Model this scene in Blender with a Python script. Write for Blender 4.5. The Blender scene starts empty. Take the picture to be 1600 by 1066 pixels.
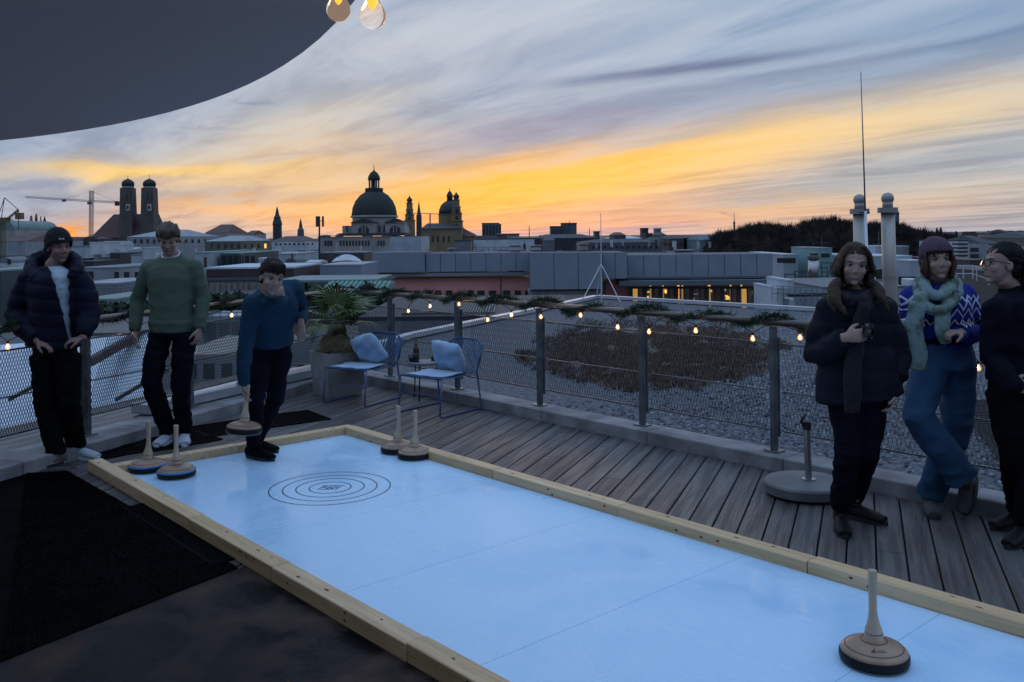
import bpy, bmesh, math, random
from mathutils import Vector, Matrix, noise
random.seed(7)
S = bpy.context.scene
COL = S.collection
R = math.radians
V3 = Vector
# ---------------- camera ----------------
F, HY, ROLL, CAMZ = 1420.0, 368.0, 0.0105, 1.7
cd = bpy.data.cameras.new('camera'); cam = bpy.data.objects.new('camera', cd); COL.objects.link(cam)
S.camera = cam
cr, sr = math.cos(ROLL), math.sin(ROLL)
m = Matrix(((cr, sr, 0, 0), (0, 0, -1, 0), (-sr, cr, 0, CAMZ), (0, 0, 0, 1)))
cam.matrix_world = m
cd.sensor_width = 36; cd.lens = F/1600*36; cd.shift_y = (HY-533)/1600
cd.clip_start = 0.05; cd.clip_end = 60000
# ---------------- exposure ----------------
S.view_settings.view_transform = 'Standard'; S.view_settings.look = 'None'
S.view_settings.gamma = 1; S.view_settings.exposure = 0
# ---------------- node helpers ----------------
class NT:
    def __init__(s, tree): s.t = tree; s.n = tree.nodes; s.l = tree.links
    def node(s, typ, **kw):
        n = s.n.new(typ)
        for k, v in kw.items(): setattr(n, k, v)
        return n
    def put(s, n, i, v):
        if isinstance(v, bpy.types.NodeSocket): s.l.new(v, n.inputs[i])
        elif isinstance(v, bpy.types.Node): s.l.new(v.outputs[0], n.inputs[i])
        else: n.inputs[i].default_value = v
    def m(s, op, a, b=0.0, c=None, clamp=False):
        n = s.node('ShaderNodeMath', operation=op, use_clamp=clamp); s.put(n, 0, a); s.put(n, 1, b)
        if c is not None: s.put(n, 2, c)
        return n.outputs[0]
    def mix(s, f, a, b, mode='MIX'):
        n = s.node('ShaderNodeMix', data_type='RGBA', blend_type=mode)
        s.put(n, 0, f); s.put(n, 6, c4(a)); s.put(n, 7, c4(b)); return n.outputs[2]
    def ramp(s, f, stops, interp='LINEAR'):
        n = s.node('ShaderNodeValToRGB'); s.put(n, 0, f); cr_ = n.color_ramp; cr_.interpolation = interp
        while len(cr_.elements) < len(stops): cr_.elements.new(0.5)
        for e, (p, c) in zip(cr_.elements, stops): e.position = p; e.color = c4(c)
        return n.outputs[0]
    def noise(s, vec, scale=5, detail=4, rough=.55, dist=0.0):
        n = s.node('ShaderNodeTexNoise'); s.put(n, 'Vector', vec) if vec is not None else None
        n.inputs['Scale'].default_value = scale; n.inputs['Detail'].default_value = detail
        n.inputs['Roughness'].default_value = rough; n.inputs['Distortion'].default_value = dist
        return n.outputs[0]
    def comb(s, x, y, z=0.0):
        n = s.node('ShaderNodeCombineXYZ'); s.put(n, 0, x); s.put(n, 1, y); s.put(n, 2, z); return n.outputs[0]
    def smooth(s, v, a, b, lo=0.0, hi=1.0):
        n = s.node('ShaderNodeMapRange', interpolation_type='SMOOTHSTEP'); s.put(n, 0, v)
        for i, q in zip((1, 2, 3, 4), (a, b, lo, hi)): s.put(n, i, q)
        return n.outputs[0]
def c4(c):
    if isinstance(c, (tuple, list)): return tuple(c[:3])+(1.0,)
    return c
def srgb(r, g, b):
    f = lambda v: ((v/255+.055)/1.055)**2.4 if v > 10 else v/255/12.92
    return (f(r), f(g), f(b))
# ---------------- world: dusk sky with streaky cloud ----------------
SUN_AZ, SUN_EL = R(1.5), R(1.0)
w = bpy.data.worlds.new('World'); S.world = w; w.use_nodes = True
N = NT(w.node_tree); N.n.clear()
tc = N.node('ShaderNodeTexCoord'); sep = N.node('ShaderNodeSeparateXYZ'); N.l.new(tc.outputs['Generated'], sep.inputs[0])
X, Y, Z = sep.outputs
az = N.m('ARCTAN2', X, Y); el = N.m('ARCSINE', Z)
def pxd(px, py):                       # direction angles of a point of the sky
    u, v = px-800, HY-py
    x, z = u*cr+v*sr, -u*sr+v*cr
    a = math.atan2(x, F); return a, math.atan2(z, math.hypot(x, F))
# cloud deck coordinates: streaks converge on one point of the horizon
zz = N.m('ADD', N.m('MAXIMUM', Z, 0.0), 0.045)
DA = R(-31)
ua = N.m('DIVIDE', N.m('ADD', N.m('MULTIPLY', X, math.sin(DA)), N.m('MULTIPLY', Y, math.cos(DA))), zz)
uc = N.m('DIVIDE', N.m('SUBTRACT', N.m('MULTIPLY', X, math.cos(DA)), N.m('MULTIPLY', Y, math.sin(DA))), zz)
n1 = N.noise(N.comb(N.m('MULTIPLY', ua, .16), uc, 0.0), .62, 6, .58, .35)      # broad streaks
n2 = N.noise(N.comb(N.m('MULTIPLY', ua, .30), uc, 7.0), 1.7, 7, .62, .6)        # fine streaks
n3 = N.noise(N.comb(N.m('MULTIPLY', ua, .6), uc, 21.0), .35, 3, .5, .2)
cl = N.m('ADD', N.m('MULTIPLY', n1, .6), N.m('MULTIPLY', n2, .4))               # 0.3 .. 0.7
clc = N.m('MULTIPLY', N.m('SUBTRACT', cl, .5), 1.0)
n4 = N.noise(N.comb(N.m('MULTIPLY', az, 9.0), N.m('MULTIPLY', el, 42.0), 3.0), 1.0, 5, .55, .5)
n4c = N.m('SUBTRACT', n4, .5)
elw = N.m('ADD', el, N.m('ADD', N.m('MULTIPLY', clc, .055), N.m('MULTIPLY', n4c, .03)))
azw = N.m('ADD', az, N.m('MULTIPLY', n4c, .10))
def gauss(px, py, sx, sy, slope=0.0, amp=1.0, warp=1.0):
    a0, e0 = pxd(px, py); a = azw if warp else az; e = elw if warp else el
    da = N.m('SUBTRACT', a, a0)
    de = N.m('SUBTRACT', N.m('SUBTRACT', e, e0), N.m('MULTIPLY', da, slope))
    q = N.m('ADD', N.m('POWER', N.m('ABSOLUTE', N.m('DIVIDE', da, sx/F)), 2.0), N.m('POWER', N.m('ABSOLUTE', N.m('DIVIDE', de, sy/F)), 2.0))
    return N.m('MULTIPLY', N.m('EXPONENT', N.m('MULTIPLY', q, -1.0)), amp)
e01 = N.m('DIVIDE', el, math.pi/2)
base = N.ramp(e01, [(0.0, srgb(158, 156, 156)), (.012, srgb(160, 162, 168)), (.05, srgb(160, 168, 182)), (.10, srgb(156, 170, 190)),
                    (.17, srgb(150, 176, 206)), (.30, (.42, .60, .90)), (.55, (.50, .72, 1.12)), (1.0, (.50, .74, 1.18))])
greyc = N.mix(N.smooth(cl, .40, .62), srgb(116, 142, 176), srgb(184, 195, 207))
hi_mask = N.smooth(el, .30, .55, 1.0, .25)
col = N.mix(N.m('MULTIPLY', hi_mask, .70), base, greyc)
# the right side of the upper sky is clearer blue
col = N.mix(gauss(1560, 30, 620, 100, .12, .75), col, srgb(118, 148, 182))
col = N.mix(gauss(20, 290, 260, 60, 0, .6), col, srgb(132, 158, 190))
col = N.mix(gauss(480, 90, 420, 70, .2, .5), col, srgb(188, 190, 197))
# warm light
for a in [(1100, 236, 500, 42, .145, .78, (250, 212, 144)), (850, 290, 330, 46, .12, 1.0, (255, 178, 42)), (700, 318, 170, 34, .05, .85, (255, 176, 60)), (1000, 265, 460, 32, .15, .5, (255, 204, 96)),
          (1450, 205, 360, 28, .12, .42, (224, 204, 170)), (460, 270, 230, 50, .12, .8, (246, 198, 120)), (220, 268, 170, 16, .02, .95, (250, 205, 118)),
          (480, 195, 150, 40, .25, .5, (226, 206, 170)), (400, 325, 240, 18, .0, .65, (250, 182, 110)), (760, 352, 330, 15, 0, .85, (240, 158, 108)),
          (1150, 330, 330, 24, 0, .8, (232, 176, 122)), (110, 364, 60, 13, 0, 1.0, (255, 160, 22)), (1420, 300, 300, 30, .05, .55, (206, 188, 158))]:
    col = N.mix(gauss(*a[:6]), col, srgb(*a[6]))
# darker streaks and lens-shaped clouds
for a in [(1060, 130, 330, 18, .10, .5, (176, 188, 202), 0), (1040, 82, 300, 12, .12, .5, (168, 184, 204), 0), (1110, 103, 185, 7.5, .085, .95, (78, 102, 140), 0), (1010, 112, 110, 4.5, .09, .7, (86, 108, 144), 0), (1380, 92, 260, 8, .12, .6, (100, 124, 156)), (1290, 104, 150, 5, .11, .5, (104, 124, 156), 0), (940, 190, 300, 26, .12, .5, (140, 150, 176)), (640, 120, 220, 10, .2, .4, (150, 162, 182)), (500, 240, 160, 7, .1, .4, (160, 158, 170)), (1400, 268, 330, 12, .16, .7, (150, 158, 166)),
          (820, 205, 70, 14, .0, .85, (122, 132, 162)), (760, 225, 260, 20, .16, .45, (152, 156, 176)), (1070, 205, 220, 9, .2, .55, (176, 168, 168)),
          (400, 161, 30, 2.5, 0, .8, (128, 144, 166)), (310, 201, 40, 3, 0, .6, (142, 150, 168)), (900, 334, 260, 4, 0, .5, (196, 150, 130)),
          (60, 318, 130, 16, 0, .55, (132, 158, 188)), (300, 305, 200, 9, 0, .5, (166, 164, 172)), (1500, 345, 200, 12, 0, .6, (158, 156, 160)),
          (1540, 230, 160, 20, .1, .4, (160, 168, 172)), (1120, 334, 36, 2, 0, .7, (140, 130, 132))]:
    col = N.mix(gauss(*a[:6], *(a[7:] or (1,))), col, srgb(*a[6]))
# fine streak contrast
col = N.mix(N.m('MULTIPLY', N.smooth(n2, .40, .66), .07), col, (1, .96, .93), 'SCREEN')
col = N.mix(N.m('MULTIPLY', N.smooth(n2, .52, .34), .16), col, srgb(150, 160, 180), 'MULTIPLY')
# the sky behind the viewer is dimmer
back = N.smooth(N.m('COSINE', az), .45, -.35)
low = N.smooth(el, .75, .05)
col = N.mix(N.m('MULTIPLY', back, low), col, (.125, .155, .215))
col = N.mix(N.smooth(el, 0.0, -.02), col, (.03, .035, .045))
sky = N.node('ShaderNodeTexSky', sky_type='NISHITA', sun_disc=False)
sky.sun_elevation = SUN_EL; sky.sun_rotation = SUN_AZ; sky.altitude = 500
bg1 = N.node('ShaderNodeBackground'); N.put(bg1, 0, col); bg1.inputs[1].default_value = 1.07
bg2 = N.node('ShaderNodeBackground'); N.put(bg2, 0, sky); bg2.inputs[1].default_value = .01
ad = N.node('ShaderNodeAddShader'); N.l.new(bg1.outputs[0], ad.inputs[0]); N.l.new(bg2.outputs[0], ad.inputs[1])
out = N.node('ShaderNodeOutputWorld'); N.l.new(ad.outputs[0], out.inputs[0])
# ---------------- the sun, just at the horizon behind cloud ----------------
sd = bpy.data.lights.new('sun', 'SUN'); so = bpy.data.objects.new('sun', sd); COL.objects.link(so)
sd.energy = .12; sd.angle = R(12); sd.color = (1, .66, .36)
sdir = V3((math.sin(SUN_AZ)*math.cos(R(3)), math.cos(SUN_AZ)*math.cos(R(3)), math.sin(R(3))))
so.rotation_euler = (-sdir).to_track_quat('-Z', 'Y').to_euler(); so.location = (0, 60, 30)

# ---------------- geometry helpers ----------------
def at(px, py, d):
    u, v = px-800, HY-py
    return V3(((u*cr+v*sr)/F*d, d, CAMZ+(-u*sr+v*cr)/F*d))
def G(px, py, z=0.0):
    u, v = px-800, HY-py
    d = (z-CAMZ)*F/(-u*sr+v*cr); return at(px, py, d)
def zat(px, py, d): return at(px, py, d).z
def proj(p):
    x, z = p.x/p.y*F, (p.z-CAMZ)/p.y*F
    return 800+x*cr-z*sr, HY-(x*sr+z*cr)
def tag(o, label=None, cat=None, group=None, kind=None):
    for k, v in (('label', label), ('category', cat), ('group', group), ('kind', kind)):
        if v: o[k] = v
    return o
def empty(name, loc, label, cat, group=None, rz=0):
    o = bpy.data.objects.new(name, None); COL.objects.link(o); o.location = loc; o.rotation_euler.z = rz
    o.empty_display_size = .2
    return tag(o, label, cat, group)
def worldloc(o):
    v = V3((0, 0, 0))
    while o is not None: v = v+o.location; o = o.parent
    return v
def copy_tree(o, parent=None):
    c = o.copy(); COL.objects.link(c); c.parent = parent
    for ch in list(o.children): copy_tree(ch, c)
    return c
def copy_thing(o, loc, label=None, rz=None, group=None):
    c = copy_tree(o); c.location = loc
    if rz is not None: c.rotation_euler.z = rz
    if label: c['label'] = label
    if group: c['group'] = group
    return c
class MB:
    def __init__(s): s.v = []; s.f = []; s.mi = []
    def add(s, vs, fs, mi=0):
        b = len(s.v); s.v += [V3(v) for v in vs]; s.f += [tuple(b+i for i in f) for f in fs]; s.mi += [mi]*len(fs); return s
    def box(s, lo, hi, mi=0, M=None):
        x0, y0, z0 = lo; x1, y1, z1 = hi
        vs = [V3(p) for p in ((x0, y0, z0), (x1, y0, z0), (x1, y1, z0), (x0, y1, z0), (x0, y0, z1), (x1, y0, z1), (x1, y1, z1), (x0, y1, z1))]
        if M is not None: vs = [M@v for v in vs]
        return s.add(vs, [(3, 2, 1, 0), (4, 5, 6, 7), (0, 1, 5, 4), (1, 2, 6, 5), (2, 3, 7, 6), (3, 0, 4, 7)], mi)
    def bbox(s, lo, hi, b=.005, mi=0, M=None):        # box with chamfered edges
        c = [(a+e)/2 for a, e in zip(lo, hi)]; h = [(e-a)/2 for a, e in zip(lo, hi)]
        b = min(b, min(h)*.9)
        bm = bmesh.new(); bmesh.ops.create_cube(bm, size=2)
        for v in bm.verts: v.co = V3((c[i]+v.co[i]*h[i] for i in range(3)))
        bmesh.ops.bevel(bm, geom=bm.edges[:], offset=b, segments=1, affect='EDGES')
        vs = [v.co.copy() for v in bm.verts]; bm.verts.index_update()
        fs = [tuple(v.index for v in f.verts) for f in bm.faces]; bm.free()
        if M is not None: vs = [M@v for v in vs]
        return s.add(vs, fs, mi)
    def obox(s, a, b, w, h, mi=0, up=(0, 0, 1), bev=0):      # bar of rectangular section from a to b
        a, b = V3(a), V3(b); t = (b-a); L = t.length; t.normalize(); up = V3(up); sd_ = t.cross(up).normalized(); u2 = sd_.cross(t)
        M = Matrix(((t.x, sd_.x, u2.x, a.x), (t.y, sd_.y, u2.y, a.y), (t.z, sd_.z, u2.z, a.z), (0, 0, 0, 1)))
        if bev: return s.bbox((0, -w/2, -h/2), (L, w/2, h/2), bev, mi, M)
        return s.box((0, -w/2, -h/2), (L, w/2, h/2), mi, M)
    def loft(s, pts, rad, n=10, side=None, mi=0, cap=True):   # rad: r or (a, b)
        pts = [V3(p) for p in pts]; rings = []
        prev = V3(side) if side is not None else None
        for i, p in enumerate(pts):
            t = (pts[min(i+1, len(pts)-1)]-pts[max(i-1, 0)])
            if t.length < 1e-9: t = V3((0, 0, 1))
            t.normalize()
            if prev is None: prev = t.orthogonal()
            a = prev-t*prev.dot(t)
            if a.length < 1e-6: a = t.orthogonal()
            a.normalize(); b = t.cross(a); 
            if side is None: prev = a
            r = rad[i] if isinstance(rad, (list, tuple)) else rad
            ra, rb = r if isinstance(r, (list, tuple)) else (r, r)
            rings.append([p+a*ra*math.cos(2*math.pi*k/n)+b*rb*math.sin(2*math.pi*k/n) for k in range(n)])
        vs = [v for r_ in rings for v in r_]; fs = []
        for i in range(len(pts)-1):
            for k in range(n):
                fs.append((i*n+k, i*n+(k+1) % n, (i+1)*n+(k+1) % n, (i+1)*n+k))
        if cap:
            fs.append(tuple(range(n-1, -1, -1))); fs.append(tuple((len(pts)-1)*n+k for k in range(n)))
        return s.add(vs, fs, mi)
    def lathe(s, prof, c=(0, 0, 0), n=24, mi=0, M=None, mis=None):
        c = V3(c); vs = []; fs = []; m_ = []
        for r, z in prof:
            for k in range(n):
                a = 2*math.pi*k/n; p = V3((r*math.cos(a), r*math.sin(a), z))
                vs.append((M@p if M is not None else p)+c)
        b = len(s.v); s.v += vs
        for i in range(len(prof)-1):
            for k in range(n):
                s.f.append((b+i*n+k, b+i*n+(k+1) % n, b+(i+1)*n+(k+1) % n, b+(i+1)*n+k)); s.mi.append(mis[i] if mis else mi)
        if prof[0][0] > 1e-5: s.f.append(tuple(b+k for k in range(n-1, -1, -1))); s.mi.append(mis[0] if mis else mi)
        if prof[-1][0] > 1e-5: s.f.append(tuple(b+(len(prof)-1)*n+k for k in range(n))); s.mi.append(mis[-1] if mis else mi)
        return s
    def ell(s, c, r, n=16, m_=10, M=None, mi=0):
        prof = [(math.sin(math.pi*i/m_), -math.cos(math.pi*i/m_)) for i in range(m_+1)]
        c = V3(c); D = Matrix.Diagonal(V3(r))
        MM = (M.to_3x3() if M is not None else Matrix.Identity(3))@D
        return s.lathe(prof, c, n, mi, MM)
    def quad(s, a, b, c, d, mi=0): return s.add([a, b, c, d], [(0, 1, 2, 3)], mi)
    def prism(s, poly, z0, z1, mi=0):
        n = len(poly); vs = [V3((p[0], p[1], z0)) for p in poly]+[V3((p[0], p[1], z1)) for p in poly]
        ar = sum(poly[i][0]*poly[(i+1) % n][1]-poly[(i+1) % n][0]*poly[i][1] for i in range(n))
        fs = [(i, (i+1) % n, n+(i+1) % n, n+i) for i in range(n)]+[tuple(range(n-1, -1, -1)), tuple(range(n, 2*n))]
        if ar < 0: fs = [tuple(reversed(f)) for f in fs]
        return s.add(vs, fs, mi)
    def mesh(s, name, mats, smooth=False, off=None):
        me = bpy.data.meshes.new(name)
        vs = [v-off for v in s.v] if off is not None else s.v
        me.from_pydata([tuple(v) for v in vs], [], s.f)
        for m_ in (mats if isinstance(mats, (list, tuple)) else [mats]): me.materials.append(m_)
        me.polygons.foreach_set('material_index', s.mi)
        if smooth: me.polygons.foreach_set('use_smooth', [True]*len(s.f))
        me.update(); return me
    def build(s, name, mats, parent=None, smooth=False, autosm=None, origin=None):
        off = worldloc(parent) if parent is not None else (V3(origin) if origin is not None else None)
        me = s.mesh(name, mats, smooth, off)
        o = bpy.data.objects.new(name, me); COL.objects.link(o)
        if parent is not None: o.parent = parent
        elif origin is not None: o.location = origin
        if autosm: sharp_by_angle(me, autosm)
        return o
def sharp_by_angle(me, ang):
    bm = bmesh.new(); bm.from_mesh(me)
    for f in bm.faces: f.smooth = True
    for e in bm.edges:
        if len(e.link_faces) == 2 and e.calc_face_angle(0) > R(ang): e.smooth = False
    bm.to_mesh(me); bm.free()
# ---------------- materials ----------------
MC = {}
def mat(name, col, rough=.6, metal=0.0, col2=None, ns=6.0, bump=0.0, bs=None, spec=.5, trans=0.0, emit=None, es=0.0, stretch=None, alpha=1.0, detail=5, contrast=(.35, .65), rough2=None, sheen=0.0, coord='Object'):
    if name in MC: return MC[name]
    m_ = bpy.data.materials.new(name); m_.use_nodes = True; T = NT(m_.node_tree); b = m_.node_tree.nodes['Principled BSDF']
    b.inputs['Base Color'].default_value = c4(col); b.inputs['Roughness'].default_value = rough; b.inputs['Metallic'].default_value = metal
    b.inputs['Specular IOR Level'].default_value = spec; b.inputs['Transmission Weight'].default_value = trans; b.inputs['Alpha'].default_value = alpha
    if sheen: b.inputs['Sheen Weight'].default_value = sheen
    if emit: b.inputs['Emission Color'].default_value = c4(emit); b.inputs['Emission Strength'].default_value = es
    if col2 is not None or bump:
        t = T.node('ShaderNodeTexCoord'); mp = T.node('ShaderNodeMapping'); T.l.new(t.outputs[coord], mp.inputs[0])
        if stretch: mp.inputs['Scale'].default_value = stretch
        if col2 is not None:
            f = T.smooth(T.noise(mp.outputs[0], ns, detail), contrast[0], contrast[1])
            T.put(b, 'Base Color', T.mix(f, col, col2))
            if rough2 is not None: T.put(b, 'Roughness', T.smooth(f, 0, 1, rough, rough2))
        if bump:
            bn = T.node('ShaderNodeBump'); bn.inputs['Strength'].default_value = bump; bn.inputs['Distance'].default_value = .01
            T.l.new(T.noise(mp.outputs[0], bs or ns*3, 5), bn.inputs['Height']); T.l.new(bn.outputs[0], b.inputs['Normal'])
    MC[name] = m_; return m_
# ================= THE ROOF TERRACE =================
PD = V3((.361, .932, 0)).normalized()                 # plank direction
KD = V3((.66, -.7513, 0)).normalized()                # right railing runs this way (towards the viewer's right)
PR = G(1210, 705, .1); PL0 = G(137, 680, .1); PL1 = G(298, 637, .1)
LD = (PL1-PL0); LD.z = 0; LSP = LD.length; LD.normalize()
for p in (PR, PL0, PL1): p.z = 0
def isect(p, d, q, e):
    t = ((q.x-p.x)*e.y-(q.y-p.y)*e.x)/(d.x*e.y-d.y*e.x); return p+d*t
CORNER = isect(PR, KD, PL0, LD)
KN = V3((KD.y, -KD.x, 0))                             # towards terrace (down-left)
LN = V3((LD.y, -LD.x, 0))                             # towards terrace (right)
wood_deck = [mat('deck_wood_%s' % n, c, .50, col2=c2, ns=2.6, bump=.8, bs=12, stretch=(.45, 7, 1), contrast=(.36, .62), rough2=.40, spec=.35, detail=9)
             for n, c, c2 in (('a', (.046, .041, .042), (.096, .087, .086)), ('b', (.054, .048, .048), (.108, .097, .095)), ('c', (.040, .036, .038), (.086, .078, .079)), ('d', (.052, .051, .052), (.110, .108, .108)))]
def deck():
    ang = math.atan2(PD.y, PD.x); Mi = Matrix.Rotation(-ang, 3, 'Z'); mb = MB(); random.seed(3)
    pitch = .147; kc = Mi@(CORNER); 
    lines = [(Mi@(PR+KN*.06), Mi@KD), (Mi@(PL0+LN*.10), Mi@LD)]
    for i in range(-46, 50):
        y = i*pitch+.03; s1 = 12.0
        for p, d in lines:                            # far end: whichever kerb comes first
            if abs(d.y) > 1e-4:
                t = (y-p.y)/d.y; s1 = min(s1, p.x+d.x*t) if p.x+d.x*t > -3 else s1
        s = -4.0-random.random()*2.6
        while s < s1:
            L = random.choice((2.4, 3.0, 3.6)); e = min(s+L, s1)
            if e-s > .1: mb.bbox((s+.002, y-pitch/2+.0048, -.026), (e-.002, y+pitch/2-.0048, random.uniform(-.0008, .0008)), .003, random.randrange(4))
            s += L
    o = mb.build('deck', wood_deck); o.rotation_euler.z = ang; tag(o, kind='structure')
    sp = [PR+KD*6.5, CORNER, PL0-LD*9, V3((-7, -6, 0)), V3((6, -6, 0))]
    b = MB().prism([(p.x, p.y) for p in sp], -.35, -.03).build('terrace_slab', mat('slab_dark', (.02, .02, .022), .9)); tag(b, kind='structure')
deck()
conc = mat('kerb_concrete', (.13, .13, .138), .75, col2=(.28, .28, .29), ns=3.5, bump=.35, bs=30, contrast=(.3, .72))
def kerb(p0, d, n_out, a, b, w_in, w_out, h, name, seg=1.25):
    mb = MB(); ang = math.atan2(d.y, d.x); M = Matrix.Translation(p0)@Matrix.Rotation(ang, 4, 'Z')
    sgn = 1 if (Matrix.Rotation(ang, 3, 'Z')@V3((0, 1, 0))).dot(n_out) > 0 else -1
    s = a
    while s < b-.01:
        e = min(s+seg, b); ys = sorted((sgn*-w_in, sgn*w_out))
        mb.bbox((s+.002, ys[0], -.36), (e-.003, ys[1], h), .008, 0, M); s = e
    return tag(mb.build(name, conc), kind='structure')
TR = (CORNER-PR).dot(-KD)
kerb(PR, KD, -KN, -TR-.02, 5.2, .15, .10, .10, 'kerb')
TL = (CORNER-PL0).dot(LD)
kerb(PL0, LD, -LN, -4.6, TL-.30, .26, .16, .10, 'kerb')
# the second, higher coping beyond the left railing
cop = mat('coping_metal', (.33, .36, .38), .35, .4, col2=(.45, .48, .5), ns=3)
mb = MB(); a0, a1 = G(296, 622, .16), G(486, 580, .16); dd = (a1-a0).normalized()
mb.obox(a0-dd*.6, a1+dd*1.0, .24, .10, 0, bev=.01); mb.obox(a0-dd*.6+V3((0, 0, -.25)), a1+dd*1.0+V3((0, 0, -.25)), .16, .36, 1)
tag(mb.build('parapet', [cop, conc]), 'low parapet with pale sheet metal coping outside the left railing, behind the man in green', 'parapet')
# ---------------- railings ----------------
steel = mat('post_steel', (.085, .10, .115), .40, .55, col2=(.15, .165, .18), ns=8)
wire_m = mat('mesh_wire', (.10, .11, .12), .4, .7)
railwood = mat('rail_wood', (.075, .045, .030), .38, col2=(.04, .026, .02), ns=3, stretch=(1, 1, 1), bump=.2, spec=.6)
HR = 1.045
wire_d = mat('mesh_wire_dark', (.022, .026, .032), .6, .2, spec=.2)
def railing(p0, d, n_in, ks, sp, a, b, label, wires, slant, wr=.0013):
    root = empty('railing', p0+d*a, label, 'railing', None)
    for k in ks:
        q = p0+d*(sp*k); f = MB()
        f.obox(q+V3((0, 0, .112)), q+V3((0, 0, HR-.03)), .042, .05, 0, up=n_in, bev=.004)
        f.obox(q-n_in*.055+V3((0, 0, .2)), q-n_in*.055+V3((0, 0, .93)), .03, .012, 0, up=n_in)
        po = f.build('post', steel, root)
        g = MB(); g.bbox((-.06, -.05, 0), (.06, .05, .010), .002, 0, Matrix.Translation(q+V3((0, 0, .101)))@Matrix.Rotation(math.atan2(d.y, d.x), 4, 'Z')); g.build('base_plate', steel, po)
    f = MB(); f.loft([p0+d*a+V3((0, 0, HR)), p0+d*b+V3((0, 0, HR))], [(.042, .026)]*2, 14, side=n_in); f.build('handrail', railwood, root, smooth=True)
    for k0, k1 in zip(ks[:-1], ks[1:]):
        A = p0+d*(sp*k0+.035)-n_in*.06; B = p0+d*(sp*k1-.035)-n_in*.06
        f = MB()
        for z, t in ((.24, .012), (.53, .010), (.88, .012)): f.obox(A+V3((0, 0, z)), B+V3((0, 0, z)), .012, t)
        pf = f.build('panel_frame', steel, root)
        g = MB(); L = (B-A).length; n = int(L/wires); sl = slant
        for i in range(n+1):
            for sg in (-1, 1):
                x0 = i*wires; x1 = x0+sg*sl; z0, z1 = .24, .88
                if x1 < 0: z1 = z0+(z1-z0)*(x0/(x0-x1)); x1 = 0
                if x1 > L: z1 = z0+(z1-z0)*((L-x0)/(x1-x0)); x1 = L
                if z1-z0 < .02: continue
                P, Q = A+d*x0+V3((0, 0, z0)), A+d*x1+V3((0, 0, z1))
                r = wr; s_ = d*r; t_ = n_in*r
                g.add([P-s_-t_, P+s_-t_, P+t_, Q-s_-t_, Q+s_-t_, Q+t_], [(0, 1, 4, 3), (1, 2, 5, 4), (2, 0, 3, 5)])
        g.build('wire_mesh', wire_m if wr > .002 else wire_d, pf)
    return root
rail_r = railing(PR, KD, KN, [-5, -4, -3, -2, -1, 0, 1, 2, 3], 1.257, -TR, 4.6, 'long steel railing with wooden handrail and fine wire mesh along the gravel roof', .030, .16)
rail_l = railing(PL0, LD, LN, [-3, -2, -1, 0, 1, 2, 3], LSP, -4.4, TL, 'steel railing with diagonal wire mesh behind the two standing men at left', .024, .26, .0024)
# ---------------- garlands and string lights ----------------
needle = [mat('fir_needles_a', (.018, .05, .022), .6), mat('fir_needles_b', (.03, .075, .035), .6), mat('fir_needles_c', (.012, .032, .018), .6)]
def onplane(px, py, p0, n):
    o = V3((0, 0, CAMZ)); v = at(px, py, 1.0)-o; return o+v*((p0-o).dot(n)/v.dot(n))
def garland(p0, d, n_in, a, b, label, seed):
    rnd = random.Random(seed); mb = MB(); s = a
    while s < b:
        ph = s*2*math.pi/.62+seed; sw = noise.noise(V3((s*1.3, seed, 0)))
        cz = HR+.015+.040*math.sin(ph)-.075*max(0, sw*2); cn = .045*math.cos(ph)
        dens = 34 if noise.noise(V3((s*2.2, seed*3, 5))) > -.25 else 14
        for _ in range(dens):
            c = p0+d*(s+rnd.uniform(-.015, .015))+n_in*(cn+rnd.gauss(0, .012))+V3((0, 0, cz+rnd.gauss(0, .012)))
            v = V3((rnd.gauss(0, 1), rnd.gauss(0, 1), rnd.gauss(-.15, .8))).normalized()*rnd.uniform(.03, .065)
            q = v.cross(V3((rnd.random(), rnd.random(), rnd.random()))).normalized()*.0032
            mb.add([c-q, c+q, c+v+q*.3, c+v-q*.3], [(0, 1, 2, 3)], rnd.randrange(3))
        s += .02
    o = mb.build('garland', needle, origin=p0+d*a); tag(o, label, 'garland', None)
garland(PR, KD, KN, -TR+.1, 4.4, 'fir garland wound round the handrail along the gravel roof', 1)
garland(PL0, LD, LN, -4.2, TL-.1, 'fir garland wound round the handrail behind the men on the left', 2)
glass = mat('bulb_glass', (1, .97, .9), .02, trans=1.0, spec=.5, emit=(1.0, .50, .13), es=.55); glass.node_tree.nodes['Principled BSDF'].inputs['IOR'].default_value = 1.06
fil = mat('bulb_glow', (1, .7, .3), .5, emit=(1.0, .50, .14), es=60)
fil_hot = mat('bulb_glow_white', (1, .8, .5), .5, emit=(1.0, .66, .30), es=65)
black = mat('socket_black', (.012, .012, .014), .5)
def bulb_mbs(r, warm):
    """a clear bulb hanging below the origin: socket, glass, filament"""
    so_ = MB().lathe([(.0, .0), (.35*r, .0), (.5*r, -.15*r), (.5*r, -1.0*r), (.42*r, -1.05*r), (0, -1.05*r)][::-1], n=12)
    gl = MB().lathe([(0, -3.55*r), (.35*r, -3.49*r), (.7*r, -3.28*r), (.95*r, -2.9*r), (1.0*r, -2.55*r), (.93*r, -2.2*r), (.72*r, -1.8*r), (.52*r, -1.45*r), (.42*r, -1.06*r)], n=20)
    return so_, gl
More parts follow.
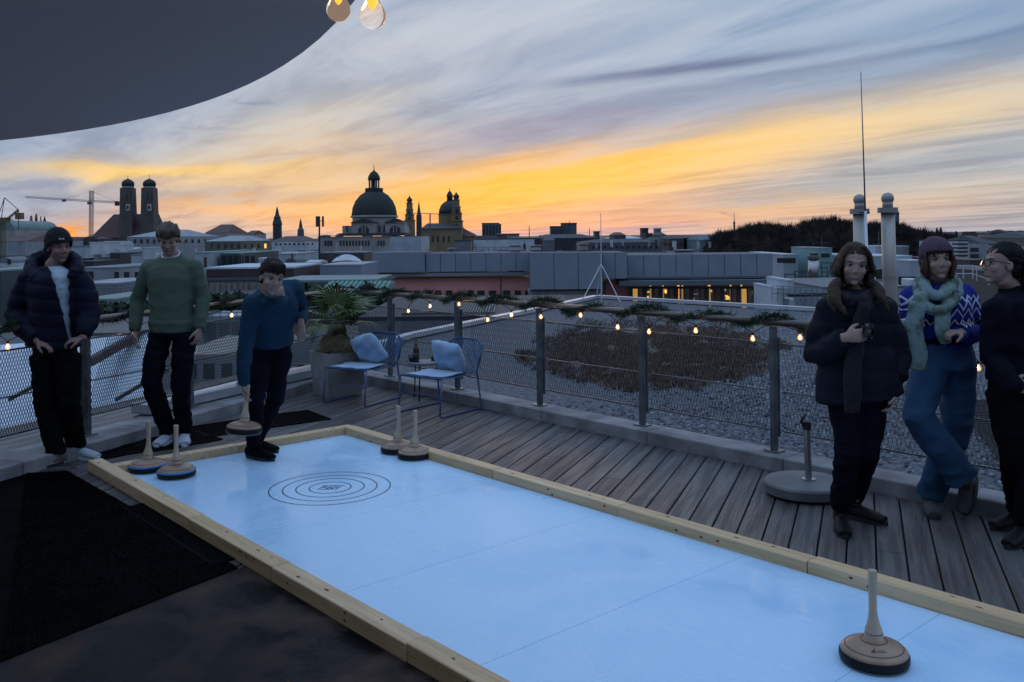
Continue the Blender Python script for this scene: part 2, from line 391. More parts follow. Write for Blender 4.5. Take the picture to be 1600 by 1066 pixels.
def string_lights(p0, d, n_in, pts, label, r=.018):
    pts = [(x, y-8) for x, y in pts]
    base = onplane(pts[0][0], pts[0][1], p0, n_in); root = empty('string_lights', (base.x, base.y, HR), label, 'string lights')
    P = sorted([onplane(x, y, p0+n_in*.05, n_in) for x, y in pts], key=lambda q: (q-p0).dot(d))
    path = []; ss = [(q-p0).dot(d) for q in P]
    for i, q in enumerate(P):
        top = V3((q.x, q.y, q.z+.0))
        path.append(q)
        if i+1 < len(P):
            sm = (ss[i]+ss[i+1])/2
            for f_ in (.25, .5, .75):
                c = p0+d*(ss[i]+(ss[i+1]-ss[i])*f_)+n_in*.05
                zl = q.z+(P[i+1].z-q.z)*f_; c.z = zl+(HR-.01-zl)*math.sin(math.pi*f_)
                path.append(c)
    cb = MB().loft(path, .0035, 5); cb.build('cable', black, root)
    for i, q in enumerate(P):
        so_, gl = bulb_mbs(r, True)
        for m_ in (so_, gl): m_.v = [v+q for v in m_.v]
        sk = so_.build('bulb_socket', black, root, smooth=True)
        g = gl.build('bulb', glass, sk, smooth=True); 
        fm = MB().ell(q+V3((0, 0, -2.3*r)), (.26*r, .26*r, .55*r), 12, 8); fm.build('filament', fil_hot if i % 3 == 1 else fil, sk)
    return root
string_lights(PR, KD, KN, [(638, 488), (672, 480), (717, 477), (762, 501), (799, 493), (845, 496), (907, 493), (965, 511), (1014, 518), (1087, 516), (1176, 528), (1250, 526), (1413, 547), (1528, 572)],
              'string of small warm bulbs hung below the right handrail')
string_lights(PL0, LD, LN, [(-40, 560), (12, 541), (148, 506), (210, 520), (362, 494), (455, 476), (470, 484)], 'string of small warm bulbs hung below the left handrail')
# ---------------- the curling lane ----------------
D = V3((.662, -.7495, 0)).normalized(); NN = V3((-D.y, D.x, 0))
RC = G(538, 668, .08); RC.z = 0; RW, RL = 1.87, 8.4
ice = mat('ice_sheet', (.30, .55, .86), .30, spec=.5)
T = NT(ice.node_tree); b = ice.node_tree.nodes['Principled BSDF']
t = T.node('ShaderNodeTexCoord'); o_ = t.outputs['Object']
big = T.noise(o_, 1.1, 5, .6, .6); sm_ = T.noise(o_, 9, 6, .65, .4)
mp = T.node('ShaderNodeMapping'); T.l.new(o_, mp.inputs[0]); mp.inputs['Scale'].default_value = (1.5, 14, 1); scr = T.noise(mp.outputs[0], 4, 6, .7, 1.2)
c_ = T.mix(T.smooth(big, .35, .68), (.43, .68, .92), (.50, .74, .94)); c_ = T.mix(T.m('MULTIPLY', T.smooth(sm_, .5, .72), .35), c_, (.54, .74, .95)); c_ = T.mix(T.m('MULTIPLY', T.smooth(scr, .54, .64), .50), c_, (.66, .82, .95)); c_ = T.mix(T.m('MULTIPLY', T.smooth(T.noise(mp.outputs[0], 9, 8, .75, 2.0), .60, .68), .30), c_, (.25, .42, .66))
T.put(b, 'Base Color', c_); T.put(b, 'Roughness', T.m('ADD', T.m('MULTIPLY', sm_, .20), T.m('MULTIPLY', T.smooth(big, .35, .62), .24)))
bn = T.node('ShaderNodeBump'); bn.inputs['Strength'].default_value = .12; bn.inputs['Distance'].default_value = .01; T.l.new(T.noise(o_, 5, 6, .6, .5), bn.inputs['Height']); T.l.new(bn.outputs[0], b.inputs['Normal'])
pine = mat('pine_timber', (.54, .355, .185), .55, col2=(.70, .50, .295), ns=3, bump=.3, bs=10, stretch=(.6, 9, 9), contrast=(.3, .7))
pine2 = mat('pine_timber_b', (.62, .43, .235), .55, col2=(.46, .30, .15), ns=4, bump=.3, bs=12, stretch=(.6, 11, 11), contrast=(.35, .75))
rm = mat('ring_paint', (.015, .03, .07), .5)
seam_m = mat('seam_dark', (.10, .22, .42), .6)
knot_m = mat('knot_brown', (.07, .035, .015), .7)
lane = empty('curling_lane', RC, 'pale blue ice curling lane framed by pine timbers across the deck', 'curling lane')
Mr = Matrix(((D.x, NN.x, 0, 0), (D.y, NN.y, 0, 0), (0, 0, 1, 0), (0, 0, 0, 1)))
lane_ang = math.atan2(D.y, D.x)
def lpart(mb, name, mats, parent=lane):     # built in lane coordinates: x along, y outward right (inside is -RW..0)
    o = bpy.data.objects.new(name, mb.mesh(name, mats)); COL.objects.link(o); o.parent = parent
    if parent is lane: o.rotation_euler.z = lane_ang
    return o
sh = MB(); x = 0.0
while x < RL:
    e = min(x+1.0, RL); sh.box((x+.0012, -RW, .003), (e-.0012, -.0005, .02)); x = e
sheet = lpart(sh, 'ice_sheet', ice)
lpart(MB().box((0, -RW, .001), (RL, 0, .0165)), 'seam_backing', seam_m)
def ring(mb, c, r, w_, z, n=96):
    vs = []; fs = []
    for k in range(n):
        a = 2*math.pi*k/n
        for rr in (r-w_, r+w_): vs.append((c[0]+rr*math.cos(a), c[1]+rr*math.sin(a), z))
    for k in range(n): j = (k+1) % n; fs.append((2*k, 2*k+1, 2*j+1, 2*j))
    mb.add(vs, fs)
tcn = G(516, 762, .02)-RC; tx, ty = tcn.dot(D), tcn.dot(NN)
mb = MB()
for r in (.400, .311, .225, .138): ring(mb, (tx, ty), r, .0038, .0212)
lpart(mb, 'target_rings', rm)
# the small lettering mark in the middle: letters drawn with thin strokes, read from the viewer's side
mb = MB(); vx = V3((1, 0)); cx_, sx_ = D.x, NN.x
def wl(dx, dy):                              # world offset -> lane coordinates
    v = V3((dx, dy, 0)); return (tx+v.dot(D), ty+v.dot(NN))
strokes = [[(-.075, -.045), (-.045, .045)], [(-.06, .045), (-.02, .045)], [(-.02, .04), (-.045, .0), (-.005, -.02), (-.03, -.045), (-.06, -.04)],
           [(.0, .045), (-.01, .0), (.02, -.01), (.005, -.045), (-.025, -.04)], [(.0, .045), (.04, .045)], [(.06, .03), (.03, .03), (.01, -.03), (.045, -.045), (.055, -.01)], [(.05, .045), (.09, .045)], [(.035, .0), (.075, .01)]]
for st in strokes:
    for (a, c), (e, g_) in zip(st[:-1], st[1:]):
        p, q = V3((*wl(a, c), .0212)), V3((*wl(e, g_), .0212)); t_ = (q-p).normalized(); s_ = V3((-t_.y, t_.x, 0))*.0045
        mb.add([p-s_, p+s_, q+s_, q-s_], [(0, 1, 2, 3)])
lpart(mb, 'centre_lettering', rm)
def timber(x0, x1, y0, y1, mm, z0=.001, z1=.08, along='x'):
    mb = MB(); mb.bbox((x0, y0, z0), (x1, y1, z1), .004, 0)
    # a few knots and splits as slivers proud of the face
    rnd = random.Random(int((x0*13+y0*7)*100)); mk = mb
    for _ in range(3 if (x1-x0) > 1 or (y1-y0) > 1 else 0):
        fx, fy = rnd.uniform(x0+.1, x1-.1) if along == 'x' else rnd.uniform(x0+.03, x1-.03), rnd.uniform(y0+.025, y1-.025) if along == 'x' else rnd.uniform(y0+.1, y1-.1)
        n = 7; rx, ry = (rnd.uniform(.008, .02), rnd.uniform(.004, .008))
        if along != 'x': rx, ry = ry, rx
        mk.add([(fx+rx*math.cos(2*math.pi*k/n), fy+ry*math.sin(2*math.pi*k/n), z1+.0008) for k in range(n)], [tuple(range(n))], 1)
        if along == 'x':
            for yy, s_ in ((y0-.0008, -1), (y1+.0008, 1)):
                fx = rnd.uniform(x0+.1, x1-.1); fz = rnd.uniform(z0+.02, z1-.015)
                pts = [(fx+.011*math.cos(2*math.pi*k/n), yy, fz+.006*math.sin(2*math.pi*k/n)) for k in range(n)]
                mk.add(pts if s_ < 0 else pts[::-1], [tuple(range(n))], 1)
    o = lpart(mb, 'frame_timber', [mm, knot_m])
TW = .10
for side in (0, 1):
    y0, y1 = (0.0, TW) if side == 0 else (-RW-TW, -RW)
    x = 0.0 if side == 0 else -.32; cuts = [1.95, 3.1, 4.35, 5.6, 6.9, RL] if side == 0 else [1.55, 2.6, 3.75, 4.95, 6.6, RL]
    for i, e in enumerate(cuts):
        j = .003*math.sin(i*2.3+side); timber(x+.0015, e-.0015, y0+j+(.003 if side == 0 else -.003), y1+j+(.003 if side == 0 else -.003), pine if (i+side) % 2 else pine2, z1=.08+.002*math.cos(i*1.7)); x = e
timber(-TW, -.002, -RW+.002, -.95, pine, along='y'); timber(-TW, -.002, -.947, TW, pine2, z1=.078, along='y')
# ---------------- ice stocks ----------------
rub = mat('stock_rubber', (.004, .004, .005), .5, col2=(.009, .009, .011), ns=12, spec=.25); rubb = mat('stock_blue_ring', (.05, .22, .50), .4, col2=(.03, .13, .33), ns=10)
pear = mat('turned_wood', (.23, .14, .09), .38, col2=(.34, .225, .15), ns=5, stretch=(1, 1, .4), contrast=(.3, .7), bump=.1, spec=.55)
hw = mat('handle_wood', (.42, .32, .23), .45, col2=(.50, .40, .30), ns=8, stretch=(3, 3, .5))
plate = mat('stock_plate', (.16, .19, .21), .5)
groove = mat('burnt_groove', (.07, .04, .025), .7)
def stock(label, loc, kind='brown', rz=0.0, mark=False, bend=.012, group='ice stocks standing on the curling lane'):
    root = empty('ice_stock', loc, label, 'ice stock', group, rz)
    def p(mb, name, mm, par=None, **k):
        o = bpy.data.objects.new(name, mb.mesh(name, mm, True)); COL.objects.link(o); o.parent = par or root; sharp_by_angle(o.data, 35); return o
    body = MB().lathe([(.120, .036), (.1255, .044), (.1235, .052), (.110, .063), (.092, .0722), (.072, .0795), (.050, .0855), (.036, .090), (.0, .091)][::1], n=40)
    wb = p(body, 'wooden_body', pear)
    gr = MB()
    for r, z in ((.1085, .0642), (.0485, .0866)):
        gr.lathe([(r-.0016, z), (r-.0012, z+.0012), (r+.0012, z+.0006), (r+.0016, z-.0012)], n=40)
    p(gr, 'turned_grooves', groove, wb)
    rg = MB().lathe([(.113, .008), (.124, .008), (.1300, .014), (.1315, .026), (.1305, .038), (.1265, .0435), (.121, .0425), (.113, .040)], n=40)
    p(rg, 'rubber_ring', rub)
    if kind == 'blue': p(MB().lathe([(.1265, .0385), (.1322, .0385), (.1332, .0415), (.1322, .0465), (.1265, .050), (.121, .0475)], n=40), 'blue_ring', rubb)
    p(MB().lathe([(.0, .0), (.126, .0), (.128, .004), (.118, .009), (0, .009)], n=40), 'running_plate', plate)
    zz_ = [.089, .096, .112, .13, .15, .175, .205, .25, .30, .335, .352, .358, .360]
    rr_ = [.036, .034, .0335, .0315, .0245, .0185, .0155, .0150, .0158, .0175, .0178, .0155, .009]
    h = MB().loft([(bend*math.sin((z-.09)*9), 0, z) for z in zz_], rr_, 18, side=(1, 0, 0))
    ho = p(h, 'handle', hw)
    p(MB().lathe([(.0335, .1135), (.0347, .115), (.0335, .1165)], n=24), 'handle_groove', groove, ho)
    if mark:
        mk = MB()
        def dome(a, r):     # point on dome
            pr = [(.1235, .052), (.110, .063), (.092, .0722), (.072, .0795), (.050, .0855)]
            for (r1, z1), (r0, z0) in zip(pr[:-1], pr[1:]):
                if r0 <= r <= r1: z = z0+(z1-z0)*(r-r0)/(r1-r0)
            return V3((r*math.cos(a), r*math.sin(a), z+.0012))
        def patch(a0, a1, r0, r1): mk.add([dome(a0, r0), dome(a0, r1), dome(a1, r1), dome(a1, r0)], [(0, 1, 2, 3)])
        A = R(-118)
        patch(A, A+.07, .080, .091); patch(A+.085, A+.17, .078, .091); patch(A+.085, A+.15, .072, .0765)
        for i in range(7): patch(A+.22+i*.065, A+.262+i*.065, .081 if i % 2 else .083, .087)
        patch(A+.25, A+.62, .0775, .0785)
        p(mk, 'stamped_mark', groove, wb)
    return root
def ice_at(px, py): q = G(px, py, .0205); return q
stock('ice stock with blue ring, left one of the two in the far left corner', ice_at(231, 735), 'blue', 0.3, bend=.008)
stock('ice stock with blue ring, right one of the two in the far left corner', ice_at(276, 744), 'blue', 2.0)
stock('brown ice stock at the far right timber, behind another one', ice_at(621, 706), 'brown', 2.8, bend=-.014)
stock('brown ice stock at the far right timber, the nearer of two', ice_at(648, 715), 'brown', -.4, bend=.010)
stock('large near ice stock alone in the foreground on the blue ice', ice_at(1366, 1034), 'brown', 0, True, bend=-.004)
# ---------------- rubber mats beyond the lane ----------------
matrub = mat('mat_rubber', (.003, .003, .0035), .8, spec=.06)
def slat_mat(c, ang, L, W, label, holes=False):
    root = MB(); M = Matrix.Translation(c)@Matrix.Rotation(ang, 4, 'Z')
    t = .012
    for a, b_ in (((-L/2, -W/2), (L/2, -W/2+.02)), ((-L/2, W/2-.02), (L/2, W/2)), ((-L/2, -W/2+.02), (-L/2+.02, W/2-.02)), ((L/2-.02, -W/2+.02), (L/2, W/2-.02))):
        root.box((a[0], a[1], .001), (b_[0], b_[1], t), 0, M)
    x = -L/2+.035
    while x < L/2-.03:
        root.box((x, -W/2+.02, .001), (x+.011, W/2-.02, t-.001), 0, M); x += .028
    y = -W/2+.045
    while y < W/2-.03:
        root.box((-L/2+.02, y, .001), (L/2-.02, y+.008, t-.004), 0, M); y += .04 if holes else .12
    tag(root.build('rubber_mat', matrub, origin=c), label, 'rubber mat', 'perforated rubber mats round the lane')
ga = math.atan2(LD.y, LD.x)
c1 = G(262, 694); c2_ = G(385, 664); c3 = G(452, 655)
ga2 = math.atan2(NN.y, NN.x)
slat_mat(G(192, 705), ga2+.1, .55, .34, 'small perforated rubber mat beside the white sneaker of the man in the beanie', True)
slat_mat(G(272, 690), ga2+.05, .62, .50, 'perforated rubber mat under the feet of the man in green')
slat_mat(G(362, 668), ga2, .66, .52, 'perforated rubber mat behind the raised ice stock')
slat_mat(G(452, 655), ga2-.1, .60, .55, 'perforated rubber mat nearest the palm planter')
slat_mat(G(288, 828), lane_ang, 1.35, .26, 'long perforated rubber mat outside the near left timber', True)
# black doormat carpet bottom left
carp = mat('black_carpet', (.0028, .0028, .0036), .98, col2=(.006, .0055, .006), ns=5, bump=.8, bs=160, spec=.03)
q = [G(-500, 820), G(40, 742), G(105, 738), G(372, 889), G(0, 1036), G(-500, 1180)]
mb = MB(); mb.prism([(p.x, p.y) for p in q], .003, .010); o = mb.build('carpet', carp, origin=q[0]); tag(o, 'black pile carpet on the deck at the lower left', 'carpet')
rnd = random.Random(5); mb = MB()
for _ in range(26000):
    u, v = rnd.random(), rnd.random()
    e0 = q[1].lerp(q[4], v); e1 = q[2].lerp(q[3], v); p = e0.lerp(e1, u); p.z = .009
    a = V3((rnd.gauss(0, .004), rnd.gauss(0, .004), rnd.uniform(.006, .014))); s_ = V3((rnd.gauss(0, 1), rnd.gauss(0, 1), 0)).normalized()*.0022
    mb.add([p-s_, p+s_, p+a], [(0, 1, 2)])
mb.build('pile', carp, o)
# damp floor sheets at the lower left of the terrace
wet = mat('damp_floor', (.0015, .0015, .003), .34, col2=(.075, .052, .042), ns=2.8, bump=.9, bs=9, contrast=(.44, .68), rough2=.8, spec=.06, detail=10)
q = [G(-500, 1182), G(0, 1037.5), G(372, 890.5), G(395, 880), G(700, 1066), G(1000, 1250), G(1000, 1900), G(-500, 1900)]
mb = MB(); mb.prism([(p.x, p.y) for p in q], .0015, .004); tag(mb.build('damp_floor_sheet', wet), kind='structure')
wet2 = mat('floor_sheet_worn', (.012, .010, .012), .4, col2=(.075, .066, .066), ns=2.6, bump=.5, bs=9, contrast=(.42, .64), rough2=.7, detail=9)
q = [G(-500, 815), G(-500, 720), G(20, 700), G(96, 716), G(120, 732), G(40, 738)]
mb = MB(); mb.prism([(p.x, p.y) for p in q], .0015, .004); tag(mb.build('floor_sheet', wet2), kind='structure')
# ---------------- parasol overhead and bulbs ----------------
def fit():
    pts = [(0, 211), (100, 200), (200, 184), (300, 152), (400, 105), (470, 65), (530, 25), (545, 2)]
    h = .55; P = [at(x, y, 1.0) for x, y in pts]; P = [V3((p.x, p.y))*(h/(p.z-CAMZ)) for p in P]
    best = None                                     # least squares circle
    import numpy as np
    A = np.array([[2*p.x, 2*p.y, 1] for p in P]); bb = np.array([p.x**2+p.y**2 for p in P]); s_ = np.linalg.lstsq(A, bb, rcond=None)[0]
    return V3((s_[0], s_[1])), math.sqrt(s_[2]+s_[0]**2+s_[1]**2), CAMZ+h
pc, prr, prz = fit(); print('parasol', pc, prr, prz)
canv = mat('parasol_canvas', (.72, .56, .52), .9, col2=(.66, .51, .475), ns=2, spec=.1)
par = empty('parasol', (pc.x, pc.y, 0), 'large grey parasol canopy overhead at top left', 'parasol')
n = 160; mb = MB()
prof = [(prr, -.02), (prr, .0), (prr*.97, .02), (prr*.7, .16), (prr*.4, .34), (prr*.1, .55), (.02, .6)]
mb.lathe(prof, (pc.x, pc.y, prz), n); cano = mb.build('canopy', canv, par, smooth=True)
sm = cano.modifiers.new('solid', 'SOLIDIFY'); sm.thickness = .004; sm.offset = 1
mb = MB().lathe([(prr-.012, .035), (prr-.012, -.018), (prr-.018, -.018), (prr-.018, .035)], (pc.x, pc.y, prz), n); 
mb2 = MB().lathe([(prr*.9939, -.003), (prr*.9934, -.009), (prr*.9920, -.007), (prr*.9914, .001)], (pc.x, pc.y, prz), n)
MB().lathe([(prr*.9935, -.004), (prr*1.0005, -.012), (prr*1.0010, -.022), (prr*1.0003, -.026)], (pc.x, pc.y, prz), n).build('valance', mat('parasol_hem', (.56, .47, .44), .9, spec=.1), cano, smooth=True)
mb2.build('hem_seam', mat('seam_thread', (.04, .04, .05), .9), cano)
MB().loft([(pc.x, pc.y, .12), (pc.x, pc.y, prz+.6)], .03, 16).build('pole', steel, par, smooth=True)
MB().lathe([(.0, .001), (.45, .001), (.45, .09), (.43, .11), (.05, .12), (0, .12)], (pc.x, pc.y, 0), 32).build('base', conc, par)
amber = mat('bulb_filament_amber', (1, .5, .1), .4, emit=(1.0, .34, .02), es=1.7)
tint = mat('bulb_glass_tinted', (1.0, .88, .76), .03, trans=1.0, emit=(1.0, .62, .34), es=.11); tint.node_tree.nodes['Principled BSDF'].inputs['IOR'].default_value = 1.09
bt = []
for x, y, dia, lab in ((529, 34, 38, 'clear glass bulb glowing amber, the left one of two under the parasol edge'), (582, 46, 43, 'clear glass bulb glowing amber, the right one of two beside the parasol edge')):
    d_ = 1.95 if x < 550 else 1.75; r = dia/2/F*d_; q = at(x, y, d_)+V3((0, 0, 3.55*r))
    root = empty('hanging_bulb', q, lab, 'light bulb', 'bulbs hanging from the parasol')
    so_, gl = bulb_mbs(r, True)
    for m_ in (so_, gl): m_.v = [v+q for v in m_.v]
    gl.build('bulb_glass', tint, root, smooth=True); sk = so_.build('socket', black, root, smooth=True)
    MB().loft([q+V3((0, 0, -1.05*r)), q+V3((0, 0, -1.6*r)), q+V3((0, 0, -2.0*r)), q+V3((0, 0, -2.2*r))], [.36*r, .36*r, .22*r, .04*r], 12).build('filament', amber, root, smooth=True)
    MB().loft([q, q+V3((0, 0, .11))], .003, 6).build('cord', black, sk); bt.append(q+V3((0, 0, .11)))
mb = MB(); mb.loft([bt[0]+V3((-.9, -.55, .10)), bt[0]+V3((-.4, -.2, .03)), bt[0], (bt[0]+bt[1])/2+V3((0, 0, -.01)), bt[1], bt[1]+V3((.5, -.6, .10)), bt[1]+V3((1.2, -1.6, .45))], .003, 6)
tag(mb.build('light_cable', black, origin=bt[0]), 'black cable carrying the bulbs above the top of the view', 'cable')
# ---------------- umbrella base ----------------
ub = G(1259, 772); ubm = mat('base_stone', (.095, .11, .11), .6, col2=(.145, .16, .16), ns=4, bump=.25, bs=40)
root = empty('umbrella_stand', (ub.x, ub.y, 0), 'round grey umbrella stand with an empty steel tube on the deck', 'umbrella stand')
MB().lathe([(0, .012), (.245, .012), (.262, .022), (.265, .075), (.255, .088), (.06, .094), (0, .094)], (ub.x, ub.y, 0), 48).build('weight', ubm, root, autosm=40)
for k in range(4):
    a = k*math.pi/2+.4; MB().lathe([(0, 0), (.02, 0), (.02, .013), (0, .013)], (ub.x+.2*math.cos(a), ub.y+.2*math.sin(a), .0005), 10).build('foot', black, root)
tb = mat('tube_steel', (.34, .35, .36), .28, .9)
tu = MB().loft([(ub.x+.02, ub.y, .09), (ub.x+.01, ub.y, .44)], .0215, 20).build('tube', tb, root, autosm=40)
MB().lathe([(.0215, .0), (.045, .0), (.045, .006), (.0215, .008)], (ub.x+.02, ub.y, .0945), 24).build('flange', tb, tu, autosm=40)
MB().lathe([(.0, .0), (.027, .0), (.028, .05), (.018, .056), (0, .056)], (ub.x+.01, ub.y, .42), 18).build('clamp_collar', black, root, autosm=40)
MB().loft([(ub.x-.015, ub.y-.02, .455), (ub.x-.035, ub.y-.03, .475), (ub.x-.02, ub.y-.03, .505), (ub.x-.005, ub.y-.03, .53)], [.009, .010, .008, .006], 8).build('clamp_lever', black, root, smooth=True)
# ---------------- planter and palm ----------------
pp = G(528, 616); pot = mat('planter_fibre', (.20, .20, .21), .8, col2=(.27, .27, .28), ns=5, bump=.2, bs=40)
root = empty('planter', (pp.x, pp.y, 0), 'square grey planter holding the fan palm', 'planter')
Mp = Matrix.Translation((pp.x, pp.y, 0))@Matrix.Rotation(.62, 4, 'Z')
def fr(mb, h0, h1, z0, z1, mi=0):
    vs = [Mp@V3((sx*h, sy*h, z)) for h, z in ((h0, z0), (h1, z1)) for sx, sy in ((-1, -1), (1, -1), (1, 1), (-1, 1))]
    mb.add(vs, [(3, 2, 1, 0), (4, 5, 6, 7)]+[(i, (i+1) % 4, 4+(i+1) % 4, 4+i) for i in range(4)], mi)
mb = MB(); vs = []
hs = [(.190, .002), (.235, .47), (.205, .47), (.200, .40)]
for h, z in hs: vs += [Mp@V3((sx*h, sy*h, z)) for sx, sy in ((-1, -1), (1, -1), (1, 1), (-1, 1))]
fs = [(3, 2, 1, 0)]+[(j*4+i, j*4+(i+1) % 4, j*4+4+(i+1) % 4, j*4+4+i) for j in range(3) for i in range(4)]+[(12, 13, 14, 15)]
mb.add(vs, fs).build('pot', pot, root)
MB().prism([tuple((Mp@V3((sx*.199, sy*.199, 0)))[:2]) for sx, sy in ((-1, -1), (1, -1), (1, 1), (-1, 1))], .401, .43).build('soil', mat('soil', (.03, .022, .016), .95, bump=.8, bs=60), root)
root = empty('palm', (pp.x, pp.y, .432), 'fan palm with spiky green leaves and drooping dry fronds', 'palm')
fib = mat('palm_fibre', (.035, .025, .016), .95, col2=(.07, .05, .03), ns=14, bump=.9, bs=60); gl_ = [mat('palm_leaf_a', (.060, .105, .022), .45), mat('palm_leaf_b', (.10, .15, .032), .45), mat('palm_leaf_dry', (.09, .075, .03), .7)]
rnd = random.Random(11)
MB().loft([(pp.x, pp.y, .432), (pp.x+.01, pp.y, .55), (pp.x+.02, pp.y, .70), (pp.x+.02, pp.y, .80)], [.075, .085, .08, .05], 14).build('trunk', fib, root, smooth=True)
def frond(mb, base, dirv, L, fr_r, dry, droop=.25):
    tip = base+dirv*L; st = []
    for i in range(6):
        f_ = i/5; st.append(base.lerp(tip, f_)+V3((0, 0, -droop*L*f_*f_*.5)))
    mb.loft(st, [.007*(1-.4*i/5) for i in range(6)], 5, mi=2 if dry else 0)
    hub = st[-1]; d_ = (st[-1]-st[-2]).normalized(); sd_ = d_.cross(V3((0, 0, 1))).normalized() if abs(d_.z) < .95 else V3((1, 0, 0)); up = sd_.cross(d_)
    nn = 26
    for k in range(nn):
        a = (k/(nn-1)-.5)*R(230); v = (d_*math.cos(a)+sd_*math.sin(a)).normalized(); l = fr_r*(1-.28*abs(a)/R(115))*rnd.uniform(.9, 1.05)
        pv = v.cross(up).normalized()*.011; mid = hub+v*l*.55+up*.03*math.cos(a); end = hub+v*l+V3((0, 0, -.10*l*rnd.uniform(.3, 1.6)-(.25*l if dry else 0)))
        mi = 2 if dry or rnd.random() < .06 else rnd.randrange(2)
        mb.add([hub, mid-pv, mid+pv, end], [(0, 1, 2), (1, 3, 2)], mi)
top = V3((pp.x+.02, pp.y, .80))
for i in range(15):
    a = i*2.4+.5; e_ = rnd.uniform(.25, 1.25) if i < 11 else rnd.uniform(-.1, .2)
    v = V3((math.cos(a)*math.cos(e_), math.sin(a)*math.cos(e_), math.sin(e_))); mb = MB(); frond(mb, top, v, rnd.uniform(.16, .28), rnd.uniform(.27, .36), False); mb.build('leaf', gl_, root)
for i in range(9):
    a = i*2.4; e_ = rnd.uniform(-.9, -.3); v = V3((math.cos(a)*math.cos(e_), math.sin(a)*math.cos(e_), math.sin(e_))); mb = MB(); frond(mb, top+V3((0, 0, -.08)), v, rnd.uniform(.12, .2), rnd.uniform(.20, .30), i % 3 != 0, .6); mb.build('leaf', gl_, root)
